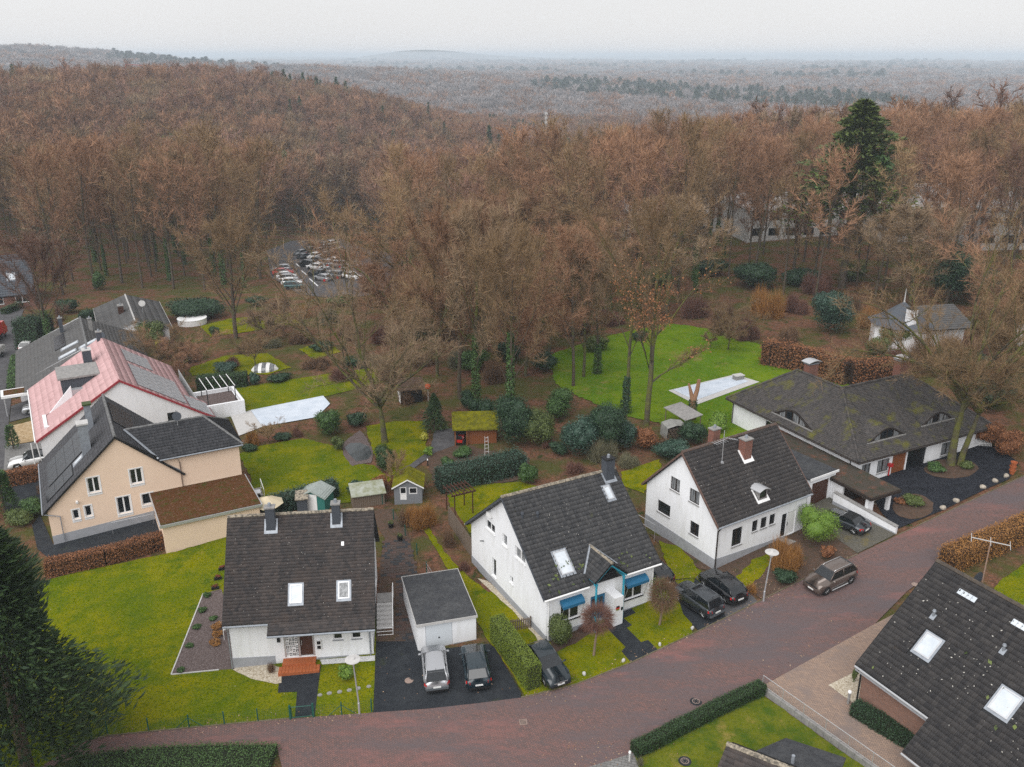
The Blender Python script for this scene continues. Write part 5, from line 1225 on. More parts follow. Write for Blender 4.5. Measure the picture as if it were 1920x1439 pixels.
# ================================================================ red roofed house
def house7():
    L, W, he, hr, heB = 17.47, 15.58, 2.87, 7.68, 2.63; rb = 7.2; k = (hr-he)/7.6; x, y = -35.6, 93.3
    h = House('red_roofed_house', 'white house with faded red roof carrying a big solar array pale with sky glare', x, y, tz(x, y), 2.08)
    mb = MB(); h.wall(mb, (0, W), (0, -1.2), [(0, -1.5), (W+1.2, -1.5), (W+1.2, 2.2), (W-rb, hr), (0, heB)], [(W-2.9, 1.7, W-1.8, 3.0)]); h.wall(mb, (0, -1.2), (L, -1.2), [(0, -1.5), (L, -1.5), (L, 2.2), (0, 2.2)])
    h.wall(mb, (L, W), (0, W), [(0, -1.5), (L, -1.5), (L, heB), (0, heB)]); h.wall(mb, (L, 0), (L, W), [(0, -1.5), (W, -1.5), (W, heB), (rb, hr), (0, he)]); mb.build('walls', WHITE, h.root)
    h.window((0, W), (0, -1.2), (W-2.9, 1.7, W-1.8, 3.0), DARKFRAME)
    A, B_, C, D = (-.1, W+.4, heB-.2), (L+.1, W+.4, heB-.2), (L+.1, rb, hr), (-.1, rb, hr)
    fl0 = h.pf(B_, A, D); dr = (L+.2-10.2, 2.6, L+.2-6.0, 5.6); tr = (L+.2-5.0, 1.2, L+.2-1.6, 4.6)
    _, fl = h.roof([B_, A, D, C], T_PINK, T_PINK, .42, .75, 'seam', holes=[tr], kick=.02, jit=.003)
    A2, B2 = (-.1, -1.6, he-.2-.6*1.6), (L*.45, -1.6, he-.2-.6*1.6); fr0 = h.pf((-.1, -.4, he-.22), (L+.1, -.4, he-.22), (L+.1, rb, hr))
    _, fr = h.roof([(-.1, -.4, he-.22), (L+.1, -.4, he-.22), C, D], T_PINK, T_PINK, .42, .75, 'seam', kick=.02, jit=.003)
    h.roof([(-.1, -2.2, he-.2-1.15), (5.2, -2.2, he-.2-1.15), (5.2, -.4, he-.2), (-.1, -.4, he-.2)], T_PINK, T_PINK, .42, .75, 'seam', kick=.02)
    h.ridge((-.1, rb, hr+.02), (L+.1, rb, hr+.02), T_PINK, .15)
    for p in ([(-.1, rb, hr-.2), (-.1, rb, hr+.05), (-.1, -2.2, he-1.32), (-.1, -2.2, he-1.57)], [(-.1, rb, hr-.2), (-.1, rb, hr+.05), (-.1, W+.4, heB-.15), (-.1, W+.4, heB-.4)]): h.board(p, (-1, 0, 0), .12, T_RED)
    T1 = (hr-he)/math.sin(math.atan(k))
    solar(h, fr, [1.0, 1.2, 9.2, 6.9], 6, 4, SOLAR_GLARE); solar(h, fr, [10.6, 3.6, 15.6, 6.9], 5, 1, SOLAR_GLARE); solar(h, fr, [.2, -1.9, 4.6, .9], 4, 2, SOLAR_GLARE)
    # flat dormer towards the street, terrace, chimney
    p = fl[0]+fl[1]*dr[0]+fl[2]*dr[1]; q = fl[0]+fl[1]*dr[2]+fl[2]*dr[3]; x0, x1 = min(p.x, q.x), max(p.x, q.x)
    mb = MB(); mb.box(x0, rb+2.1, hr-2.9, x1, W-3.0, hr-.95); d = mb.build('dormer', T_SLATE, h.root); mb = MB(); mb.box(x0-.2, rb+1.4, hr-.95, x1+.2, W-2.7, hr-.75); mb.build('dormer_roof', CONC, d)
    mb = MB(); mb.box(x0-.9, rb+2.6, hr-2.9, x0-.2, W-3.6, hr-2.0); mb.build('dormer_window', ALU, d)
    p = fl[0]+fl[1]*tr[0]+fl[2]*tr[1]; q = fl[0]+fl[1]*tr[2]+fl[2]*tr[3]; x0, x1 = min(p.x, q.x), max(p.x, q.x); y0, y1 = min(p.y, q.y), max(p.y, q.y); zt = min(p.z, q.z)
    mb = MB(); mb.box(x0, y0, zt-.2, x1, y1, zt-.05); t = mb.build('terrace', GRAVEL, h.root); mb = MB(); mb.box(x0-.25, y1-.3, zt-.2, x1+.25, y1+.05, zt+.3); mb.box(x0-.25, y0, zt-.2, x0, y1-.3, zt+.3)
    mb.prism([(x1, y0-.3, zt), (x1, y1-.3, zt), (x1, y0-.3, hr-1.5)], (.2, 0, 0)); mb.build('parapet', WHITE, t)
    c = h.ppx(fl, 166, 685); p = fl[0]+fl[1]*c[0]+fl[2]*c[1]; h.chimney(p.x, p.y, p.z-.6, p.z+1.9, 1.2, .9, T_SLATE, CONCL)
    c = h.ppx(fl, 190, 640); h.chimney(L-.6, rb+.2, hr-.4, hr+.9, .7, .6, T_SLATE)
    for u, v in ((145.5, 701), (142, 719.5)):
        c = h.ppx(fl, u, v); p = fl[0]+fl[1]*c[0]+fl[2]*c[1]; mb = MB(); mb.box(p.x-.2, p.y-.12, p.z, p.x+.2, p.y+.12, p.z+.15); mb.build('vent_tile', T_RED, h.root)
    h.gutter((-.1, W+.5, heB-.3), (L+.1, W+.5, heB-.3), WPAINT); h.pipe([(-.15, W+.4, heB-.3), (-.15, W+.2, -.6)], WPAINT)
    h.pipe([(-.15, W+.9, heB-.3), (-.15, W+.9, -.6)], WPAINT)
    # garden terrace with white parapet and pergola
    q = h.loc(G(350, 735)); mb = MB(); mb.box(3.2, -6.2, -1.2, 8.8, -1.25, 1.3); w = mb.build('annex', WHITE, h.root); mb = MB(); mb.box(3.6, -5.8, 1.3, 8.4, -1.6, 1.34); mb.build('annex_floor', GRAVEL, w)
    mb = MB(); mb.box(3.2, -6.2, 1.3, 8.8, -5.9, 1.75); mb.box(3.2, -5.9, 1.3, 3.5, -1.25, 1.75); mb.box(8.5, -5.9, 1.3, 8.8, -1.25, 1.75); mb.build('parapet', WHITE, w)
    pg = thing('pergola', h.o, 2.08, 'black pergola frame with white bars on the terrace of the red roofed house', 'pergola')
    for xx in (4.0, 8.0):
        for yy in (-5.4, -2.2): mb = MB(); mb.tube([(xx, yy, 1.3), (xx, yy, 3.5)], .06, 5); mb.build('post', BLACKP, pg)
        mb = MB(); mb.tube([(xx, -5.6, 3.5), (xx, -2., 3.5)], .06, 4); mb.build('beam', BLACKP, pg)
    for i in range(5): mb = MB(); mb.tube([(3.7, -5.4+i*.8, 3.58), (8.3, -5.4+i*.8, 3.58)], .045, 4); mb.build('bar', WPAINT, pg)
    # porch canopy and carport on the street side
    cp = G(57, 733, 2.4); g = House('carport', 'small flat canopy with brown sedum roof on the street side of the red roofed house', cp.x, cp.y, tz(cp.x, cp.y), 2.08, 'canopy')
    mb = MB(); mb.box(-1.3, -3.6, 2.3, 1.3, 3.2, 2.6); rf = mb.build('roof', WPAINT, g.root); mb = MB(); mb.box(-1.0, .2, 2.6, 1.0, 2.9, 2.63); mb.build('sedum_roof', SEDUM, rf); mb = MB(); mb.box(-.6, -2.8, 2.6, .6, -.3, 2.75); mb.build('skylight', SKYGLASS, rf)
    mb = MB()
    for xx in (-1.1, 1.1): mb.tube([(xx, 2.9, -.6), (xx, 2.9, 2.3)], .07, 6)
    mb.build('post', ALU, g.root)
house7()
# ================================================================ dark long house, low grey house, blue-roofed house
def house8():
    x, y = -48.3, 112.8; L, W, hr, he = 15.5, 15.5, 5.6, 2.4; rb = 7.0
    h = House('dark_roofed_house', 'long dark grey roofed house behind the red roofed house', x, y, tz(x, y), 2.05)
    gable(h, L, W, he, hr, {}, WHITE, heB=2.0)
    _, fl = h.roof([(L, W+.3, 1.9), (-5, W+.3, 1.9), (-5, rb, hr), (L, rb, hr)], T_SLATE if 0 else T_GREY, BLACKP, .6, .5, 'flat', kick=.012)
    _, fr = h.roof([(-5, -.3, 2.3), (L, -.3, 2.3), (L, rb, hr), (-5, rb, hr)], T_GREY, BLACKP, .6, .5, 'flat', kick=.012)
    h.ridge((-5, rb, hr+.02), (L+.1, rb, hr+.02), RIDGEG, .16)
    for r in ((-3.2+5, 0, 0, 0),): pass
    for (u0, v0, u1, v1) in ((116, 655, 136, 645), (150, 652, 166, 643), (112, 671, 128, 662)):
        a, b = h.ppx(fl, u0, v0), h.ppx(fl, u1, v1); h.skylight(fl, (min(a[0], b[0]), min(a[1], b[1]), min(a[0], b[0])+1.0, min(a[1], b[1])+2.2), hgt=.12)
    a = h.ppx(fl, 115, 640); solar(h, fl, [a[0]-3, a[1]-1.0, a[0]+3.2, a[1]+.5], 4, 1, SOLAR)
    solar(h, fr, [2, 3.0, 8, 6.2], 4, 2, SOLAR)
    h.chimney(L-3, rb+2.6, 4.6, 6.6, .5, .5, T_SLATE); h.chimney(L-6, rb-1.0, 4.8, 6.8, .5, .5, CONC)
    mb = MB(frame_m(Vector((2.0, 5.2, 6.3)), Vector((0, 1, 0)), Vector((.6, 0, .8)), Vector((-.8, 0, .6)))); mb.lathe([(.02, -.12), (.3, -.08), (.55, .05)], 14); mb.tube([(0, 0, -.1), (0, -.8, -1.0)], .04, 5); mb.build('dish', T_SLATE, h.root)
    # low grey house
    x, y = -52.4, 131.4
    h = House('grey_roofed_house', 'low house with a shallow grey sheet roof at the edge of the wood', x, y, tz(x, y), 2.036)
    gable(h, 16.9, 9.2, 2.3, 3.95, {}, WHITE)
    h.roof([(-.3, -.5, 2.15), (17.2, -.5, 2.15), (17.2, 4.6, 3.95), (-.3, 4.6, 3.95)], T_GREY, CONC, 1.0, 1.2, 'flat', kick=.012); h.roof([(17.2, 9.7, 2.15), (-.3, 9.7, 2.15), (-.3, 4.6, 3.95), (17.2, 4.6, 3.95)], T_GREY, CONC, 1.0, 1.2, 'flat', kick=.012)
    h.ridge((-.3, 4.6, 3.97), (17.2, 4.6, 3.97), CONCL, .13)
    mb = MB(); mb.box(-.03, 1.0, .2, -.005, 3.4, 2.4); mb.build('blue_panel', M('blue_cladding', (.08, .22, .36), rough=.6), h.root)
    for yy in (-.55, 9.7): h.board([(-.3, yy, 2.0), (17.2, yy, 2.0), (17.2, yy, 2.18), (-.3, yy, 2.18)], (0, .05, 0), 1, CONCL)
    h.chimney(7.5, 6.0, 3.2, 4.6, 1.2, .8, DOORBR)
    mb = MB(frame_m(Vector((4.8, 3.0, 5.2)), Vector((0, 1, 0)), Vector((.5, 0, .87)), Vector((-.87, 0, .5)))); mb.lathe([(.02, -.12), (.3, -.08), (.5, .05)], 14); a = mb.build('dish', CONCL, h.root); mb = MB(); mb.tube([(4.9, 3, 3.2), (4.9, 3, 5.2)], .04, 5); mb.build('mast', ALU, a)
    # far left house
    x, y = -94.46, 154.7; h = House('brick_house', 'brick house with blue-grey tiled roof and one skylight at the wood edge', x, y, tz(x, y), .467)
    L, W, he, hr = 8.4, 14, 2.47, 8.2; gable(h, L, W, he, hr, {}, REDBRICK); 
    h.roof([(-12, -.4, 2.1), (L+.3, -.4, 2.1), (L+.3, W/2, hr), (-12, W/2, hr)], T_SLATE, BLACKP, .42, .5, 'wave', kick=.05); h.slab([(L+.3, W+.4, 2.1), (-12, W+.4, 2.1), (-12, W/2, hr), (L+.3, W/2, hr)], .15, T_SLATE)
    fr = h.pf((-12, -.4, 2.1), (L+.3, -.4, 2.1), (L+.3, W/2, hr)); a = h.ppx(fr, 14, 526); h.skylight(fr, (a[0], a[1], a[0]+1.3, a[1]+1.5)); h.chimney(L-1.2, W/2, 7.6, 9.6, .9, .7, T_SLATE)
    for (s0, s1) in ((1.0, 3.5), (5.4, 7.6)): h.window((0, 0), (L, 0), (s0, .7, s1, 2.0), bars=2, depth=-.05)
house8()
# ================================================================ villa with eyebrow dormers
def house5():
    C = G(1610.5, 868.5, 2.8); x, y = C.x, C.y; z = tz(x, y); Y = rad(27)
    h = House('villa', 'white villa with mossy brown hipped roof and eyebrow dormers beside the dark forecourt', x, y, z, Y, 'villa')
    E, Rg = 2.8, 6.65; LX, LY, RX, RY = 19., 18.7, 10.6, 15.6; i_ = .55
    A, B_, Cc, D = (0, LY, E), (0, 0, E), (5.3, 7.8, Rg), (5.3, 14., Rg); Ee, Ff = (LX, 0, E), (14.7, 7.8, Rg)
    # walls
    wB = [h.rect((i_, i_), (LX, i_), r) for r in ((1618, 864, 1631.7, 880.6), (1648.3, 853.4, 1666.4, 874.6), (1770.7, 811, 1787.3, 832))]
    dr = h.rect((i_, i_), (LX, i_), (1677, 842, 1696.6, 873)); pn = h.rect((i_, i_), (LX, i_), (1697.5, 835, 1733, 866)); wA = [h.rect((i_, LY), (i_, i_), (1429, 787, 1447, 800))]
    wB = [(r[0], .75, r[2], 2.1) for r in wB]; dr = (dr[0], .25, dr[2], 2.4); pn = (dr[2]+.15, .25, pn[2], 2.4); wA = [(wA[0][0], 1.0, wA[0][2], 2.2)]
    wB = [(r[0]-i_, r[1], r[2]-i_, r[3]) if 0 else r for r in wB]
    mb = MB(); h.wall(mb, (i_, i_), (LX-i_, i_), [(0, -1.5), (LX-2*i_, -1.5), (LX-2*i_, E), (0, E)], wB+[dr, pn]); h.wall(mb, (i_, LY-i_), (i_, i_), [(0, -1.5), (LY-2*i_, -1.5), (LY-2*i_, E), (0, E)], wA)
    h.wall(mb, (LX-i_, i_), (LX-i_, RY-i_), [(0, -1.5), (RY-2*i_, -1.5), (RY-2*i_, E), (0, E)]); h.wall(mb, (RX-i_, LY-i_), (i_, LY-i_), [(0, -1.5), (RX-2*i_, -1.5), (RX-2*i_, E), (0, E)]); mb.build('walls', WHITE, h.root)
    for r in wB: h.window((i_, i_), (LX-i_, i_), r, DARKFRAME, CURTAIN, bars=2, sillmat=CONC)
    h.window((i_, LY-i_), (i_, i_), wA[0], DARKFRAME, bars=2, sillmat=CONC)
    mb = MB(); mb.box(i_+dr[0], i_+.10, dr[1], i_+dr[2], i_+.15, dr[3]); d = mb.build('door', WOODR, h.root)
    for k in range(4): q = MB(); w = (dr[2]-dr[0])/4; q.box(i_+dr[0]+k*w+.02, i_+.07, dr[1]+.05, i_+dr[0]+(k+1)*w-.02, i_+.10, dr[3]-.05); q.build('plank', WOODR, d)
    h.window((i_, i_), (LX-i_, i_), pn, BLACKP, GLASS, bars=5, sill=False, name='glass_screen')
    mb = MB(); mb.box(i_+dr[0]-.6, -1.3, -.8, i_+pn[2]+.4, i_-.01, .22); mb.build('porch_step', CONC, h.root)
    mb = MB(); x1 = i_+dr[0]-.45; mb.box(x1-.15, i_-.35, 1.25, x1+.25, i_-.003, 1.55); mb.box(x1-.05, i_-.2, .3, x1+.05, i_-.1, 1.25); mb.build('letter_box', M('red_paint', (.45, .02, .02), rough=.4), h.root)
    # roofs with eyebrow dormers
    def brow(fr, u, v, w, h0):
        sc, tf = h.ppx(fr, u, v); return (sc, tf, w, h0)
    frA = h.pf(A, B_, Cc); frB = h.pf(B_, Ee, Ff)
    bA = [brow(frA, 1486, 790, 3.0, 1.10)]; bB = [brow(frB, 1661, 822, 2.7, 1.10), brow(frB, 1757, 791, 2.5, 1.05)]
    def mk(bl, sinp):
        def f(s, t, tc):
            z = 0
            for (sc, tf, w, h0) in bl:
                q = (s-sc)/w
                if abs(q) < 1 and tc > tf: z = max(z, h0*(.5+.5*math.cos(math.pi*q))**.85-(t-tf)*sinp*.72)
            return z
        return f
    sA = math.sin(math.atan(3.85/5.3)); sB = math.sin(math.atan(3.85/7.8))
    h.roof([A, B_, Cc, D], T_H5, BLACKP, .20, .20, 'shingle', bump=mk(bA, sA), kick=.03, th=.25); h.roof([B_, Ee, Ff, Cc], T_H5, BLACKP, .20, .20, 'shingle', bump=mk(bB, sB), kick=.03, th=.25)
    h.roof([Ee, (LX, RY, E), Ff], T_H5, BLACKP, .20, .25, 'shingle', kick=.03); h.roof([(RX, LY, E), A, D], T_H5, BLACKP, .20, .25, 'shingle', kick=.03)
    h.slab([(LX, RY, E), (RX, RY, E), Cc, Ff], .2, T_H5); h.slab([(RX, RY, E), (RX, LY, E), D, Cc], .2, T_H5)
    for a, b in ((B_, Cc), (Cc, D), (Cc, Ff), (Ff, Ee), (D, A)): h.ridge(Vector(a)+Vector((0, 0, .05)), Vector(b)+Vector((0, 0, .05)), T_H5, .13)
    for fr, bl in ((frA, bA), (frB, bB)):
        for (sc, tf, w, h0) in bl:
            P0, S, Tt, N = fr; o = P0+S*sc+Tt*tf; n = 14
            arc = [(S*(w*.92*(2*i/n-1))+Vector((0, 0, max(.0, h0*(.5+.5*math.cos(math.pi*.92*(2*i/n-1)))**.85-.03)))) for i in range(n+1)]
            fw = Vector((S.y, -S.x, 0))*.02; base = o+fw-Tt*.02
            mb = MB(); mb.poly([base+a for a in arc]+[base+S*(w*.9)+Vector((0, 0, -.05)), base-S*(w*.9)+Vector((0, 0, -.05))]); dm = mb.build('eyebrow_dormer', DARKFRAME, h.root)
            for k in range(4):
                q0, q1 = -.62+.31*k+.03, -.62+.31*(k+1)-.03; hh = lambda q: max(.12, h0*(.5+.5*math.cos(math.pi*q))**.85-.16)
                f2 = Vector((S.y, -S.x, 0))*.03; mb = MB(); mb.poly([base+f2+S*(w*q0)+Vector((0, 0, .07)), base+f2+S*(w*q1)+Vector((0, 0, .07)), base+f2+S*(w*q1)+Vector((0, 0, hh(q1))), base+f2+S*(w*q0)+Vector((0, 0, hh(q0)))]); mb.build('pane', (CURTAIN if k in (0, 3) or R.random() < .4 else GLASS), dm)
            mb = MB(); mb.prism([base-S*w*.95+Vector((0, 0, -.06)), base+S*w*.95+Vector((0, 0, -.06)), base+S*w*.95+Vector((0, 0, .03)), base-S*w*.95+Vector((0, 0, .03))], Vector((S.y, -S.x, 0))*.16); mb.build('sill', CONC, dm)
            mb = MB(); mb.tube([base+fw*2+a+Vector((0, 0, .02)) for a in arc], .05, 5); mb.build('arch', DARKFRAME, dm)
    h.chimney(14.2, 8.2, 5.8, 8.2, 1.6, .9, REDBRICK, ZINC, pot=False); h.chimney(6.6, 13.4, 5.6, 7.4, 1.3, .8, REDBRICK, ZINC, pot=False)
    for (cx_, cy_, zt) in ((14.2, 8.2, 8.45), (6.6, 13.4, 7.65)):
        mb = MB(); n = 8; pr = [(cx_-.9+1.8*i/n, cy_-.6, zt+.18*math.sin(math.pi*i/n)) for i in range(n+1)]; mb.prism(pr+[(a[0], a[1], a[2]-.05) for a in pr[::-1]], (0, 1.2, 0)); mb.build('chimney_hood', ALU, h.root)
    h.gutter((-.06, -.06, E-.08), (-.06, LY, E-.08), DARKFRAME, .08); h.gutter((-.06, -.06, E-.08), (LX, -.06, E-.08), DARKFRAME, .08); h.pipe([(-.06, LY-.4, E-.1), (i_-.06, LY-.7, E-.5), (i_-.06, LY-.7, -1)], DARKFRAME); h.pipe([(-.06, 1.2, E-.1), (i_-.06, 1.4, E-.5), (i_-.06, 1.4, -.8)], DARKFRAME)
    # flat-roofed carport with leaf-strewn roof along the villa
    g = House('carport', 'flat carport with leaf-strewn roof between the villa and the white garage', x, y, z, Y, 'carport')
    Q = [g.loc(G(u, v, 2.0)) for u, v in ((1600, 921), (1652, 896))]; q0 = Q[0]
    mb = MB(); X0, X1, Y0, Y1 = -3.3, .45, -4.6, 11.0; mb.box(X0, Y0, 1.75, X1, Y1, 2.0); rf = mb.build('roof', DARKFRAME, g.root)
    mb = MB(); mb.box(X0+.12, Y0+.12, 2.0, X1-.02, Y1, 2.05); mb.build('leaf_strewn_felt', BROWNFLAT, rf)
    mb = MB(); mb.box(X0+.3, -1.2, -1.2, X0+.5, Y1, 1.75); mb.box(X1-.9, Y0+.5, -1.2, X1-.6, Y0+.8, 1.75); mb.box(X0+.3, Y0+.5, -1.2, X0+1.0, Y0+.8, 1.75); mb.build('wall', WHITE, g.root)
    mb = MB(); mb.box(X0+.5, -1.1, -1.0, X1-.3, -1.0, 1.75); mb.build('back_wall', DARKFRAME, g.root)
    # steps up to the house
    mb = MB()
    for k in range(5): mb.box(-.4+k*.0, -3.2+k*.42, -1, 1.9, -2.78+k*.42, -.25+k*.16)
    mb.build('steps', STONE, g.root)
house5()
# white garden wall beside the cobbled drive, with a stone coping
def gwall():
    a, b = G(1562, 945), G(1680, 1001); d = (b-a).normalized(); n = Vector((-d.y, d.x, 0)); o = thing('garden_wall', a, 0, 'low white garden wall with stone coping between cobbled drive and forecourt', 'wall')
    L = (b-a).length; zb = tz(b.x, b.y)-a.z
    mb = MB(); mb.prism([Vector((0, 0, -.4))-n*.12, Vector((0, 0, -.4))-n*.12+d*L, Vector((0, 0, zb*.0+.62))-n*.12+d*L, Vector((0, 0, 1.15))-n*.12], n*.24); mb.build('wall', WHITE, o)
    k = 16
    for i in range(k):
        mb = MB(); z = lambda t: 1.15+(.62-1.15)*t; p = d*(L*i/k); q = d*(L*(i+.985)/k)
        mb.prism([p-n*.16+Vector((0, 0, z(i/k)+.003)), q-n*.16+Vector((0, 0, z((i+1)/k)+.003)), q+n*.26+Vector((0, 0, z((i+1)/k)+.003)), p+n*.26+Vector((0, 0, z(i/k)+.003))], (0, 0, .07)); mb.build('coping_stone', CONC, o)
    mb = MB(); mb.prism([Vector((0, 0, -.4))-n*.15, d*(L-.02)-n*.15+Vector((0, 0, -.4)), d*(L-.02)-n*.15+Vector((0, 0, .12+zb*0)), Vector((0, 0, .35))-n*.15], n*.028); mb.build('plinth', PLINTH, o)
gwall()
# ================================================================ brick house at the lower right
def house6():
    h = House('brick_house', 'brown clinker brick house with black pantile roof at the road corner', 22.50, 47.56, .45, -1.085)
    L, W, he, hr = 13.5, 11.67, 3.40, 8.78; k = (hr-he)/(W/2); oe, ov = .45, .27; ze = he-k*oe
    F = ((0, 0), (L, 0)); w = (6.3, .5, 7.6, 2.0)
    gable(h, L, W, he, hr, {'F': [w]}, CLINKER, down=2)
    h.window(*F, w, BLACKP, CURTAIN, bars=1)
    fr0 = h.pf((-ov, -oe, ze), (L+ov, -oe, ze), (L+ov, W/2, hr))
    s1 = h.prect(fr0, (1716, 1209, 1765, 1224)); s2 = h.ppx(fr0, 1883, 1318)
    a = h.ppx(fr0, 1741, 1211); hs = [(a[0]-.55, a[1]-.75, a[0]+.55, a[1]+.7), (s2[0]-.55, s2[1]-.75, s2[0]+.65, s2[1]+.75)]; hb = [(q[0]-.22, q[1]-.3, q[2]+.22, q[3]+.2) for q in hs]
    g1 = h.ppx(fr0, 1814, 1118); g2 = h.ppx(fr0, 1917, 1176)
    rf, fr = h.roof([(-ov, -oe, ze), (L+ov, -oe, ze), (L+ov, W/2, hr), (-ov, W/2, hr)], T_H6, BLACKP, .30, .345, 'wave', holes=hb, indiv=260, jit=.010)
    h.roof([(L+ov, W+oe, ze), (-ov, W+oe, ze), (-ov, W/2, hr), (L+ov, W/2, hr)], T_H6, BLACKP, .30, .345, 'wave')
    h.ridge((-ov, W/2, hr+.03), (L+ov, W/2, hr+.03), M('lichen_dark_ridge', (.10, .08, .06), (.05, .042, .038), 4.), .14)
    xs = 5.2
    h.roof([(xs, -oe-1.9, ze-k*1.9), (L+ov, -oe-1.9, ze-k*1.9), (L+ov, -oe+.05, ze+.03), (xs, -oe+.05, ze+.03)], T_H6, BLACKP, .30, .345, 'wave', name='porch_roof', th=.12)
    for r in hs: h.skylight(fr, r, SKYGLASS)
    for (s, t) in (g1, g2):
        X = frame_m(fr[0]+fr[1]*s+fr[2]*t, fr[1], fr[2], fr[3])
        for kx in range(4): mb = MB(X); mb.box(-.62+kx*.31, -.18, .04, -.62+kx*.31+.29, .18, .075); mb.build('glass_tile', SKYGLASS, h.root)
    for u, v in ((1750, 1157), (1881, 1222)):
        s, t = h.ppx(fr, u, v); p = fr[0]+fr[1]*s+fr[2]*t; mb = MB(frame_m(p, fr[1], fr[2], fr[3])); mb.box(-.16, -.22, .04, .16, .2, .08); q = mb.build('vent_plate', ZINC, h.root); mb = MB(); mb.tube([p, p+Vector((0, 0, .42))], .08, 8); mb.tube([p+Vector((0, 0, .42)), p+Vector((0, 0, .52))], [.13, .09], 8); mb.build('vent_pipe', ZINC, q)
    for yy in (-oe, W+oe): h.board([(-ov, yy, ze-.25), (-ov, W/2, hr-.25), (-ov, W/2, hr+.05), (-ov, yy, ze+.05)], (-1, 0, 0), .06, BLACKP)
    h.gutter((-ov, -oe-.06, ze-.1), (xs, -oe-.06, ze-.1), ALU); h.gutter((xs, -oe-1.96, ze-k*1.9-.1), (L, -oe-1.96, ze-k*1.9-.1), ALU)
    mb = MB(); mb.box(-ov, -oe, ze-.42, xs, -.02, ze-.20); mb.build('fascia', PLINTH, h.root)
    h.pipe([(-.02, -oe-.06, ze-.15), (-.05, -.1, ze-.7), (-.05, -.1, -.6)], BLACKP, .06)
    h.specks(fr, 13.5, 7.6, 130, .115, LICH, 'fallen_leaves'); h.specks(fr, 13.5, 7.6, 14, .35, LF_OLIVE, 'moss_tufts')
    # aerial and dish behind the ridge
    p = Vector((2.2, W/2+1.2, hr-.9)); mb = MB(); mb.tube([p, p+Vector((0, 0, 3.3))], .04, 6); a = mb.build('aerial_mast', M('rusty_mast', (.3, .2, .15), rough=.8), h.root)
    mb = MB(); t = p+Vector((0, 0, 3.3)); mb.tube([t+Vector((-.9, -.6, 0)), t+Vector((.9, .6, 0))], .03, 5)
    for q in (-1, 0, 1): c = t+Vector((.9*q, .6*q, 0)); mb.tube([c+Vector((-.35, .5, -.02)), c+Vector((.35, -.5, .02))], .02, 5)
    mb.build('aerial', CONCL, a)
    mb = MB(frame_m(p+Vector((-.3, -.1, .5)), Vector((0, 1, 0)), Vector((0, 0, 1)), Vector((1, 0, .3)).normalized())); mb.lathe([(.02, -.12), (.28, -.08), (.48, .05)], 14); mb.build('dish', T_SLATE, a)
    return h
house6()
# small tiled roof at the lower edge, octagonal house on the right, roof corner at the right edge
def house13():
    p = G(1400, 1492); h = House('garden_house', 'small house with lichen-edged brown roof at the lower picture edge', p.x, p.y, tz(p.x, p.y), -.55)
    a = h.loc(G(1363, 1396, 3.0)); hr = a.z; x0, y0 = a.x, a.y; hw = 2.0; zl = hr-1.5
    gable(h, 6, 3.4, 1.5, hr-.1, {}, WHITE, name='walls') if 0 else None
    mb = MB(); mb.box(x0+.3, y0-hw+.3, -1, x0+6, y0+hw-.3, zl-.05); mb.build('walls', WHITE, h.root)
    h.roof([(x0-.2, y0-hw, zl), (x0+6, y0-hw, zl), (x0+6, y0, hr), (x0, y0, hr)], T_H1, BLACKP, .26, .30, 'flat', kick=.04); h.roof([(x0+6, y0+hw, zl), (x0-.2, y0+hw, zl), (x0, y0, hr), (x0+6, y0, hr)], T_H1, BLACKP, .26, .30, 'flat', kick=.04)
    h.ridge((x0, y0, hr+.02), (x0+6, y0, hr+.02), LICHEN, .16)
    mb = MB(); mb.prism([(x0+1.6, y0+.4, hr-.1), (x0+6, y0+.4, hr-.1), (x0+6, y0+3.2, hr-.7), (x0+2.6, y0+3.0, hr-.7)], (0, 0, .1)); mb.build('felt_roof', FELT, h.root)
    mb = MB(); mb.tube([(x0+3.6, y0+.55, hr-.1), (x0+3.6, y0+.55, hr+.5)], .10, 8); mb.build('vent_pipe', ZINC, h.root)
house13()
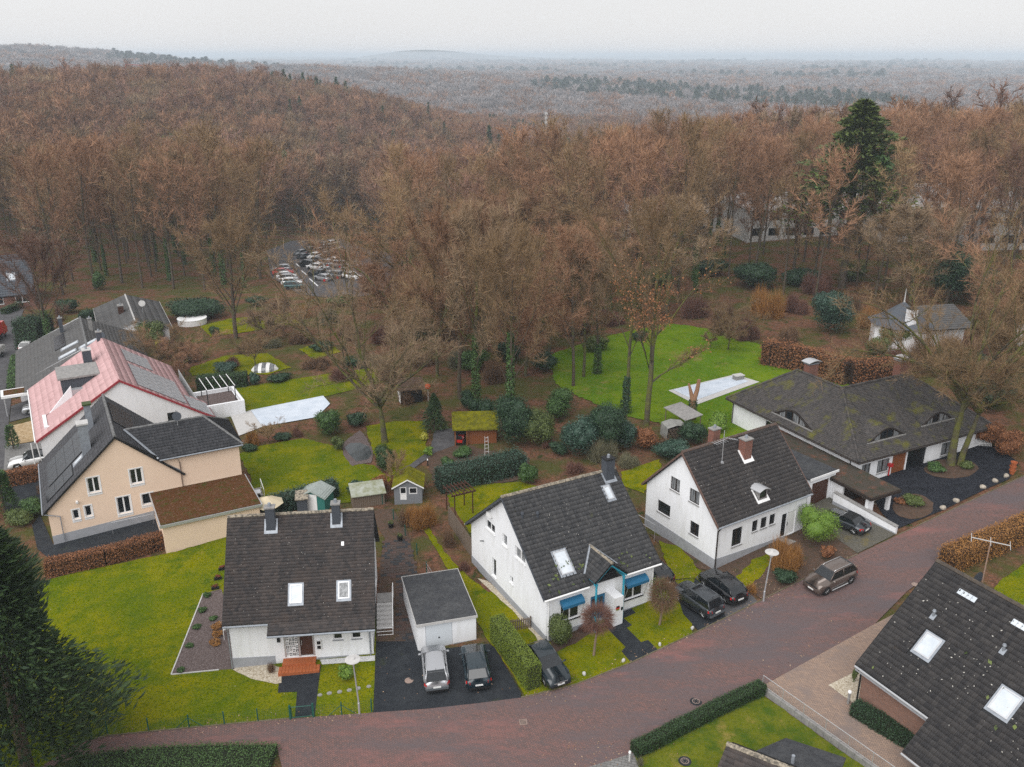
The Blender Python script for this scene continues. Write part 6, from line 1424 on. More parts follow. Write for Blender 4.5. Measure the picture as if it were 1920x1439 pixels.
def house11():
    p = G(1712, 668); z = tz(p.x, p.y); h = House('octagonal_house', 'white house with slate tent roof and metal spike among the shrubs', p.x, p.y+5, z, .2)
    k = dep(p)/F; r = 63*k; top = height_at((p.x, p.y+5, z), 566); e = height_at((p.x-r*.9, p.y+3, z), 612)
    mb = MB(); mb.lathe([(r*.86, -2), (r*.86, e+.1)], 8); mb.build('walls', WHITE, h.root)
    mb = MB(); 
    prof = [(r*1.0, e), (r*.70, e+(top-e)*.25), (r*.42, e+(top-e)*.52), (r*.17, e+(top-e)*.82), (.05, top)]
    mb.rv = .5; mb.lathe(prof, 8); rf = mb.build('roof', T_SLATE, h.root)
    mb = MB(); mb.lathe([(.45, top-.9), (.22, top-.4), (.10, top+.1), (.04, top+1.6), (.0, top+1.9)], 8); mb.build('spike', CONCL, rf)
    h.chimney(-.6, -r*.62, e-.5, e+2.6, 1.1, .9, WHITE, BLACKP, pot=False)
    mb = MB(); mb.box(r*.5, -2, -2, r*1.9, 4, e-.2); mb.build('walls', WHITE, h.root)
    h.roof([(r*.4, -3.5, e-.3), (r*2.0, -3.5, e-.3), (r*1.8, .5, e+2.0), (r*.4, .5, e+2.0)], T_GREY, BLACKP, .4, .4, 'flat'); h.slab([(r*2.0, 4.5, e-.3), (r*.4, 4.5, e-.3), (r*.4, .5, e+2.0), (r*1.8, .5, e+2.0)], .1, T_GREY)
    p = G(1925, 700); h = House('grey_roofed_house', 'pale house at the right edge with only its roof corner showing', p.x+9, p.y+4, tz(p.x, p.y), .5)
    gable(h, 8, 9, 2.6, 6, {}, WHITE); h.roof([(-.4, -.5, 2.4), (8.4, -.5, 2.4), (8.4, 4.5, 6), (-.4, 4.5, 6)], T_GREY, BLACKP, .4, .4, 'flat'); h.slab([(8.4, 9.5, 2.4), (-.4, 9.5, 2.4), (-.4, 4.5, 6), (8.4, 4.5, 6)], .1, T_GREY)
house11()
# white garage beside the first house
def garage():
    p = G(783.8, 1221); h = House('garage', 'white flat-roofed garage with grey felt roof beside the driveway', p.x, p.y, tz(p.x, p.y), .275, 'garage')
    L, W, H = 4.32, 6.3, 2.23
    d = h.rect((0, 0), (L, 0), (797.5, 1180, 849, 1217)); d = (d[0], -.05, d[2], 1.98); mb = MB(); z = -1
    h.wall(mb, (0, 0), (L, 0), [(0, z), (L, z), (L, H), (0, H)], [d], depth=.06); h.wall(mb, (L, 0), (L, W), [(0, z), (W, z), (W, H), (0, H)]); h.wall(mb, (L, W), (0, W), [(0, z), (L, z), (L, H), (0, H)]); h.wall(mb, (0, W), (0, 0), [(0, z), (W, z), (W, H), (0, H)]); mb.build('walls', WHITE, h.root)
    mb = MB(); mb.box(d[0]+.02, .03, z, d[2]-.02, .06, d[3]-.02); dr = mb.build('garage_door', M('pale_door', (.62, .66, .70), rough=.5), h.root)
    mb = MB(); mb.box((d[0]+d[2])/2-.05, -.01, .8, (d[0]+d[2])/2+.05, .03, .9); mb.build('handle', BLACKP, dr)
    mb = MB(); mb.box(d[2]+.05, -.025, z, L+.0, -.003, .16); mb.build('plinth', PLINTH, h.root)
    mb = MB(); mb.box(-.05, -.12, H, L+.05, W+.1, H+.03); mb.build('roof', FELT, h.root)
    mb = MB(); mb.box(-.09, -.16, H-.12, L+.09, -.12, H+.07); mb.box(-.09, -.12, H-.1, -.05, W+.1, H+.06); mb.box(L+.05, -.12, H-.1, L+.09, W+.1, H+.06); mb.box(-.09, W+.1, H-.1, L+.09, W+.14, H+.06); mb.build('roof_edge', CONCL, h.root)
    mb = MB(); mb.box(.8, 2.2, .3, .82, 2.3, .4); 
garage()
# ================================================================ cars
PAINT = {}
def paint(n, c, c2=None, met=.0, rough=.28):
    PAINT[n] = M('car_paint_'+n, c, rough=rough, spec=.5, coat=.6, metal=met); return PAINT[n]
paint('silver', (.42, .43, .45), met=.55); paint('black', (.006, .007, .009)); paint('navy', (.008, .016, .022)); paint('grey', (.035, .042, .05), met=.3); paint('brown', (.14, .11, .095), met=.45)
paint('white', (.72, .72, .72)); paint('red', (.45, .02, .015)); paint('teal', (.02, .09, .10)); paint('midgrey', (.16, .17, .18), met=.4); paint('petrol', (.006, .018, .026))
TYRE = M('tyre', (.012, .012, .012), rough=.85); RIM = M('alloy_rim', (.45, .46, .47), rough=.35, metal=.7)
LAMPR = M('red_lamp', (.42, .012, .012), rough=.15, spec=.6); LAMPW = M('clear_lamp', (.6, .63, .66), rough=.12, spec=.7); PLATE = M('number_plate', (.7, .71, .70), rough=.5); CHROME = M('chrome', (.6, .6, .6), rough=.2, metal=.9)
CGLASS = M('car_glass', (.010, .013, .016), rough=.04, spec=.8); SOFTTOP = M('soft_top', (.012, .013, .014), rough=.9)
def half_loft(secs):
    "secs: list of (x, [(y, z), ...] outer line from bottom to centre top); mirrored"
    mb = MB(); base = None
    for x, pr in secs:
        ring = [(x, -y, z) for y, z in pr]+[(x, y, z) for y, z in pr[::-1]]
        k = mb.pts(ring); n = len(ring)
        if base is not None:
            for j in range(n-1): mb.face((base+j, k+j, k+j+1, base+j+1))
            mb.face((base+n-1, k+n-1, k, base))
        else: mb.face(tuple(k+j for j in range(n)))
        base = k
    mb.face(tuple(base+j for j in range(n))[::-1]); return mb
SHAPE = {  # length, width, height, bonnet height, belt, windscreen foot/top, roof end/rear glass foot (x from the centre), tail height
    'hatch': (4.2, 1.78, 1.47, .82, .93, .95, .25, -1.45, -1.92, .98), 'suv': (4.32, 1.82, 1.64, .98, 1.06, 1.0, .45, -1.72, -2.02, 1.06),
    'mpv': (4.2, 1.74, 1.60, .90, .98, 1.15, .45, -1.65, -1.98, 1.0), 'saloon': (4.55, 1.80, 1.42, .80, .90, .95, .22, -1.15, -1.75, .98), 'roadster': (3.95, 1.74, 1.23, .74, .82, .62, .10, -.85, -1.28, .86),
    'compact': (4.3, 1.80, 1.44, .80, .92, .92, .15, -1.30, -1.95, .97)}
def car_parts(sh):
    L, W, H, hb, zb, xw, xt, xr, xg, zt = SHAPE[sh]; f = L/2; w = W/2
    wx = (f-.83, -f+.80); wr = .33 if sh != 'suv' else .36
    def lower(x, tx):
        q = abs(x)/f; ww = w*(1-.16*max(0, (q-.72)/.28)**2)
        z = tx; lo = .20+(.12 if q > .93 else 0)
        for cx in wx:
            if abs(x-cx) < wr+.05: lo = max(lo, math.sqrt(max(0, (wr+.05)**2-(x-cx)**2))+wr-.05)
        lo = min(lo, z-.2)
        return [(ww*.90, lo), (ww*.985, lo+.03), (ww, (lo+z)*.55), (ww*.985, z-.10), (ww*.93, z-.025), (ww*.70, z+.012), (0, z+.03)]
    xs = [f, f-.06, f-.20, f-.45]+[f-.83+d for d in (.34, .2, 0, -.2, -.34, -.42)]+[xw+.02, .3, 0, -.4]+[-f+.80+d for d in (.42, .34, .2, 0, -.2, -.34)]+[-f+.28, -f+.10, -f]
    xs = sorted(set(xs), reverse=True)
    def top(x):
        if x > xw: t = (x-xw)/(f-xw); return zb+(hb-zb)*min(1, t*1.1)-(.30*max(0, (t-.80)/.2)**1.6)
        if x < xg: t = (xg-x)/max(.05, f+xg); return zt-.05*t-.12*t*t
        return zb+(zt-zb)*max(0, min(1, (xw-x)/(xw-xg)))
    body = half_loft([(x, lower(x, top(x))) for x in xs])
    ry = w*.70; sy = w*.88
    def cab(x, inset=0.):
        if x >= xt: t = (xw-x)/(xw-xt); z = zb+(H-zb-.04)*t
        elif x >= xr: t = (x-xr)/(xt-xr); z = H-.04+.04*math.sin(math.pi*t)
        else: t = (x-xg)/(xr-xg); z = zt+(H-zt-.04)*t
        s = max(.02, min(1, (z-zb)/(H-zb))); yt = sy+(ry-sy)*s
        return yt, z
    xx = [xw-.02, (xw+xt)/2, xt, xt-.35, (xt+xr)/2, xr+.3, xr, (xr+xg)/2, xg+.02]
    gh = half_loft([(x, [(sy, zb-.06), (cab(x)[0], cab(x)[1]-.02), (cab(x)[0]*.8, cab(x)[1]), (0, cab(x)[1]+.015)]) for x in xx])
    rf = MB(); roofx = [xt+.02, xt-.35, (xt+xr)/2, xr+.3, xr-.02]; pr = []
    for x in roofx:
        yt, z = cab(x); k = rf.pts([(x, -yt*1.02, z-.025), (x, -yt*.82, z+.012), (x, 0, z+.03), (x, yt*.82, z+.012), (x, yt*1.02, z-.025)])
        if pr: [rf.face((pr[-1]+j, pr[-1]+j+1, k+j+1, k+j)) for j in range(4)]
        pr.append(k)
    pil = MB()
    for sg in (-1, 1):
        def pt(x, o=1.01): yt, z = cab(x); return Vector((x, sg*yt*o, z-.01))
        pil.tube([Vector((xw, sg*sy, zb)), pt((xw+xt)/2), pt(xt)], .038, 4); pil.tube([Vector((xg, sg*sy*.98, zt-.02)), pt((xr+xg)/2), pt(xr)], [.085, .07, .05], 4); pil.tube([pt(xt), pt((xt+xr)/2), pt(xr)], .036, 4)
        xm = (xt+xr)/2+.12; yt, z = cab(xm); pil.tube([Vector((xm, sg*sy*1.005, zb)), Vector((xm-.05, sg*yt, z-.02))], .034, 4)
    return body, gh, rf, pil, wx, wr
CARM = {}
def carmesh(sh, col):
    "shared meshes of one car: name -> mesh"
    if (sh, col) in CARM: return CARM[(sh, col)]
    L, W, H, hb, zb, xw, xt, xr, xg, zt = SHAPE[sh]; f = L/2; w = W/2; P = PAINT[col]; body, gh, rf, pil, wx, wr = car_parts(sh); D = {}
    D['body'] = body.mesh('body', P, True); D['glasshouse'] = gh.mesh('glasshouse', CGLASS, False); D['roof'] = rf.mesh('roof', SOFTTOP if sh == 'roadster' else P, True); D['pillars'] = pil.mesh('pillars', SOFTTOP if sh == 'roadster' else P, True)
    mb = MB(); n = 14
    prof = [(wr*.60, -.11), (wr*.94, -.11), (wr, -.07), (wr, .07), (wr*.94, .11), (wr*.60, .11)]
    m = MB(); m.lathe(prof, 16); D['tyre'] = m.mesh('tyre', TYRE, True)
    m = MB(); m.lathe([(wr*.64, -.08), (wr*.64, .09), (wr*.5, .075), (wr*.15, .09)], 14)
    for k in range(5): a = k*1.2566; m.tube([(0, 0, .10), (wr*.6*math.cos(a), wr*.6*math.sin(a), .095)], .03, 4)
    D['rim'] = m.mesh('rim', RIM); CARM[(sh, col)] = D; return D
def car(sh, col, p, yaw, label, group=None, tilt=True, rails=False, grille=None, sunroof=False, sc=1., name='parked_car'):
    D = carmesh(sh, col); L, W, H, hb, zb, xw, xt, xr, xg, zt = SHAPE[sh]; f = L/2; w = W/2; wr = .33 if sh != 'suv' else .36
    t = thing(name, (p[0], p[1], tz(p[0], p[1])+.045), 0, label, 'car', group); t.scale = (sc,)*3
    n = Vector((tz(p[0]-1, p[1])-tz(p[0]+1, p[1]), tz(p[0], p[1]-1)-tz(p[0], p[1]+1), 2)).normalized(); X = Vector((math.cos(yaw), math.sin(yaw), 0)); X = (X-n*X.dot(n)).normalized(); Yv = n.cross(X)
    t.rotation_euler = frame_m((0, 0, 0), X, Yv, n).to_euler()
    for k in ('body', 'glasshouse', 'roof', 'pillars'): link(k, D[k], t)
    for cx in (f-.83, -f+.80):
        for sg in (-1, 1):
            wh = link('wheel', D['tyre'], t, (cx, sg*(w-.13), wr)); wh.rotation_euler = (-sg*math.pi/2, 0, 0); link('rim', D['rim'], wh)
    def part(nm, mat, fn, sm=False): m = MB(); fn(m); return m.build(nm, mat, t, sm)
    for sg in (-1, 1):
        part('headlight', LAMPW, lambda m: m.prism([(f-.42, sg*w*.93, hb-.13), (f-.13, sg*w*.72, hb-.17), (f-.10, sg*w*.55, hb-.28), (f-.40, sg*w*.955, hb-.27)], (.03, sg*.012, .012)))
        z0 = zt-.26; part('tail_light', LAMPR, lambda m: m.prism([(-f+.26, sg*w*.955, z0+.18), (-f+.05, sg*w*.66 if sh != 'mpv' else sg*w*.78, z0+.16), (-f-.0, sg*w*.66 if sh != 'mpv' else sg*w*.78, z0), (-f+.22, sg*w*.985, z0)], (-.03, sg*.012, .01)))
        part('mirror', D['body'].materials[0], lambda m: m.tube([(xw-.18, sg*w*.92, zb+.04), (xw-.20, sg*(w+.08), zb+.08), (xw-.22, sg*(w+.20), zb+.07)], [.03, .08, .06], 6))
        if rails: part('roof_rail', CHROME if col == 'brown' else BLACKP, lambda m: m.tube([(xt-.1, sg*w*.60, H-.03), (xt-.25, sg*w*.62, H+.045), (xr+.25, sg*w*.62, H+.045), (xr+.1, sg*w*.60, H-.03)], .026, 5))
    part('number_plate', PLATE, lambda m: m.box(-f-.035, -.26, zt-.42, -f-.005, .26, zt-.31)); part('number_plate', PLATE, lambda m: m.box(f-.01, -.26, .42, f+.02, .26, .53))
    part('grille', CHROME if grille == 'bar' else BLACKP, (lambda m: m.box(f-.09, -.50, hb-.25, f-.005, .50, hb-.20)) if grille == 'bar' else (lambda m: m.box(f-.08, -.55, hb-.30, f-.005, .55, hb-.19)))
    if grille == 'bar': part('badge', CHROME, lambda m: m.tube([(f-.01, 0, hb-.225), (f+.02, 0, hb-.225)], .09, 12))
    part('bumper', BLACKP, lambda m: (m.box(-f-.02, -w*.80, .26, -f+.08, w*.80, .42)))
    if sh in ('mpv', 'suv'): part('rear_bumper', M('grey_plastic', (.09, .1, .11), rough=.6) if 'grey_plastic' not in MAT else MAT['grey_plastic'], lambda m: m.box(-f-.03, -w*.86, .42, -f+.06, w*.86, .60))
    if sunroof: part('sunroof', CGLASS, lambda m: m.box(xr+.75, -w*.52, H-.005, xt-.18, w*.52, H+.012))
    if sh == 'suv': 
        for sg in (-1, 1): part('side_sill', CHROME if col == 'brown' else BLACKP, lambda m: m.tube([(f-1.3, sg*(w+.03), .32), (-f+1.25, sg*(w+.03), .32)], .05, 6))
    part('aerial', BLACKP, lambda m: m.tube([(xr+.25, 0, H), (xr+.1, 0, H+.14)], .015, 4))
    return t
car('mpv', 'silver', (-5.30, 51.46), 1.72, 'silver estate car parked before the white garage door')
car('hatch', 'petrol', (-2.49, 51.58), 1.72, 'dark blue hatchback parked between the silver car and the clipped hedge')
car('compact', 'navy', (2.44, 51.51), -1.15, 'black car with chrome grille bar nosing to the road beside the clipped hedge', grille='bar')
car('suv', 'grey', (14.11, 58.23), 2.16, 'dark grey compact SUV with big sunroof and silver roof line beside the ball tree', sunroof=True, sc=.97)
car('hatch', 'black', (16.36, 59.88), 2.05, 'black hatchback in the paved bay nearest the street lamp')
car('suv', 'brown', (24.85, 60.4), 3.67, 'brown SUV with silver roof rails standing on the red road', rails=True)
p = G(1240, 1098); car('hatch', 'black', (p.x-.6, p.y+1.2), 2.05, 'black car half hidden behind the corner of the house with the blue door')
p = G(1604, 998); car('roadster', 'grey', (p.x-.5, p.y+1.0), 2.25, 'grey roadster with black soft top on the cobbled drive', sc=1.0)
p = G(60, 775); car('mpv', 'silver', (p.x+1.0, p.y+.5), rad(205), 'silver car parked beside the front of the red roofed house')
p = G(45, 876); car('roadster', 'white', (p.x+.5, p.y+.6), rad(205), 'white car with black soft top behind the copper hedge', sc=1.08)
p = G(49, 660); car('hatch', 'white', (p.x, p.y+1), rad(100), 'small white car at the street edge by the dark green hedge')
p = G(66, 690); car('mpv', 'silver', (p.x+.5, p.y), rad(200), 'silver car almost hidden behind the street hedge')
# lorry with trailer at the left edge
def lorry():
    p = G(0, 640); t = thing('lorry', (p.x-1, p.y, tz(p.x, p.y)+.04), rad(100), 'red lorry with red tarpaulin and white drop side at the left picture edge', 'lorry')
    mb = MB(); mb.box(-2.6, -1.2, .7, 1.2, 1.2, 1.0); mb.build('bed', BLACKP, t)
    mb = MB(); mb.prism([(-2.6, -1.2, 1.0), (1.2, -1.2, 1.0), (1.2, -1.2, 2.6), (.9, -1.0, 2.9), (-2.3, -1.0, 2.9), (-2.6, -1.2, 2.6)], (0, 2.4, 0)); mb.build('tarpaulin', M('red_tarpaulin', (.52, .02, .015), rough=.5), t)
    mb = MB(); mb.box(1.3, -1.15, .6, 3.2, 1.15, 1.5); mb.prism([(1.3, -1.1, 1.5), (3.15, -1.1, 1.5), (2.7, -1.05, 2.5), (1.3, -1.05, 2.5)], (0, 2.15, 0)); mb.build('cab', PAINT['red'], t)
    mb = MB(); mb.prism([(3.17, -.95, 1.55), (2.75, -.9, 2.4), (2.75, .9, 2.4), (3.17, .95, 1.55)], (.02, 0, .01)); mb.build('windscreen', CGLASS, t)
    D = carmesh('suv', 'red')
    for cx in (2.3, -1.6):
        for sg in (-1, 1): wh = link('wheel', D['tyre'], t, (cx, sg*1.02, .38)); wh.rotation_euler = (-sg*1.5708, 0, 0); link('rim', D['rim'], wh)
    p = G(2, 668); t = thing('trailer', (p.x-.6, p.y-.3, tz(p.x, p.y)+.04), rad(100), 'white box trailer behind the red lorry', 'trailer')
    mb = MB(); mb.box(-1.5, -.95, .55, 1.5, .95, 1.35); mb.build('box', PAINT['white'], t); mb = MB(); mb.box(-1.45, -.9, 1.35, 1.45, .9, 1.42); mb.build('cover', CONC, t); mb = MB(); mb.tube([(1.5, 0, .5), (2.4, 0, .45)], .05, 5); mb.build('drawbar', ALU, t)
    mb = MB(); mb.box(-1.53, -.9, .70, -1.505, .9, .80); mb.build('reflector_band', LAMPR, t)
    for sg in (-1, 1): wh = link('wheel', D['tyre'], t, (-.2, sg*1.0, .36)); wh.rotation_euler = (-sg*1.5708, 0, 0); link('rim', D['rim'], wh)
lorry()
# the car park in the wood: one mesh per car, shared by colour
def flatcar(sh, col):
    D = carmesh(sh, col); bm = bmesh.new(); mats = []
    L, W = SHAPE[sh][:2]; wr = .33 if sh != 'suv' else .36
    for k in ('body', 'glasshouse', 'roof', 'pillars'):
        n = len(bm.faces); bm.from_mesh(D[k]); m = D[k].materials[0]
        if m not in mats: mats.append(m)
        bm.faces.ensure_lookup_table()
        for f in bm.faces[n:]: f.material_index = mats.index(m)
    me = bpy.data.meshes.new('small_car'); mats.append(TYRE)
    for cx in (L/2-.83, -L/2+.8):
        for sg in (-1, 1):
            n = len(bm.faces); bmesh.ops.create_cone(bm, cap_ends=True, segments=10, radius1=wr, radius2=wr, depth=.2, matrix=Matrix.Translation((cx, sg*(W/2-.12), wr)) @ Matrix.Rotation(math.pi/2, 4, 'X')); bm.faces.ensure_lookup_table()
            for f in bm.faces[n:]: f.material_index = len(mats)-1
    for q, mt in ((1, LAMPW), (-1, LAMPR)):
        mats.append(mt)
        for sg in (-1, 1):
            n = len(bm.faces); bmesh.ops.create_cube(bm, size=1, matrix=Matrix.Translation((q*(L/2-.12), sg*W*.36, .75)) @ Matrix.Diagonal((.25, .32, .14, 1))); bm.faces.ensure_lookup_table()
            for f in bm.faces[n:]: f.material_index = len(mats)-1
    bm.to_mesh(me); bm.free()
    for m in mats: me.materials.append(m)
    return me
PARK = [(563, 478, 'hatch', 'midgrey', 60), (572, 484, 'saloon', 'grey', 60), (585, 472, 'mpv', 'grey', 60), (590, 484, 'hatch', 'white', 60), (602, 474, 'suv', 'midgrey', 60), (610, 482, 'saloon', 'grey', 60), (627, 476, 'hatch', 'silver', 60), (619, 466, 'mpv', 'midgrey', 60),
        (612, 461, 'hatch', 'silver', 60), (625, 459, 'suv', 'white', 60), (638, 472, 'hatch', 'silver', 60), (645, 482, 'saloon', 'midgrey', 60), (576, 499, 'suv', 'black', 150), (592, 504, 'hatch', 'white', 150), (598, 492, 'saloon', 'grey', 150), (610, 498, 'suv', 'silver', 150), (624, 492, 'hatch', 'white', 150), (634, 500, 'mpv', 'silver', 150),
        (594, 517, 'suv', 'navy', 150), (614, 512, 'saloon', 'silver', 150), (606, 525, 'hatch', 'silver', 150), (628, 520, 'mpv', 'midgrey', 150), (648, 512, 'hatch', 'silver', 150), (660, 522, 'hatch', 'white', 150), (660, 500, 'saloon', 'silver', 150),
        (528, 507, 'hatch', 'silver', 10), (531, 514, 'saloon', 'red', 10), (538, 521, 'hatch', 'white', 10), (542, 527, 'mpv', 'silver', 10), (548, 533, 'hatch', 'white', 10), (552, 540, 'hatch', 'teal', 10), (594, 464, 'suv', 'grey', 60), (582, 465, 'hatch', 'black', 60)]
CN = {'midgrey': 'mid grey', 'grey': 'dark grey', 'navy': 'dark blue'}; SN_ = {'hatch': 'hatchback', 'saloon': 'saloon', 'mpv': 'people carrier', 'suv': 'tall car'}; seen = {}
for (u, v, sh, col, a) in PARK:
    kk = ('cm', sh, col)
    if kk not in CARM: CARM[kk] = flatcar(sh, col)
    p = G(u, v, .2); o = link('parked_car', CARM[kk], None, (p.x, p.y, tz(p.x, p.y)+.06), rad(a+U(-6, 6)+180*(R.random() < .4)))
    row = 'in the back row' if a == 60 else ('in the middle row' if a == 150 else 'in the left row')
    tag(o, f'{CN.get(col, col)} {SN_[sh]} {row} of the car park in the wood', 'car', 'cars in the car park in the wood')
for q in ([(565, 508), (575, 516), (580, 513)], [(580, 523), (596, 537)], [(555, 495), (562, 501)]): strip('parking_marking', q, .25, .002, WPAINT, .045)
# ================================================================ big garden trees
def hero(u, v, vtop, hw, label, style='wide', mat=TWIGG, bark=MOSSBARK, seed=1, nl=7, ns=6, nt=26, tf=.32, rt=.3, tw=.016, tl=1.1, lean=(0, 0), leaves=None, nleaf=0, ivy=0, name='bare_tree', group=None, second=None):
    p = G(u, v); k = dep(p)/F; h = height_at(p, vtop)*1.02; sp = hw*k*1.02
    mb, V, rn, tips = bare_tree(seed, h, sp, tf, nl, ns, nt, rt, style, tw, tl, 7, lean)
    if second:
        m2, V2, r2, t2 = bare_tree(seed+50, h*.96, sp*.9, tf, max(4, nl-2), ns, nt, rt*.75, style, tw, tl, 7, second); m = len(mb.v)
        mb.v += [(a+.75, b-.1, c) for a, b, c in m2.v]; mb.f += [tuple(i+m for i in f) for f in m2.f]; mb.mi += m2.mi; mb.r += m2.r; V = np.vstack([V, V2+np.array([.75, -.1, 0], np.float32)]); rn = np.concatenate([rn, r2])
    t = thing(name, (p.x, p.y, p.z), 0, label, 'tree', group)
    mb.build('trunk', bark, t, True); link('crown', trimesh('crown', V, rn, mat), t)
    if leaves:
        g = np.random.default_rng(seed); T_ = np.array([tuple(q) for q in tips]); z = T_[:, 2]/h; w = np.exp(-((z-.58)/.16)**2)*(1+.8*np.sin(T_[:, 0]*1.3)*np.sin(T_[:, 1]*1.7)); w = np.clip(w, 0, None); ix = g.choice(len(T_), nleaf, p=w/w.sum())
        Lp = T_[ix]+g.normal(0, .12, (nleaf, 3)); Vq, Fq = leafquads(Lp, g.normal(0, 1, (nleaf, 3)), .24, seed); link('leaves', npmesh('leaves', Vq, Fq, leaves, g.random(nleaf)), t)
    if ivy:
        g = np.random.default_rng(seed+3); n = int(260*ivy); z = g.uniform(0, ivy, n); a = g.uniform(0, 6.283, n); r = rt*1.1+.55*g.random(n)**1.5*(1.15-z/ivy); Q = np.stack([r*np.cos(a), r*np.sin(a), z], 1); Vq, Fq = leafquads(Q, unit(Q*np.array([1, 1, .1])), .26, seed); link('ivy', npmesh('ivy', Vq, Fq, LF_MID if seed % 2 else LF_DARK, g.random(n)), t)
    return t
hero(722, 830, 500, 165, 'big spreading bare tree with mossy limbs rising from the garden lawn beside the pond', seed=3, nl=10, ns=8, nt=34, tf=.25, rt=.40, tw=.016, tl=1.15, lean=(-.03, 0), mat=TWIGG)
hero(1212, 797, 425, 88, 'tall slender oak keeping withered orange leaves in front of the big right lawn', 'up', TWIGO, seed=5, nl=16, ns=7, nt=56, tf=.26, rt=.34, tw=.017, tl=1.2, leaves=LF_OAK, nleaf=1500)
hero(1173, 775, 440, 55, 'thin bare tree with ivy at its foot next to the oak with withered leaves', 'up', TWIGG, seed=6, nl=12, ns=5, nt=34, tf=.36, rt=.24, tw=.016, ivy=4.5)
hero(1783, 872, 478, 150, 'huge double-trunked mossy bare tree on the planted island of the forecourt', 'wide', TWIGO, seed=8, nl=9, ns=7, nt=34, tf=.34, rt=.46, tw=.016, tl=1.1, lean=(.02, 0), second=(.10, .03))
hero(443, 634, 438, 70, 'rounded bare tree with thick trunk on the lawn below the car park', 'up', TWIGO, BARK, seed=9, nl=15, ns=6, nt=64, tf=.22, rt=.36, tw=.024, tl=1.4)
hero(506, 640, 505, 46, 'many-stemmed bare tree beside the thick trunked one below the car park', 'wide', TWIGG, BARK, seed=10, nl=8, ns=5, nt=20, tf=.12, rt=.26, tw=.022, tl=1.2)
hero(95, 655, 470, 62, 'reddish weeping bare tree between the brick house and the low grey house', 'up', TWIGR, BARK, seed=11, nl=15, ns=6, nt=70, tf=.15, rt=.28, tw=.026, tl=1.5, ivy=6)
# further garden trees share four meshes
GT = []
for i, (h, sp, st, mat, nl, tf) in enumerate([(17, 4.4, 'up', TWIGG, 14, .26), (19, 4.8, 'up', TWIG, 14, .30), (16, 6.2, 'wide', TWIGO, 8, .28), (18, 5.2, 'up', TWIGO, 13, .22), (17, 6.0, 'wide', TWIG, 8, .25)]):
    mb, V, rn, _ = bare_tree(400+i, h, sp, tf, nl, 6, 66 if st == 'up' else 34, .27, st, .024, 1.4, 5); GT.append((mb.mesh('trunk', MOSSBARK if i % 2 == 0 else BARK, True), trimesh('crown', V, rn, mat), h, sp))
def gtree(u, v, vtop, hw, k, label, ivy=0, group=None):
    p = G(u, v); h = height_at(p, vtop); s = h/GT[k][2]; w = hw*dep(p)/F/GT[k][3]
    t = thing('bare_tree', (p.x, p.y, p.z), U(0, 6.28), label, 'tree', group); t.scale = (w, w, s)
    link('trunk', GT[k][0], t); link('crown', GT[k][1], t)
    if ivy: o = link('ivy', IVYM[1], t); o.scale = (1.1/w, 1.1/w, ivy/11/s)
    return t
MIDB = 'bare trees in the belt between gardens and wood'
for a in [(862, 748, 425, 78, 1, 'bare tree with dark trunk behind the dark conifer and the plank hut', 0), (893, 768, 432, 72, 0, 'bare tree wrapped in ivy just behind the moss roofed plank hut', 9), (957, 800, 470, 66, 3, 'bare tree with a thick ivy column beside the plank hut', 11),
          (1075, 724, 455, 62, 1, 'bare tree at the left edge of the big right lawn', 0), (1094, 707, 470, 52, 0, 'second bare tree at the left edge of the big right lawn', 0), (1120, 700, 480, 46, 3, 'thin tree with ivied foot at the left edge of the big right lawn', 4),
          (985, 705, 440, 82, 4, 'wide bare tree between the evergreens and the lawn edge', 0), (820, 705, 420, 88, 2, 'wide bare tree behind the spreading mossy tree', 0), (775, 660, 395, 95, 4, 'wide bare tree above the white lattice shed', 0),
          (905, 660, 410, 92, 2, 'wide bare tree deep in the belt behind the plank hut', 6), (1030, 655, 430, 84, 4, 'wide bare tree left of the lawn in the belt of trees', 0), (738, 615, 385, 84, 4, 'wide bare tree right of the car park by the dark shrubs', 0),
          (782, 600, 360, 100, 2, 'broad crowned bare tree hiding the right half of the car park', 0), (850, 610, 385, 100, 4, 'broad crowned bare tree in the middle of the tree belt', 0), (960, 600, 390, 92, 1, 'bare tree in the back of the tree belt', 0), (1060, 595, 410, 84, 3, 'bare tree behind the far edge of the lawn', 4),
          (1140, 592, 420, 78, 1, 'bare tree with straight trunk at the far lawn edge', 7), (1250, 590, 400, 82, 0, 'greyish bare tree at the far lawn corner', 0), (300, 700, 615, 42, 2, 'small bare fruit tree beside the red roofed house', 0),
          (345, 705, 610, 46, 4, 'small bare fruit tree with wide crown right of the red roofed house', 0), (480, 690, 615, 36, 2, 'small leaning bare tree beside the white dome shelter', 0), (1365, 656, 575, 42, 2, 'small bare orchard tree at the far lawn edge', 0), (1332, 652, 610, 20, 2, 'tiny bare orchard tree at the far lawn edge', 0),
          (1700, 600, 410, 74, 0, 'bare tree behind the octagonal house', 0), (1640, 570, 420, 66, 3, 'ochre bare tree between holly ball and octagonal house', 0), (1880, 640, 400, 95, 4, 'wide bare tree behind the grey roof at the right edge', 0), (1900, 760, 470, 90, 2, 'bare tree at the right picture edge beside the forecourt', 0),
          (505, 832, 785, 22, 2, 'small bare shrub tree at the end of the white pool cover', 0), (742, 925, 855, 22, 3, 'slim bare tree beside the copper shrub and the mossy shed', 0)]:
    gtree(*a[:5], a[5], a[6], MIDB if a[1] < 810 and 600 < a[0] < 1300 else None)
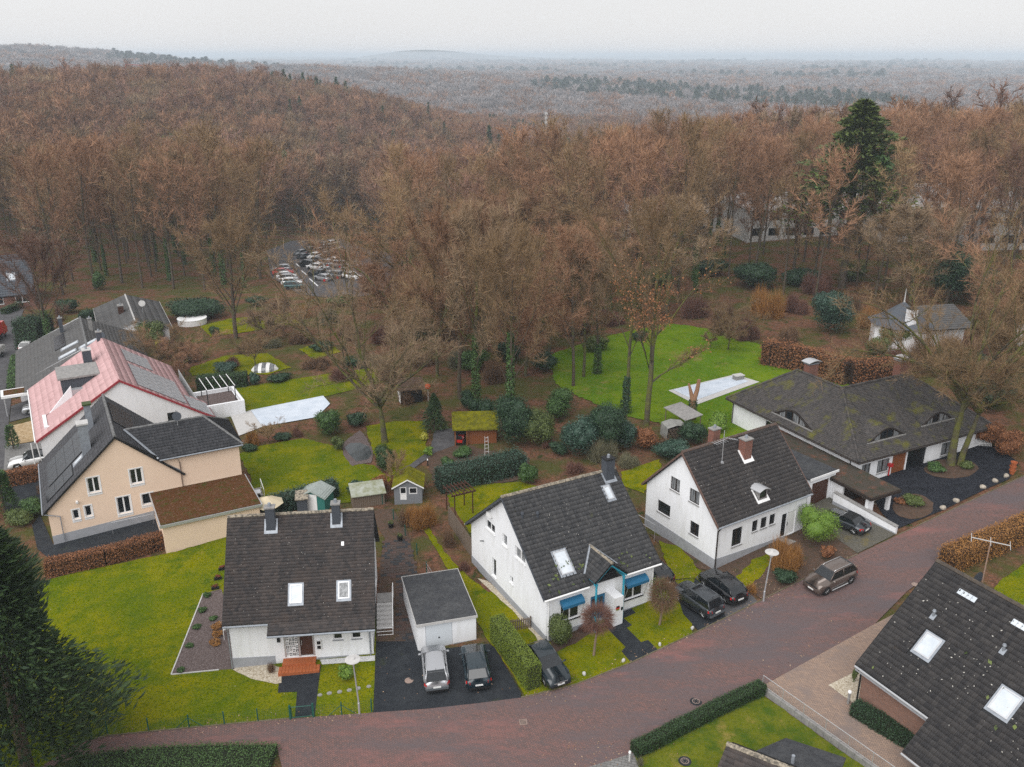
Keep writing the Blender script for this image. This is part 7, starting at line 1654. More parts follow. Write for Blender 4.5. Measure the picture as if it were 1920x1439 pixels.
# ================================================================ evergreen trees
def fir(u, v, vtop, hw, label, n=2600, leaf=.5, mat=None, group=None, name='conifer', seed=None, **kw):
    p = G(u, v); h = height_at(p, vtop); rb = hw*dep(p)/F; sd = seed or R.randrange(9999)
    V, Fq, rn = conifer(sd, h, rb, mat or LF_CONIF, n, leaf, **kw); t = thing(name, (p.x, p.y, p.z), 0, label, 'tree', group)
    mb = MB(); mb.tube([(0, 0, -.5), (0, 0, h*.5), (0, 0, h*.97)], [rb*.07+.08, rb*.045+.04, .02], 6); mb.build('trunk', BARK, t); link('crown', npmesh('crown', V, Fq, mat or LF_CONIF, rn), t); return t
fir(60, 1475, 985, 150, 'huge dark feathery conifer at the lower left corner', 26000, .62, up=.34, irregular=.35, aspect=.26, seed=4, top=.6)
fir(-45, 1420, 1000, 95, 'dark conifer behind the huge one at the lower left corner', 9000, .62, up=.34, irregular=.35, aspect=.26, seed=6, top=.5)
fir(15, 1640, 1285, 62, 'silvery green spruce at the very lower left corner', 9000, .42, LF_BLUE, up=.2, irregular=.4, seed=7)
fir(815, 806, 738, 24, 'dark little spruce beside the paved garden path', 2600, .42, irregular=.3, seed=9); fir(10, 962, 885, 17, 'narrow green cypress column left of the cream house', 2500, .4, LF_MID, up=.4, irregular=.1, top=.5, seed=10)
fir(26, 842, 798, 8, 'thin cypress column by the sandy front garden', 900, .35, LF_MID, up=.4, irregular=.1, top=.3, seed=11)
# the tall pine over the works buildings: trunk with open irregular limbs of needles
def pine(u, v, vtop, hw, label, seed, f0=.42, n=9000):
    p = G(u, v); h = height_at(p, vtop); rb = hw*dep(p)/F; g = np.random.default_rng(seed); t = thing('pine_tree', p, 0, label, 'tree'); mb = MB(); mb.tube([(0, 0, -.5), (.4, 0, h*.5), (.1, 0, h*.96)], [.5, .34, .05], 7); Ps = []; Ns = []
    for i in range(64):
        f = f0+(1-f0)*(i/64)**.9; z = h*f; az = i*2.4+g.uniform(-.5, .5); L = rb*(1.12*math.sin(math.pi*min(.97, (1-f)/(1-f0)*.80+.10))**.8)*g.uniform(.55, 1.15); d = np.array([math.cos(az), math.sin(az), .28]); e = np.array([.1, 0, z])+d*L
        mb.tube([(.1, 0, z), tuple(e)], [.10, .03], 4); m = int(n/64*(.4+L/rb)); s = g.uniform(.3, 1.08, m)[:, None]; Q = np.array([.1, 0, z])+d*L*s+g.normal(0, 1, (m, 3))*np.array([.9, .9, .55])*(.35+.22*L); Ps.append(Q); Ns.append(np.tile([0, 0, 1.], (m, 1)))
    Q = np.vstack(Ps); V, Fq = leafquads(Q, np.vstack(Ns), .62, seed, spread=1.6); mb.build('trunk', BARK, t); link('crown', npmesh('crown', V, Fq, LF_OLIVE if seed % 2 else LF_MID, g.beta(1.5, 2., len(Fq))), t); return t
o = fir(1578, 540, 188, 92, 'tall dark green conifer towering over the wood before the works buildings', 11000, 1.05, LF_OLIVE, name='pine_tree', seed=31, base=.40, irregular=.55, up=.22, tiers=9, aspect=.42, top=.5)
for i, (x, z, r) in enumerate(((-5.5, 13.5, 3.2), (3.2, 19., 2.6), (-3.6, 19.5, 2.8))): link('crown', bushmesh('crown', (r, r, r*.7), LF_MID, 80+i, .8, 900, core=False), o, (x, 0, z))
for i, (u, v, vt, hw, lb) in enumerate([(552, 300, 186, 13, 'left one of a pair of dark spruces on the wooded ridge'), (570, 300, 180, 17, 'right one of a pair of dark spruces on the wooded ridge'), (722, 300, 198, 12, 'single spruce on the wooded ridge'), (742, 330, 232, 15, 'left spruce of the trio in the wooded valley'), (762, 335, 236, 17, 'middle spruce of the trio in the wooded valley'), (775, 345, 262, 14, 'right spruce of the trio in the wooded valley'), (806, 300, 192, 9, 'slim spruce on the crest right of the ridge'), (835, 330, 228, 11, 'spruce on the slope above the valley'), (985, 330, 252, 11, 'low dark spruce left of the telecom mast'), (1042, 330, 244, 11, 'pointed spruce right of the telecom mast')]):
    fir(u, v, vt, hw, lb, 900, 1.2, seed=60+i)
for i, (u, v, vt, hw, lb) in enumerate([(350, 380, 252, 26, 'flat-topped green pine on the left slope'), (392, 380, 268, 24, 'flat-topped green pine beside it nearer the ridge'), (532, 400, 286, 18, 'small green pine on the valley side'), (12, 390, 250, 20, 'green pine at the left picture edge')]): pine(u, v, vt, hw, lb, 71+2*i, .72, 2200)
# ================================================================ shrubs
def B(u, v, w, h, mat, label, **kw): 
    d = dep(G(u, v)); return bush(u, v, w, h, mat, label, leaf=max(.10, d*.0020), **kw)
def TB(u, v, w, h, mat, label, **kw):
    d = dep(G(u, v)); return bush(u, v, w, h, mat, label, twig=True, tw=max(.009, d*.00016), **kw)
B(614, 821, 66, 56, LF_MID, 'broad green laurel bush beside the white pool cover'); B(667, 803, 46, 32, LF_DARK, 'dark evergreen bush behind the pond'); TB(559, 821, 42, 24, LF_DRED, 'dark red bare bush below the pool cover'); TB(471, 838, 42, 42, LF_RUST, 'orange dry bush at the corner of the cream house wing')
B(528, 826, 40, 16, LF_DARK, 'low dark ground ivy patch under the bare shrub tree', lobes=10); B(466, 848, 34, 16, LF_DARK, 'low dark evergreen at the lawn corner of the cream house'); B(633, 847, 28, 32, LF_OLIVE, 'small olive green pine bush at the pond')
B(721, 889, 48, 58, LF_CONIF, 'dark globe yew in front of the spreading mossy tree'); B(795, 828, 20, 20, LF_YEL, 'yellow variegated bush beside the garden path'); B(803, 856, 22, 20, LF_BRIGHT, 'yellow-green leafy bush where the garden path bends')
B(707, 924, 44, 36, LF_COPPER, 'copper-leaved bush between globe yew and mossy shed'); TB(737, 920, 26, 44, LF_RUST, 'upright rusty bush left of the mossy shed'); B(669, 929, 38, 28, LF_BLUE, 'blue-green round bush behind the small shed roofs')
TB(788, 1000, 92, 66, LF_RUST, 'large mass of orange dry grass in front of the mossy shed', upr=.9, n=7000); TB(760, 990, 50, 50, LF_BROWN, 'brown dry bush beside the green mesh fence'); TB(870, 1075, 40, 36, LF_DRED, 'dark red bare bush at the wall of the house with the blue door'); TB(845, 1030, 60, 50, LF_BROWN, 'brown bare bush below the horizontal plank fence')
B(993, 911, 41, 46, LF_MID, 'round green bush behind the house with the blue door'); B(838, 876, 32, 20, LF_MID, 'low green bush beside the garden path'); B(866, 860, 44, 24, LF_MID, 'green ground plants in front of the plank hut'); B(880, 772, 42, 44, LF_DARK, 'dark evergreen behind the plank hut')
B(962, 845, 84, 112, LF_DARK, 'tall dark evergreen right of the plank hut', lobes=11); B(1012, 842, 74, 84, LF_OLIVE, 'olive evergreen tree beside the tall dark one', lobes=10); B(1048, 855, 38, 32, LF_DARK, 'small dark bush over the red leaf litter'); TB(1030, 842, 42, 32, LF_DRED, 'reddish bare bush over the leaf litter')
B(1088, 866, 78, 96, LF_BLUE, 'blue-green evergreen mass left of the thin ivy tree', lobes=11); B(1142, 856, 92, 108, LF_DARK, 'broad dark evergreen under the thin tree', lobes=12); B(1176, 848, 52, 72, LF_BLUE, 'blue-green evergreen at the foot of the oak'); TB(1128, 870, 80, 62, LF_GREYT, 'grey-green bare bush behind the ridge of the house with the blue door')
B(905, 800, 60, 66, LF_DARK, 'dark evergreen clump left of the ivy column', lobes=9); B(1050, 790, 70, 70, LF_MID, 'green ivy-covered thicket by the lawn edge', lobes=9)
B(1262, 866, 72, 46, LF_BLUE, 'blue-green laurel behind the house with brick chimney'); B(1306, 838, 64, 54, LF_DARK, 'dark bush under the broken stump'); B(1345, 815, 46, 44, LF_BRIGHT, 'bright yellow-green bush at the villa corner'); B(1212, 846, 56, 50, LF_COPPER, 'copper-leaved bush at the foot of the oak')
B(1565, 630, 94, 94, LF_BLUE, 'large holly ball at the end of the big right lawn', lobes=9); B(1682, 660, 66, 62, LF_OLIVE, 'dark olive conifer bush in front of the octagonal house'); B(1805, 575, 130, 125, LF_DARK, 'broad dark yew in the wood above the octagonal house', lobes=11); B(1425, 545, 95, 60, LF_DARK, 'dark holly thicket in the wood beyond the lawn', lobes=10)
B(1862, 775, 95, 85, LF_DARK, 'dark undergrowth behind the big double-trunked tree', lobes=10); B(1858, 838, 80, 56, LF_COPPER, 'copper-brown bush behind the white picket gate'); B(1900, 860, 60, 60, LF_COPPER, 'copper bush behind the terracotta pots'); B(1757, 888, 38, 22, LF_MID, 'low round green bush at the foot of the double-trunked tree'); B(1815, 882, 32, 18, LF_OLIVE, 'low olive bush on the tree island'); B(1716, 953, 44, 26, LF_OLIVE, 'low heather mound on the oval island'); B(1690, 947, 26, 14, LF_COPPER, 'copper-leaved patch on the oval island')
TB(1488, 1090, 112, 100, LF_RUST, 'large orange dry grass bush beside the street lamp', upr=.8, n=8000); B(1545, 1028, 90, 88, LF_BRIGHT, 'bright green bamboo clump beside the grey roadster', lobes=9, aspect=.28); B(1553, 1050, 32, 28, LF_COPPER, 'small copper bush between bamboo and the red road'); B(1475, 1098, 50, 34, LF_DARK, 'dark green bush under the orange grass'); TB(1412, 1118, 40, 36, LF_RUST, 'low orange dry bush left of the street lamp')
B(1050, 1218, 54, 78, LF_OLIVE, 'egg-shaped clipped box bush at the corner of the house with the blue door', lobes=5, shell=.9); TB(1760, 696, 120, 84, LF_BROWN, 'large brown bare bush between octagonal house and villa chimney'); B(1806, 706, 92, 60, LF_DARK, 'dark evergreen right of the octagonal house'); B(1655, 672, 50, 46, LF_OLIVE, 'olive bush at the left wall of the octagonal house'); TB(1704, 694, 90, 56, LF_DRED, 'dark red bare bush before the octagonal house'); TB(1092, 1190, 36, 26, LF_DRED, 'dark red bare bush under the left blue awning')
B(60, 972, 54, 44, LF_MID, 'green bush at the left corner of the cream house'); B(28, 990, 66, 36, LF_OLIVE, 'olive bush at the left picture edge below the drive'); TB(75, 930, 40, 30, LF_BROWN, 'brown bare bush beside the drive of the cream house')
B(163, 618, 36, 42, LF_DARK, 'dark bush beside the low grey house'); B(275, 654, 68, 54, LF_OLIVE, 'olive evergreen right of the dark roofed house'); B(298, 660, 15, 24, LF_YEL, 'narrow yellow bush beside the olive evergreen'); B(360, 603, 116, 46, LF_DARK, 'wide dark rhododendron behind the round pool', lobes=12); B(401, 632, 24, 22, LF_CONIF, 'cloud-pruned little pine on the lawn')
B(418, 702, 50, 24, LF_BLUE, 'blue-green low bush behind the dark hedge'); B(477, 724, 24, 28, LF_BLUE, 'blue-green bush at the end of the dark hedge'); B(312, 748, 40, 46, LF_MID, 'green bush beside the white pergola terrace'); B(520, 718, 50, 22, LF_DARK, 'dark low bush right of the white dome shelter')
LAND = [(361, 607, 'the round pool'), (497, 694, 'the white dome shelter'), (540, 770, 'the left pool cover'), (752, 758, 'the lattice shed'), (870, 830, 'the plank hut'), (600, 540, 'the car park'), (1712, 668, 'the octagonal house'), (1565, 630, 'the holly ball'), (1600, 740, 'the villa'), (1212, 797, 'the oak with withered leaves'), (240, 600, 'the low grey house'), (350, 735, 'the pergola terrace'), (443, 634, 'the thick trunked tree'), (722, 830, 'the spreading mossy tree'), (1085, 715, 'the left edge of the big lawn'), (1250, 600, 'the far corner of the big lawn'), (1400, 650, 'the right end of the big lawn'), (1900, 640, 'the right picture edge'), (960, 760, 'the ivy column'), (1140, 880, 'the ridge of the house with blue door'), (850, 620, 'the middle of the tree belt'), (1000, 560, 'the back of the tree belt')]
def near(u, v):
    L = sorted(LAND, key=lambda q: math.hypot(q[0]-u, (q[1]-v)*1.6)); a, b = L[0], L[1]; sd = 'left of' if u < a[0]-18 else ('right of' if u > a[0]+18 else ('behind' if v < a[1] else 'before'))
    return f'{sd} {a[2]}'
for (u, v, w, h, m) in [(345, 680, 90, 50, LF_BROWN), (310, 665, 60, 45, LF_DRED), (450, 664, 70, 30, LF_BROWN), (500, 655, 70, 32, LF_GREYT), (560, 648, 70, 34, LF_BROWN), (590, 694, 80, 32, LF_BROWN), (640, 716, 90, 32, LF_DRED), (690, 690, 80, 40, LF_GREYT), (730, 720, 70, 34, LF_BROWN), (430, 690, 50, 24, LF_DRED), (600, 610, 90, 44, LF_GREYT), (560, 600, 60, 34, LF_RUST), (520, 580, 60, 30, LF_BROWN), (660, 640, 90, 42, LF_BROWN), (720, 650, 90, 48, LF_DRED), (790, 690, 80, 48, LF_BROWN), (860, 690, 80, 50, LF_GREYT), (930, 720, 80, 60, LF_BROWN), (1000, 650, 80, 52, LF_DRED), (1080, 630, 80, 48, LF_BROWN), (1150, 612, 80, 44, LF_DRED), (760, 760, 60, 34, LF_BROWN), (840, 640, 90, 46, LF_BROWN), (920, 620, 90, 46, LF_DRED), (1230, 602, 70, 40, LF_BROWN), (1300, 600, 90, 60, LF_DRED), (1350, 626, 96, 92, LF_BROWN), (1400, 640, 90, 72, LF_DRED), (1445, 600, 90, 84, LF_RUST), (1480, 650, 90, 60, LF_BROWN), (1500, 590, 80, 60, LF_DRED), (1640, 620, 80, 60, LF_RUST), (1600, 590, 70, 60, LF_BROWN), (1720, 600, 90, 70, LF_BROWN), (1780, 680, 90, 70, LF_BROWN), (1850, 690, 100, 80, LF_DRED), (1730, 700, 70, 46, LF_BROWN), (1670, 695, 60, 36, LF_DRED), (1880, 600, 100, 90, LF_BROWN), (1540, 555, 80, 60, LF_DRED), (1240, 850, 60, 34, LF_BROWN), (1180, 880, 70, 40, LF_GREYT), (1080, 890, 60, 34, LF_DRED)]:
    TB(u, v, w, h, m, 'leafless %s bush %s' % ({LF_BROWN: 'brown', LF_DRED: 'dark red', LF_GREYT: 'grey-green', LF_RUST: 'rusty orange'}[m], near(u, v)), group='leafless bushes in the undergrowth')
for (u, v, w, h, m) in [(640, 575, 60, 26, LF_MID), (660, 690, 50, 26, LF_DARK), (600, 660, 50, 22, LF_DARK), (780, 640, 60, 34, LF_DARK), (880, 700, 70, 50, LF_MID), (950, 680, 60, 46, LF_DARK), (1020, 700, 60, 44, LF_DARK), (1120, 660, 56, 36, LF_OLIVE), (1200, 640, 40, 22, LF_DARK), (1500, 540, 80, 44, LF_DARK), (1330, 520, 70, 40, LF_DARK), (1600, 530, 60, 40, LF_OLIVE), (1860, 560, 80, 60, LF_DARK), (1760, 640, 60, 44, LF_DARK), (120, 590, 46, 34, LF_DARK), (185, 545, 30, 40, LF_MID), (480, 575, 40, 24, LF_DARK), (1050, 560, 70, 36, LF_DARK), (1240, 540, 80, 36, LF_OLIVE)]:
    B(u, v, w, h, m, '%s evergreen bush %s' % ({LF_MID: 'fresh green', LF_DARK: 'dark', LF_OLIVE: 'olive green'}[m], near(u, v)), group='evergreen bushes in the undergrowth')
for u, v in ((404, 1182), (406, 1197), (402, 1213)): B(u, v, 25, 16, LF_RUST, 'rust-brown tuft of grass in the gravel bed, %s of three' % {1182: 'farthest', 1197: 'middle', 1213: 'nearest'}[v], group='rusty grass tufts', cat='grass tuft', name='grass_tuft', core=False)
for u, v, q in ((388, 1121, 'at the top corner of'), (378, 1150, 'in the upper middle of'), (367, 1181, 'in the middle of'), (354, 1216, 'in the lower part of'), (337, 1262, 'at the bottom corner of'), (398, 1165, 'close to the house in')): B(u, v, 17, 11, LF_MID, f'small green plant {q} the gravel bed', group='small plants in the gravel bed', cat='plant', name='plant')
TB(508, 1265, 40, 30, LF_BROWN, 'brown dry bush in the pebble bed left of the orange step'); B(647, 1277, 38, 30, LF_BRIGHT, 'yellow-green low bush on the small front lawn'); TB(1200, 1438, 28, 24, LF_GREYT, 'grey woolly bush at the end of the dark yew hedge'); B(1601, 1282, 12, 34, LF_OLIVE, 'small olive conifer in the pebble bed at the brick corner')
# ball trees
def balltree(u, v, uc, vc, w, h, mat, label, seed, green=None):
    p = G(u, v); k = dep(p)/F; z = height_at(p, vc); r = w*k/2; hh = h*k/2*1.1; t = thing('ball_tree', p, 0, label, 'tree'); mb = MB(); dx = (uc-u)*k; c = Vector((dx, 0, z))
    mb.tube([(0, 0, -.2), (dx*.4, 0, (z-hh)*.6), (dx, 0, z-hh*.5)], [.10, .085, .07], 7); g = np.random.default_rng(seed)
    for i in range(26): d = Vector(g.normal(0, 1, 3)).normalized(); d.z = abs(d.z)*.9+.1; mb.tube([c-Vector((0, 0, hh*.55)), c+Vector((d.x*r*.7, d.y*r*.7, d.z*hh*.7-.1))], [.035, .012], 4)
    mb.build('trunk', M('pale_bark', (.25, .18, .13), (.16, .12, .09), 6) if 'pale_bark' not in MAT else MAT['pale_bark'], t)
    n = 3600; d = unit(g.normal(0, 1, (n, 3))); a = d*g.uniform(.35, .72, (n, 1))*np.array([r, r, hh]); b = d*g.uniform(.75, 1.06, (n, 1))*np.array([r, r, hh])+g.normal(0, .08, (n, 3)); s = unit(np.cross(b-a, g.normal(0, 1, (n, 3))))*.009
    V = np.stack([a-s, a+s, b], 1).reshape(-1, 3)+np.array(c); link('crown', npmesh('crown', V, np.arange(3*n).reshape(-1, 3), mat, g.random(n), 3), t)
    if green: P, N, _ = blob_points(700, (r, r, hh), seed); V, Fq = leafquads(P+np.array([dx, 0, z-hh]), N, .12, seed); link('leaves', npmesh('leaves', V, Fq, green, g.random(len(Fq))), t)
    return t
balltree(1113, 1229, 1118, 1160, 76, 62, LF_DRED, 'small ball tree with dark red bare twigs left of the entrance path', 3); balltree(1236, 1172, 1240, 1117, 68, 76, LF_BROWN, 'ball tree with brown and green foliage beside the grey SUV', 4, LF_OLIVE)
# ================================================================ hedges
hedge([(1000, 1293), (932, 1197)], 1.10, 1.95, LF_HEDGE, HEDGECORE, 'tall clipped light green hedge between driveway and black car', .075, cover=2.2, rough=.015)
hedge([(1190, 1416), (1260, 1380), (1340, 1339), (1428, 1297)], .85, .75, LF_YEW, HEDGECORE, 'low dark green yew hedge along the lower side of the road', .085, cover=2., rough=.05)
hedge([(1600, 1337), (1700, 1398), (1800, 1452)], .95, .9, LF_DARK, HEDGECORE, 'dark green hedge at the foot of the brick house wall', .10, cover=2., rough=.05)
hedge([(1772, 1068), (1850, 1036), (1930, 1000), (2020, 962)], 1.6, 1.7, LF_RUST, COPCORE, 'rust-brown hedge behind the brick house at the right edge', .12, cover=2., rough=.14)
hedge([(88, 1078), (200, 1056), (318, 1022)], 1.15, 1.35, LF_COPPER, COPCORE, 'copper beech hedge between the cream house and the big lawn', .12, cover=2., rough=.08)
hedge([(-30, 918), (30, 908), (90, 896)], 1.1, 1.5, LF_COPPER, COPCORE, 'copper beech hedge in front of the white car at the left edge', .13, cover=2., rough=.07)
hedge([(130, 1452), (230, 1436), (420, 1428), (512, 1430)], 2.2, .45, LF_MID, HEDGECORE, 'low green ground-cover hedge at the lower left road side', .10, cover=1.8, rough=.12)
hedge([(29, 745), (31, 710), (36, 682)], 1.5, 1.4, LF_MID, HEDGECORE, 'green clipped hedge along the street at the left edge', .2, cover=1.8, rough=.08); hedge([(28, 688), (76, 672)], 1.4, 1.2, LF_OLIVE, HEDGECORE, 'olive hedge in front of the hidden silver car', .2, cover=1.8, rough=.1)
hedge([(48, 650), (92, 652)], 4.0, 4.6, LF_DARK, HEDGECORE, 'tall dark green hedge block by the street', .26, cover=1.8, rough=.2); hedge([(372, 730), (420, 726), (465, 722)], 1.8, 1.7, LF_YEW, HEDGECORE, 'dark clipped hedge behind the lawn with the pool cover', .19, cover=1.8, rough=.08)
hedge([(508, 962), (560, 948), (630, 926)], 1.6, 1.5, LF_BLUE, HEDGECORE, 'blue-green hedge behind the small sheds', .14, cover=1.8, rough=.16); hedge([(822, 918), (880, 904), (930, 892), (978, 880)], 2.4, 1.9, LF_BLUE, HEDGECORE, 'broad blue-green laurel hedge behind the mossy shed', .15, cover=1.8, rough=.22)
hedge([(1432, 680), (1500, 692), (1590, 720), (1672, 715)], 2.2, 2.9, LF_COPPER, COPCORE, 'tall copper beech hedge behind the villa', .22, cover=1.8, rough=.25); hedge([(8, 590), (40, 578)], 1.2, 1.1, LF_YEW, HEDGECORE, 'low green hedge in front of the far brick house', .24, cover=1.6, rough=.1)
# ================================================================ sheds and garden things
def hut(u, v, yaw, L, W, he, hr, label, wallm, roofm, tiles=None, front=None, name='garden_shed', cat='shed', ov=.2, plank=0, rise=1.):
    "small gable hut, front gable at x=0 facing the camera side"
    p = G(u, v); h = House(name, label, p.x, p.y, tz(p.x, p.y), yaw, cat); 
    mb = MB(); prof = [(0, -.5), (W, -.5), (W, he), (W/2, hr), (0, he)]
    h.wall(mb, (0, W), (0, 0), prof, [(q[0], q[1], q[2], q[3]) for q in (front or [])], depth=.05); h.wall(mb, (0, 0), (L, 0), [(0, -.5), (L, -.5), (L, he), (0, he)]); h.wall(mb, (L, 0), (L, W), prof); h.wall(mb, (L, W), (0, W), [(0, -.5), (L, -.5), (L, he), (0, he)]); w = mb.build('walls', wallm, h.root)
    if plank:
        n = int(W/plank)
        for i in range(n): q = MB(); q.box(-.02, i*W/n+.008, -.3, -.002, (i+1)*W/n-.008, he+.0); q.build('plank', wallm, h.root) if not front else None
        n = int(L/plank)
        for i in range(n): q = MB(); q.box(i*L/n+.008, -.02, -.3, (i+1)*L/n-.008, -.002, he); q.build('plank', wallm, h.root)
    k = (hr-he)/(W/2)
    for y0, y1, z1 in ((-ov, W/2, 1), (W+ov, W/2, 1)):
        h.slab([(-ov, y0, he-k*ov), (L+ov, y0, he-k*ov), (L+ov, W/2, hr), (-ov, W/2, hr)], .08, roofm)
    return h, w
# moss-roofed grey shed with white framed windows
h, w = hut(792, 943, 1.62, 2.7, 2.6, 1.75, 2.5, 'grey garden shed with bright moss roof and white window frames', M('grey_boards', (.22, .23, .25), (.15, .16, .175), 8., .8, stretch=(8, 8, 1)), MOSSROOF, front=[(.55, .35, 1.15, 1.65), (1.40, .95, 2.15, 1.60)])
h.window((0, 2.6), (0, 0), (.55, .95, 1.15, 1.65), depth=.03, sill=False); mb = MB(); mb.box(.02, 1.45, .30, .05, 2.05, .95); mb.build('door', WPAINT, h.root); h.window((0, 2.6), (0, 0), (1.40, .95, 2.15, 1.60), depth=.03, sill=False)
for y0, y1 in ((-.2, 1.3), (2.8, 1.3)): h.board([(-.2, y0, 1.55), (-.2, y1, 2.42), (-.2, y1, 2.53), (-.2, y0, 1.67)], (-1, 0, 0), .04, WPAINT)
# small shed with pale metal roof, teal and white front
h, w = hut(610, 962, 1.35, 2.0, 2.5, 1.6, 2.15, 'small shed with pale metal roof and white door between teal boards', M('teal_boards', (.03, .16, .14), rough=.6), M('pale_metal_roof', (.42, .47, .45), (.33, .37, .35), 3., .45, metal=.3))
mb = MB(); mb.box(-.03, .75, -.3, -.003, 1.85, 1.75); mb.build('door', WPAINT, h.root)
for i in range(6): mb = MB(); y = -.1+i*.22; mb.box(-.2, y, 1.62+y*.0+(.44*y/1.25)-.03, 2.2, y+.03, 1.66+(.44*y/1.25)); mb.build('roof_rib', MAT['pale_metal_roof'], h.root)
# lean-to with plank front
p = G(662, 955); h = House('lean_to', 'plank lean-to with pale mossy sheet roof beside the teal shed', p.x, p.y, tz(p.x, p.y), .30, 'lean-to'); mb = MB(); mb.box(0, .05, -.5, 3.0, 1.6, 1.3); mb.build('walls', WOODB, h.root)
for i in range(15): mb = MB(); mb.box(i*.2+.008, 0, -.4, i*.2+.192, .045, 1.28); mb.build('plank', WOODB, h.root)
mb = MB(); mb.prism([(-.1, -.2, 1.25), (3.15, -.2, 1.25), (3.15, 1.8, 1.75), (-.1, 1.8, 1.75)], (0, 0, .06)); mb.build('roof', M('mossy_sheet', (.36, .38, .34), (.20, .21, .12), 1.5, .7), h.root)
# slate-clad garden oven with mossy cap, parasol, box
p = G(568, 962); h = thing('garden_oven', p, .2, 'dark boxed garden chimney with mossy tile cap between hedge and roof ridge', 'oven'); mb = MB(); mb.box(-.45, -.45, -.3, .45, .45, 1.6); mb.build('body', T_SLATE, h); mb = MB(); mb.prism([(-.6, -.6, 1.6), (.6, -.6, 1.6), (.55, .6, 2.0), (-.55, .6, 2.0)], (0, 0, .08)); mb.build('cap', LICHEN, h)
p = G(505, 975); h = thing('parasol', p, 0, 'beige garden parasol behind the chimney of the near house', 'parasol'); mb = MB(); mb.tube([(0, 0, -.2), (0, 0, 2.3)], .03, 6); mb.build('pole', ALU, h); mb = MB(); mb.lathe([(1.45, 1.75), (.7, 2.1), (.03, 2.4)], 8); mb.build('canopy', M('beige_canvas', (.55, .47, .33), rough=.8), h); mb = MB(); mb.lathe([(.35, 1.9), (.35, 2.0)], 8, (0, 0, -1.9)); mb.build('base', CONC, h)
p = G(484, 958); h = thing('storage_box', p, .35, 'dark upright storage box with pale lid at the corner of the sedum garage', 'box'); mb = MB(); mb.box(-.35, -.35, -.3, .35, .35, 1.9); mb.build('body', BLACKP, h); mb = MB(); mb.box(-.4, -.4, 1.9, .4, .4, 2.0); mb.build('lid', ALU, h)
# plank hut with moss roof and a little red tractor
p = G(858, 834); h = House('plank_hut', 'open red-brown plank hut with moss covered flat roof', p.x, p.y, tz(p.x, p.y), .06, 'hut')
mb = MB(); mb.box(1.1, .05, -.3, 4.2, 2.6, 1.75); mb.build('walls', WOODR, h.root)
for i in range(15): mb = MB(); mb.box(1.1+i*.205+.008, .0, -.2, 1.1+(i+1)*.205-.008, .045, 1.74); mb.build('plank', WOODR, h.root)
mb = MB(); mb.prism([(-.5, -.5, 1.8), (4.5, -.5, 1.8), (4.4, 2.9, 2.5), (-.6, 2.9, 2.5)], (0, 0, .16)); mb.build('roof', MOSSROOF, h.root)
for x in (-.3, .95): mb = MB(); mb.box(x, -.35, -.3, x+.12, -.23, 1.8); mb.build('post', WOODR, h.root)
mb = MB(); mb.box(-.4, 2.4, -.3, 1.1, 2.5, 1.9); mb.build('back_wall', BLACKP, h.root)
t = thing('garden_tractor', G(864, 832), 1.4, 'small red garden tractor under the plank hut', 'tractor'); mb = MB(); mb.prism([(-.6, -.3, .35), (.7, -.3, .35), (.7, -.3, .75), (.1, -.3, .85), (-.1, -.3, .6), (-.6, -.3, .65)], (0, .6, 0)); mb.build('body', PAINT['red'], t); mb = MB(); mb.box(-.5, -.25, .65, -.15, .25, .8); mb.box(-.55, -.25, .8, -.48, .25, 1.1); mb.build('seat', BLACKP, t)
for cx, r in ((.45, .2), (-.4, .28)):
    for sg in (-1, 1): mb = MB(); mb.tube([(cx, sg*.32, r), (cx, sg*.48, r)], r, 10); mb.build('wheel', TYRE, t)
t = thing('ladder', G(913, 858), .3, 'pale wooden obelisk ladder standing in the shrub bed', 'ladder')
for sg in (-.22, .22): mb = MB(); mb.tube([(sg, 0, -.2), (sg*.75, .15, 2.3)], .035, 4); mb.build('rail', CONCL, t)
for i in range(6): mb = MB(); z = .25+i*.38; w = .22-.055*z/2.3; mb.tube([(-w, .15*z/2.3, z), (w, .15*z/2.3, z)], .028, 4); mb.build('rung', CONCL, t)
# shed with white lattice side in the trees
p = G(752, 758); h = House('lattice_shed', 'dark garden shed with white lattice wall among the trees', p.x, p.y, tz(p.x, p.y), .25, 'shed'); mb = MB(); mb.box(0, .06, -.3, 2.6, 2.2, 1.7); mb.build('walls', BLACKP, h.root); mb = MB(); mb.prism([(-.3, -.3, 1.7), (3.0, -.3, 1.7), (3.0, 2.5, 2.3), (-.3, 2.5, 2.3)], (0, 0, .1)); mb.build('roof', SOIL, h.root)
for i in range(9): mb = MB(); x = -.06; y = .1+i*.23; mb.box(-.05, y, 0, -.01, y+.06, 1.65); mb.build('lattice_bar', WPAINT, h.root)
for i in range(5): mb = MB(); mb.box(-.09, .05, .1+i*.36, -.052, 2.2, .16+i*.36); mb.build('lattice_bar', WPAINT, h.root)
t = thing('balloon_lamp', G(803, 752), 0, 'orange ball on a pale pole beside the lattice shed', 'lamp'); mb = MB(); mb.tube([(0, 0, -.2), (0, 0, 1.6)], .04, 5); mb.build('pole', CONCL, t); mb = MB(); mb.lathe([(.02, 1.5), (.30, 1.65), (.36, 1.9), (.28, 2.12), (.03, 2.22)], 12); mb.build('ball', M('orange_plastic', (.5, .09, .03), rough=.4), t)
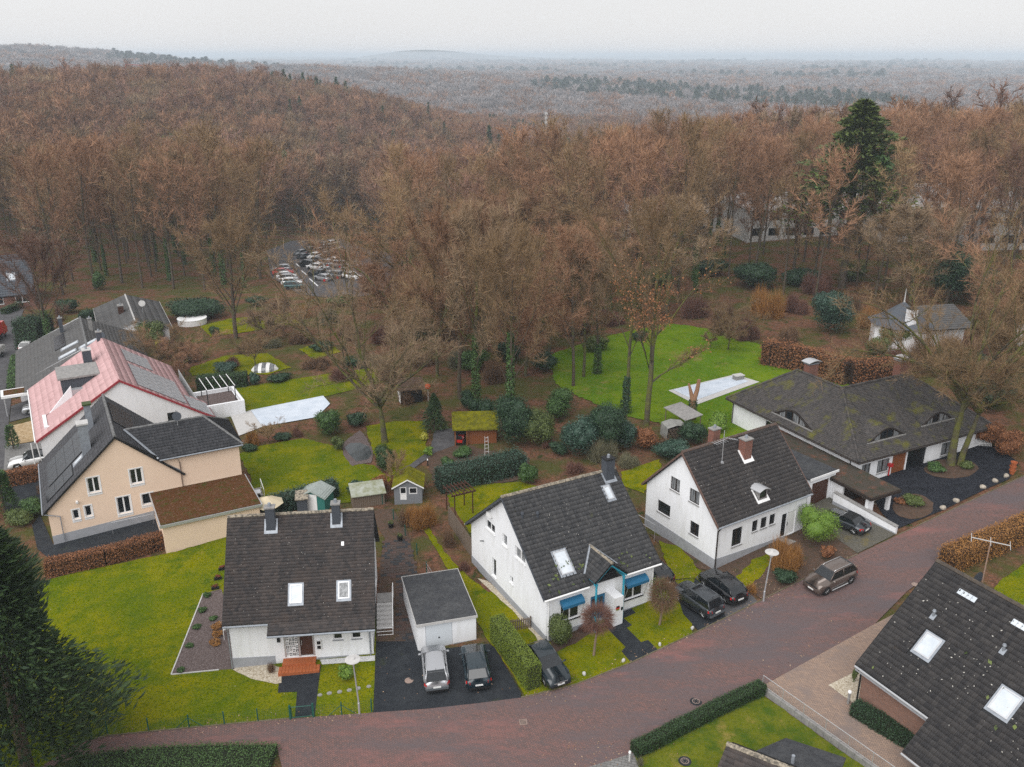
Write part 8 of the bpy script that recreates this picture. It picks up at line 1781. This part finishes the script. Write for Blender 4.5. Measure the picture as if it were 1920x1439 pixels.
# wood store with grey tarpaulin and dark lean-to
p = G(1262, 822); t = thing('wood_pile', p, .3, 'wood pile under a grey tarpaulin behind the house with brick chimney', 'wood pile')
for i in range(5):
    for j in range(4): mb = MB(); mb.tube([(-.9+i*.42+(.2 if j % 2 else 0), -.7, .2+j*.34), (-.9+i*.42+(.2 if j % 2 else 0), .7, .2+j*.34)], .18, 7); mb.build('log', BARK, t)
mb = MB(); mb.prism([(-1.2, -.85, .2), (-1.1, -.8, 1.55), (0, -.75, 1.75), (1.2, -.8, 1.5), (1.3, -.9, .1), (1.1, -.7, 1.45), (0, -.65, 1.68), (-1.0, -.7, 1.48)], (0, 1.6, .15)); mb.build('tarpaulin', CAMO, t)
p = G(1285, 800); h = thing('lean_to', p, .5, 'grey sheet roof lean-to beside the broken stump', 'lean-to'); mb = MB(); mb.prism([(-1.4, -1.6, 1.5), (1.0, -1.6, 1.7), (1.0, 2.2, 1.9), (-1.4, 2.2, 1.7)], (0, 0, .07)); mb.build('roof', CONC, h)
for x in (-1.2, .85): 
    for y in (-1.4, 2.0): mb = MB(); mb.tube([(x, y, -.3), (x, y, 1.65)], .06, 5); mb.build('post', WOODB, h)
p = G(1297, 786); t = thing('broken_tree', p, 0, 'V-shaped broken tree stump wrapped in ivy before the white pool', 'tree'); z = height_at(p, 712); mb = MB(); mb.tube([(0, 0, -.3), (0, 0, z*.45)], [.38, .34], 8); mb.tube([(0, 0, z*.42), (-.35, 0, z*.7), (-.62, 0, z*.9)], [.30, .2, .12], 7); mb.tube([(0, 0, z*.42), (.35, 0, z*.72), (.5, 0, z)], [.30, .24, .2], 7); mb.build('trunk', M('bare_wood', (.36, .2, .11), (.22, .12, .07), 5, stretch=(4, 4, .7)), t)
g = np.random.default_rng(2); n = 900; zz = g.uniform(0, z*.5, n); a = g.uniform(0, 6.28, n); P = np.stack([.42*np.cos(a), .42*np.sin(a), zz], 1)+g.normal(0, .06, (n, 3)); V, Fq = leafquads(P, P*np.array([1, 1, 0]), .17, 4); link('ivy', npmesh('ivy', V, Fq, LF_DARK, g.random(n)), t)
t = thing('pool_box', G(1384, 712), .4, 'small grey equipment box at the far end of the white pool', 'box'); mb = MB(); mb.box(-.6, -.4, 0, .6, .4, .55); mb.build('body', CONC, t); mb = MB(); mb.box(-.65, -.45, .55, .65, .45, .65); mb.build('lid', CONCL, t)
# round pool, dome shelter
p = G(361, 607); t = thing('round_pool', p, 0, 'round above-ground pool with turquoise cover and white wall', 'pool'); k = dep(p)/F; r = 26*k; mb = MB(); mb.lathe([(r, -.3), (r, .95), (r*1.03, 1.0), (r*.97, 1.0)], 28); mb.build('pool_wall', WPAINT, t); mb = MB(); mb.lathe([(r*.98, .98), (r*.5, .93)], 28); mb.build('cover', TARP, t)
p = G(497, 694); t = thing('dome_shelter', p, .1, 'white low dome shelter with clear panels on the garden lawn', 'shelter'); k = dep(p)/F; r = 25*k
for i in range(7):
    mb = MB(); n = 9; x0, x1 = -r+2*r*i/7+.02, -r+2*r*(i+1)/7-.02; f = lambda x: math.sqrt(max(.02, 1-(x/r)**2)); c0, c1 = [[(x, -r*.75*f(x)*math.cos(math.pi*j/n), r*.55*f(x)*math.sin(math.pi*j/n)) for j in range(n+1)] for x in (x0, x1)]
    for j in range(n): mb.poly([c0[j], c1[j], c1[j+1], c0[j+1]])
    mb.build('panel', WPAINT if i % 2 == 0 else CURTAIN, t)
# ================================================================ fences
def picket(label, px, h, mat, name='fence', cat='fence', n=None, w=.07, gap=.14, rails=(.25, .8), post=None, slatm=None):
    P = [G(*q) for q in px]; o = P[0]; t = thing(name, o, 0, label, cat)
    for a, b in zip(P, P[1:]):
        d = b-a; L = Vector((d.x, d.y, 0)).length; d = d/L; s = Vector((-d.y, d.x, 0)).normalized(); k = int(L/gap); base = a-o
        for f in rails: m = MB(); q = base+Vector((0, 0, h*f))-s*.03; m.prism([q, q+d*L, q+d*L+Vector((0, 0, .07)), q+Vector((0, 0, .07))], s*.025); m.build('rail', mat, t)
        me = None
        for i in range(k+1):
            m = MB(); c = Vector((0, 0, 0)); dd = Vector((d.x, d.y, 0)).normalized()
            hh = h*U(.95, 1.03); m.prism([c-dd*w/2, c+dd*w/2, c+dd*w/2+Vector((0, 0, hh-.06)), c+Vector((0, 0, hh)), c-dd*w/2+Vector((0, 0, hh-.06))], s*.02); m.build('picket', slatm or mat, t, loc=base+d*(L*i/k))
    return t
picket('brown picket fence between clipped hedge and white house', [(958, 1184), (994, 1178), (998, 1162)], 1.0, WOODB, gap=.16, w=.10); picket('white picket gate at the far end of the forecourt', [(1831, 836), (1858, 838)], 1.15, WPAINT, 'garden_gate', 'gate', gap=.13)
# horizontal plank fence behind the house with the blue door, little pergola
def plankfence():
    a, b = G(842, 985), G(886, 1050); o = thing('plank_fence', a, 0, 'weathered fence of horizontal planks behind the house with the blue door', 'fence'); d = b-a; L = d.length; d = d/L; s = Vector((-d.y, d.x, 0)).normalized()
    for k in range(4): m = MB(); q = d*(L*k/3); m.tube([q+Vector((0, 0, -.3)), q+Vector((0, 0, 1.9))], .05, 5); m.build('post', WOODB, o)
    for k in range(3):
        for j in range(11): m = MB(); q = d*(L*k/3+.06)+Vector((0, 0, .08+j*.165)); m.prism([q, q+d*(L/3-.1), q+d*(L/3-.1)+Vector((0, 0, .15)), q+Vector((0, 0, .15))], s*.02); m.build('plank', WOODB, o)
    p = G(862, 960); t = thing('pergola', p, .5, 'dark wooden pergola at the garden corner behind the plank fence', 'pergola')
    for x in (-.9, .9):
        for y in (-.9, .9): m = MB(); m.tube([(x, y, -.3), (x, y, 2.2)], .06, 5); m.build('post', DOORBR, t)
    for y in (-.9, .9): m = MB(); m.box(-1.2, y-.04, 2.2, 1.2, y+.04, 2.34); m.build('beam', DOORBR, t)
    for i in range(7): m = MB(); m.box(-1.1+i*.36, -1.2, 2.345, -1.04+i*.36, 1.2, 2.44); m.build('rafter', DOORBR, t)
plankfence()
def meshfence(px, h, label, name='mesh_fence', braces=(), gate=None, wire=.15):
    P = [G(*q) for q in px]; o = thing(name, P[0], 0, label, 'fence'); me = None; w = MB()
    for i, p in enumerate(P):
        m = MB(); m.tube([(0, 0, -.3), (0, 0, h+.08)], .048, 6); m.build('post', GREENM, o, loc=p-P[0])
        if i in braces:
            for sg in (-1, 1):
                q = P[i+sg] if 0 <= i+sg < len(P) else None
                if q: d = (q-p).normalized(); m = MB(); m.tube([Vector((0, 0, h*.85)), d*.9], .022, 5); m.build('brace', GREENM, o, loc=p-P[0])
    for i, (a, b) in enumerate(zip(P, P[1:])):
        if gate == i: continue
        a, b = a-P[0], b-P[0]; d = b-a; L = d.length; n = int(L/wire)
        for k in range(n+1): q = a+d*(k/n); s = d.normalized()*.004; w.poly([q-s, q+s, q+s+Vector((0, 0, h)), q-s+Vector((0, 0, h))])
        for k in range(int(h/wire)+1): z = Vector((0, 0, min(h, k*wire))); w.poly([a+z, b+z, b+z+Vector((0, 0, .008)), a+z+Vector((0, 0, .008))])
    q = w.build('wire_mesh', GREENM, o); q['kind'] = 'stuff'; return o, P
o, P = meshfence([(172, 1381), (202, 1377), (279, 1371), (355, 1365), (421, 1359), (484, 1353), (545, 1349), (588, 1345), (641, 1341), (697, 1335)], .95, 'green wire mesh fence along the road in front of the big lawn', braces=(3, 8), gate=6)
a, b = P[6], P[7]; t = thing('garden_gate', a, 0, 'green metal garden gate at the end of the dark entrance path', 'gate'); d = b-a; L = d.length; d = d/L
mb = MB(); mb.tube([d*.1+Vector((0, 0, .12)), d*(L-.1)+Vector((0, 0, .12)), d*(L-.1)+Vector((0, 0, .95)), d*.1+Vector((0, 0, .95)), d*.1+Vector((0, 0, .12))], .03, 5); mb.build('gate_frame', GREENM, t)
mb = MB()
for k in range(12): q = d*(.15+(L-.3)*k/11); mb.tube([q+Vector((0, 0, .13)), q+Vector((0, 0, .94))], .007, 3)
mb.build('wire_mesh', GREENM, t)['kind'] = 'stuff'
for q in (0, L): m = MB(); m.box(q*d.x-.06, q*d.y-.06, q*d.z-.3, q*d.x+.06, q*d.y+.06, q*d.z+1.1); m.build('gate_post', GREENM, t)
meshfence([(717, 945), (738, 975), (760, 1005), (782, 1040), (800, 1075)], 1.0, 'green wire mesh fence between side path and orange grass', wire=.18)
def wires(px, h, label):
    P = [G(*q) for q in px]; t = thing('railing', P[0], 0, label, 'railing'); a = P[0]
    for p in P: m = MB(); m.tube([(0, 0, -.2), (0, 0, h)], .025, 5); m.build('post', ALU, t, loc=p-a)
    for f in (.3, .6, .95): m = MB(); m.tube([p-a+Vector((0, 0, h*f)) for p in P], .014, 4); m.build('rail', ALU, t)
wires([(800, 1075), (812, 1095), (822, 1112)], 1.0, 'thin metal railing behind the white garage')
# concrete block wall with railing on the paved drive
def blockwall():
    a, b = G(1428, 1297), G(1680, 1478); o = thing('block_wall', a, 0, 'low wall of concrete blocks with thin grey railing beside the paved drive', 'wall'); d = b-a; L = d.length; d = d/L; s = Vector((-d.y, d.x, 0)).normalized(); n = int(L/.55)
    for i in range(n):
        m = MB(); q = d*(L*i/n)-s*.1; e = d*(L/n-.015); m.prism([q+Vector((0, 0, -.3)), q+e+Vector((0, 0, -.3)), q+e+s*.2+Vector((0, 0, -.3)), q+s*.2+Vector((0, 0, -.3))], (0, 0, .30+.42+U(-.008, .008))); m.build('block', CONC, o)
    r = thing('railing', a, 0, 'thin grey metal railing standing on the concrete block wall', 'railing'); k = int(L/1.6)
    for i in range(k+1): m = MB(); m.tube([(0, 0, .40), (0, 0, 1.30)], .022, 5); m.build('post', ALU, r, loc=d*(L*i/k))
    m = MB(); m.tube([Vector((0, 0, 1.30)), d*L+Vector((0, 0, 1.30))], .022, 5); m.build('rail', ALU, r); m = MB(); m.tube([Vector((0, 0, .55)), d*L+Vector((0, 0, .55))], .016, 5); m.build('rail', ALU, r)
    m = MB()
    for i in range(int(L/.13)): q = d*(i*.13); m.tube([q+Vector((0, 0, .55)), q+Vector((0, 0, 1.29))], .006, 3, cap=False)
    m.build('bars', ALU, r)['kind'] = 'stuff'
blockwall()
# ================================================================ street things
def lamp(u, v, vt, lean, label):
    p = G(u, v); h = 4.25; t = thing('street_lamp', p, 0, label, 'street lamp', 'disc street lamps along the road'); top = Vector((lean, 0, h))
    mb = MB(); mb.tube([(0, 0, -.2), (0, 0, .9), (0, 0, .92), tuple(top)], [.075, .075, .055, .045], 8); mb.build('pole', ALU, t); X = Matrix.Translation(top)
    mb = MB(X); mb.lathe([(.07, -.35), (.13, -.30), (.15, -.05), (.10, .0)], 12); mb.build('lantern', M('lamp_glass', (.62, .62, .6), rough=.3) if 'lamp_glass' not in MAT else MAT['lamp_glass'], t)
    mb = MB(X); mb.lathe([(.12, .0), (.50, .02), (.52, .05), (.50, .07), (.16, .11), (.14, .17), (.02, .18)], 20); mb.build('disc', CONCL, t)
lamp(674, 1339, 1240, -.18, 'disc street lamp at the fence of the big lawn, lower left one'); lamp(1431.5, 1128, 1033, .22, 'disc street lamp beside the orange grass, upper right one')
IRON = M('rusty_iron', (.34, .25, .21), (.24, .18, .155), 20., .7)
def cover(u, v, r, label, ring=None):
    p = G(u, v); t = thing('manhole_cover', (p.x, p.y, tz(p.x, p.y)+.036), 0, label, 'manhole cover')
    if ring: mb = MB(); mb.lathe([(r*1.55, -.02), (r*1.5, .006), (r*1.02, .007)], 20); mb.build('surround', ring, t)
    mb = MB(); mb.lathe([(r, -.02), (r, .010), (r*.86, .012), (r*.84, .006), (.02, .007)], 20); c = mb.build('lid', IRON, t)
    for k in range(8): a = k*.785; m = MB(); m.box(-.03, -.015, .0, .03, .015, .014); o = m.build('stud', IRON, c, loc=(r*.55*math.cos(a), r*.55*math.sin(a), 0), rz=a)
cover(767, 1277, .30, 'round rusty manhole cover on the dark driveway'); cover(1305, 1316, .26, 'manhole cover with dark stone ring in the red road', ASPH); cover(1284, 1428, .26, 'manhole cover with dark ring in the patchy lawn', ASPH); cover(1716, 1097, .28, 'small manhole cover in the road behind the brick house')
p = G(981, 1355); t = thing('drain_grate', (p.x, p.y, tz(p.x, p.y)+.036), .1, 'dark drain grate in the red road', 'drain'); mb = MB(); mb.box(-.22, -.22, -.03, .22, .22, .002); mb.build('recess', BLACKP, t)
for k in range(6): mb = MB(); mb.box(-.21+k*.075, -.21, .002, -.17+k*.075, .21, .014); mb.build('bar', IRON, t)
mb = MB(); mb.box(-.25, -.25, -.02, -.22, .25, .016); mb.box(.22, -.25, -.02, .25, .25, .016); mb.box(-.22, .22, -.02, .22, .25, .016); mb.box(-.22, -.25, -.02, .22, -.22, .016); mb.build('frame', IRON, t)
for i, (u, v) in enumerate([(600, 1304), (617.6, 1300.7), (636.8, 1298), (655, 1295), (672, 1291.5), (691.6, 1288)]):
    p = G(u, v); mb = MB(); mb.lathe([(.17, -.05), (.165, .02), (.15, .035)], 11); o = mb.build('stepping_stone', CONC, loc=(p.x, p.y, tz(p.x, p.y)+.02)); o.scale = (U(.9, 1.15), U(.9, 1.1), 1); tag(o, ['stepping stone nearest the entrance path', 'second stepping stone from the entrance path', 'third stepping stone from the entrance path', 'fourth stepping stone from the entrance path', 'stepping stone just behind the lamp post', 'stepping stone nearest the driveway'][i], 'stone', 'stepping stones across the small lawn')
def rock(u, v, r, mat, label, group, seed, flat=.8):
    p = G(u, v); bm = bmesh.new(); bmesh.ops.create_icosphere(bm, subdivisions=2, radius=r); g = random.Random(seed)
    for q in bm.verts: q.co *= 1+.22*math.sin(q.co.x*9/r*.3+seed)*math.cos(q.co.y*7/r*.3+seed*2)+g.uniform(-.05, .05); q.co.z = q.co.z*flat+r*flat*.6
    me = bpy.data.meshes.new('boulder'); bm.to_mesh(me); bm.free(); me.materials.append(mat); o = link('boulder', me, loc=(p.x, p.y, tz(p.x, p.y))); tag(o, label, 'stone', group)
for i, (u, v, lb) in enumerate([(1767, 955, 'boulder at the road edge nearest the garden wall'), (1793, 941, 'second boulder from the garden wall at the forecourt edge'), (1842, 916, 'boulder between the double-trunked tree and the road'), (1866, 904, 'boulder next but one to the terracotta pots'), (1886, 895, 'boulder beside the terracotta pots')]): rock(u, v, .27, STONE, lb, 'boulders along the forecourt', i)
for i, (u, v, lb) in enumerate([(1169, 1241, 'white stone at the left corner of the entrance path'), (1237, 1211, 'white stone at the right corner of the entrance path'), (1298, 1180, 'white stone beside the grey SUV'), (1095, 1266, 'white stone beside the black car with chrome grille')]): rock(u, v, .13, CONCL, lb, 'white stones along the road', 10+i, 1.35)
t = thing('flower_pot', G(1897, 889), 0, 'stack of three terracotta pots at the road edge', 'pots')
for k in range(3): mb = MB(); mb.lathe([(.20, 0), (.27, .38), (.31, .38), (.31, .46), (.25, .46), (.22, .3)], 14); mb.build('pot', TERRA, t, loc=(U(-.03, .03), 0, k*.40))
def bollard(u, v, h, label, head, r=.05, mat=None):
    t = thing('bollard_light', G(u, v), 0, label, 'garden light'); mb = MB(); mb.tube([(0, 0, -.1), (0, 0, h)], r, 8); mb.build('post', mat or BLACKP, t); mb = MB(); mb.lathe([(r*1.2, h), (r*1.5, h+.08), (r*1.1, h+.17), (.01, h+.2)], 10); mb.build('lamp_head', head, t)
bollard(802, 873, .55, 'black garden light beside the paved garden path', WPAINT); bollard(1590, 1320, .85, 'grey post light with white head at the brick house corner', WPAINT, .09, CONC); bollard(1180, 1428, .6, 'short white post at the end of the yew hedge', WPAINT, .06, CONCL)
for u, v, n in ((417, 1069, 'upper'), (409, 1087, 'middle'), (404, 1105, 'lower')):
    t = thing('flower_box', G(u, v), .3, f'{n} red flower box beside the left wall of the near white house', 'flower box', 'red flower boxes'); mb = MB(); mb.box(-.3, -.12, 0, .3, .12, .2); mb.build('box', BLACKP, t); P, N, _ = blob_points(160, (.3, .14, .14), u); V, Fq = leafquads(P+np.array([0, 0, .18]), N, .1, u); link('flowers', npmesh('flowers', V, Fq, LF_FLOWER if 'LF_FLOWER' in globals() else globals().setdefault('LF_FLOWER', leafmat('red_flowers', (.30, .02, .03), (.05, .06, .02))), np.random.rand(len(Fq))), t)
# glazed canopy at the left wall, outside stair and slabs on the right of the first house
h = House('glass_canopy', 'low glass canopy with white frame at the left wall of the near white house', -19.71, 52.70, -.79, .112, 'canopy'); mb = MB(); mb.prism([(-1.25, 3.3, .9), (-.05, 3.3, 1.3), (-.05, 7.6, 1.3), (-.75, 7.6, 1.05)], (0, 0, .03)); mb.build('pane', CURTAIN, h.root)
mb = MB(); mb.tube([(-.05, 3.3, 1.33), (-1.25, 3.3, .93), (-.75, 7.6, 1.08), (-.05, 7.6, 1.33)], .035, 5); mb.build('frame', WPAINT, h.root)
for q in ((-1.25, 3.3, .93), (-.75, 7.6, 1.08)): mb = MB(); mb.tube([(q[0], q[1], -.6), q], .03, 5); mb.build('post', WPAINT, h.root)
h = House('outside_stair', 'grey outside stair with white tube railing on the right side of the near white house', -19.71, 52.70, -.79, .112, 'stair'); x0 = 9.98
for k in range(8): mb = MB(); mb.box(x0, 2.0+k*.33, -.6, x0+1.15, 2.33+k*.33, .35+k*.17); mb.build('step', CONCL, h.root)
mb = MB(); mb.box(x0, 2.0+8*.33, -.6, x0+1.15, 5.9, 1.60); mb.build('landing', CONC, h.root)
mb = MB(); X = x0+1.22; mb.tube([(X, 1.95, .2), (X, 1.95, 1.25), (X, 4.6, 2.5), (X, 5.8, 2.5), (X, 5.8, 1.2)], .035, 6); mb.build('handrail', WPAINT, h.root)
for z in (.55, .85, 1.15): mb = MB(); mb.tube([(x0+.1, 1.95, z), (X, 1.95, z)], .022, 5); mb.build('rail', WPAINT, h.root)
for k in range(3): mb = MB(); y = 2.8+k*.9; z = .35+(y-2)/.33*.17; mb.tube([(X, y, z-.2), (X, y, z+.95)], .02, 5); mb.build('baluster', WPAINT, h.root)
slab_o = thing('slab_path', (0, 0, 0), 0, 'path of brown and grey concrete slabs between the white house and the garage', 'path'); slab_o['kind'] = 'structure'
SLM = [M('slab_brown', (.075, .055, .048), (.055, .042, .038), 3., .8, world=True), M('slab_grey', (.038, .040, .045), (.03, .031, .034), 3., .8, world=True), M('slab_red', (.095, .058, .048), (.07, .045, .04), 3., .8, world=True)]
def slabs():
    HM = Matrix.Translation(Vector((-19.71, 52.70, 0))) @ Matrix.Rotation(.112, 4, 'Z'); poly = [tuple(G(u, v)[:2]) for u, v in [(703, 958), (735, 957), (763, 1000), (778, 1060), (783, 1092), (783, 1202), (746, 1204), (746, 1085), (716, 1082), (722, 1010), (708, 985)]]; me = {}; n = 0
    for j in range(0, 46):
        for i in range(10):
            c = HM @ Vector((9.9+.2+i*.50+(.25 if j % 2 else 0), -1.5+j*.36, 0))
            if n < 300 and inside(c.x, c.y, poly):
                k = R.choices((0, 1, 2), (5, 3 if j > 20 else 1.5, 2))[0]
                if k not in me: m = MB(); m.box(-.235, -.165, -.03, .235, .165, .018); me[k] = m.mesh('paving_slab', SLM[k])
                link('paving_slab', me[k], slab_o, (c.x, c.y, tz(c.x, c.y)+.022+U(-.004, .006)), .112+U(-.012, .012)); n += 1
slabs()
for u, v, lb in ((733, 990, 'dark plant pot beside the slab path, farther one'), (750, 1014, 'dark plant pot beside the slab path, nearer one')):
    t = thing('plant_pot', G(u, v), 0, lb, 'plant pot'); mb = MB(); mb.lathe([(.18, 0), (.26, .4), (.28, .42), (.22, .42), (.2, .36)], 12); mb.build('pot', BLACKP, t); link('foliage', bushmesh('foliage', (.28, .28, .22), LF_OLIVE, u, .1, 160, core=False), t, (0, 0, .36))
# curled pale leaves lying on the brick house roof and along the road: uncountable litter
def litter():
    g = np.random.default_rng(5); P = []
    for (u0, v0, u1, v1, n, wd) in [(545, 1349, 700, 1338, 60, .35), (205, 1381, 545, 1349, 130, .35), (1000, 1306, 1300, 1192, 140, .4), (1300, 1192, 1600, 1046, 170, .6), (1080, 1446, 1190, 1416, 160, 1.5), (977, 1308, 1080, 1290, 60, .4), (1430, 1290, 1640, 1175, 60, .8), (1330, 1190, 1450, 1120, 60, 1.2), (720, 1320, 960, 1240, 40, 2.5), (1100, 1380, 1500, 1200, 30, 2.2), (1380, 1100, 1480, 1100, 160, 1.1), (1240, 1075, 1340, 1066, 120, 1.2)]:
        a, b = G(u0, v0), G(u1, v1)
        for _ in range(n): p = a.lerp(b, g.random()); x, y = p.x+g.normal(0, wd), p.y+g.normal(0, wd); P.append((x, y, tz(x, y)+.055))
    P = np.array(P); V, Fq = leafquads(P, np.tile([0, 0, 1.], (len(P), 1)), .12, 3, spread=.5); o = link('fallen_leaves', npmesh('fallen_leaves', V, Fq, leafmat('fallen_leaves', (.20, .10, .055), (.42, .30, .20)), g.random(len(Fq)))); o['kind'] = 'stuff'; o['label'] = 'pale fallen leaves along the road edges'
litter()
# ================================================================ works buildings behind the wood, masts and cranes
def works(u, v, w, d, h, yaw, label, base=None):
    p = G(u, v); H = House('works_building', label, p.x, p.y, tz(p.x, p.y), yaw, 'building'); mb = MB(); mb.box(0, 0, -6, w, d, h); mb.build('walls', M('pale_cladding', (.5, .49, .47), (.42, .41, .4), .5, .8) if 'pale_cladding' not in MAT else MAT['pale_cladding'], H.root); mb = MB(); mb.box(-.3, -.3, h, w+.3, d+.3, h+.5); mb.build('roof', WHITEROOF, H.root)
    n = int(w/4)
    for k in range(n):
        for z in np.arange(1.5, h-1.5, 3.4): q = MB(); q.box(k*4+.8, -.06, z, k*4+3.2, -.01, z+1.6); q.build('window', GLASS, H.root)
    for k in range(3): q = MB(); q.box(w*(.2+.27*k), d*.4, h+.5, w*(.2+.27*k)+3, d*.4+2.5, h+1.9); q.build('roof_unit', CONC, H.root)
works(1185, 452, 34, 30, 6, .12, 'long white works building glimpsed between the trees right of the centre'); works(1400, 455, 30, 24, 7, .1, 'low white works building behind the trunks left of the tall pine'); works(1660, 455, 44, 36, 7, .05, 'large pale works building behind the wood right of the tall pine'); works(1830, 470, 40, 30, 8, .0, 'grey works block behind the bare trees at the right edge')
def crane(u, vm, vb, dist, u0, u1, v0, v1, mat, label):
    "tower crane: mast at column u, jib from (u0, v0) to (u1, v1), all at one distance"
    def at(uu, vv): d = ray(uu, vv); t = dist/d.y; return Vector((d.x*t, dist, HC+d.z*t))
    m0 = at(u, vb); o = thing('tower_crane', (m0.x, m0.y, tz(m0.x, m0.y)), 0, label, 'crane'); b = Vector(o.location); top = at(u, vm)-b; k = dist/F; w = 1.6*k
    def truss(nm, P0, P1, w, n): 
        d = (P1-P0)/n; s = d.normalized().cross(Vector((0, 1, .2))).normalized()*w; q = Vector((0, w, 0)); mb = MB(); c = [P0+s, P0-s+q, P0-s-q]; e = [P1+s, P1-s+q, P1-s-q]; rr = w*.22
        for i in range(3): mb.tube([c[i], e[i]], rr, 4)
        for j in range(n): 
            for i in range(3): mb.tube([c[i]+d*j, c[(i+1) % 3]+d*(j+1)], rr*.7, 3)
        return mb.build(nm, mat, o)
    truss('mast', Vector((0, 0, 0)), top, w, 14); a, c = at(u0, v0)-b, at(u1, v1)-b; truss('jib', top, c, w*.8, 22); truss('counter_jib', top, a, w*.8, 8)
    mb = MB(); mb.tube([top, top+Vector((0, 0, 9*k))], w*.6, 4); mb.build('tower_head', mat, o); mb = MB(); mb.box(a.x+2*k, a.y-3*k, a.z-6*k, a.x+8*k, a.y+3*k, a.z); mb.build('counterweight', CONCL, o); mb = MB(); mb.box(top.x-2*k, top.y-4*k, top.z-5*k, top.x+3*k, top.y-1*k, top.z); mb.build('cab', WPAINT, o); mb = MB(); mb.tube([top+Vector((0, 0, 9*k)), c.lerp(top, .3)], .12, 3); mb.build('tie', mat, o)
crane(237, 131, 175, 620, 172, 410, 136, 128, M('crane_red', (.62, .05, .02), rough=.5), 'red tower crane over the left wooded ridge'); crane(1664, 229, 262, 330, 1655, 1803, 227, 235, M('crane_orange', (.85, .28, .03), rough=.5), 'orange tower crane behind the wood at the right')
def mast(u, vb, vt, dist, label, mat, head):
    d = ray(u, vb); t = dist/d.y; b = Vector((d.x*t, dist, tz(d.x*t, dist))); o = thing('mast', b, 0, label, 'mast'); h = height_at(b, vt) if False else HC+ray(u, vt).z*dist/ray(u, vt).y-b.z; k = dist/F; mb = MB(); mb.tube([(0, 0, 0), (0, 0, h)], [1.2*k, .8*k], 8); mb.build('pole', mat, o)
    for i in range(3 if head else 1):
        mb = MB(); q = 1.2*k
        if head: mb.box(-q*2, -q, h-(4+8*i)*k, q*2, q, h-8*i*k)
        else: mb.tube([(0, 0, h), (0, 0, h+3*k)], q, 6)
        mb.build('antenna_panel' if head else 'tip', CONCL, o)
mast(1023, 300, 211, 620, 'pale telecom mast rising from the wooded valley', CONCL, True); mast(388, 215, 170, 520, 'dark slanting pole with pale tip on the wooded slope', BLACKP, False)
for i, (u0, u1, v0, v1) in enumerate([(1440, 1500, 131, 134), (1512, 1560, 125, 128), (1575, 1640, 132, 135), (1655, 1700, 129, 134), (1712, 1790, 131, 135), (1810, 1850, 133, 136), (1862, 1890, 130, 134), (940, 960, 137, 140)]):     # pale halls far out on the plain
    y = 4600.; a, c = ray(u0, v0), ray(u1, v1); x0, x1 = a.x/a.y*y, c.x/c.y*y; zt = HC+a.z/a.y*y; zb = tz(x0, y)-3
    o = thing('industrial_hall', (x0, y, zb), 0, 'tiny pale hall on the hazy plain, %s' % ['leftmost of the right row', 'small one above the row', 'second of the right row', 'third and tallest of the right row', 'long fourth of the right row', 'low fifth of the right row', 'last near the right edge', 'single one left of the others'][i], 'hall', 'pale halls on the plain'); mb = MB(); mb.box(0, 0, 0, x1-x0, 60, zt-zb); mb.build('walls', WHITEROOF, o); mb = MB(); mb.box(-2, -2, zt-zb, x1-x0+2, 62, zt-zb+2); mb.build('roof', WPAINT, o)
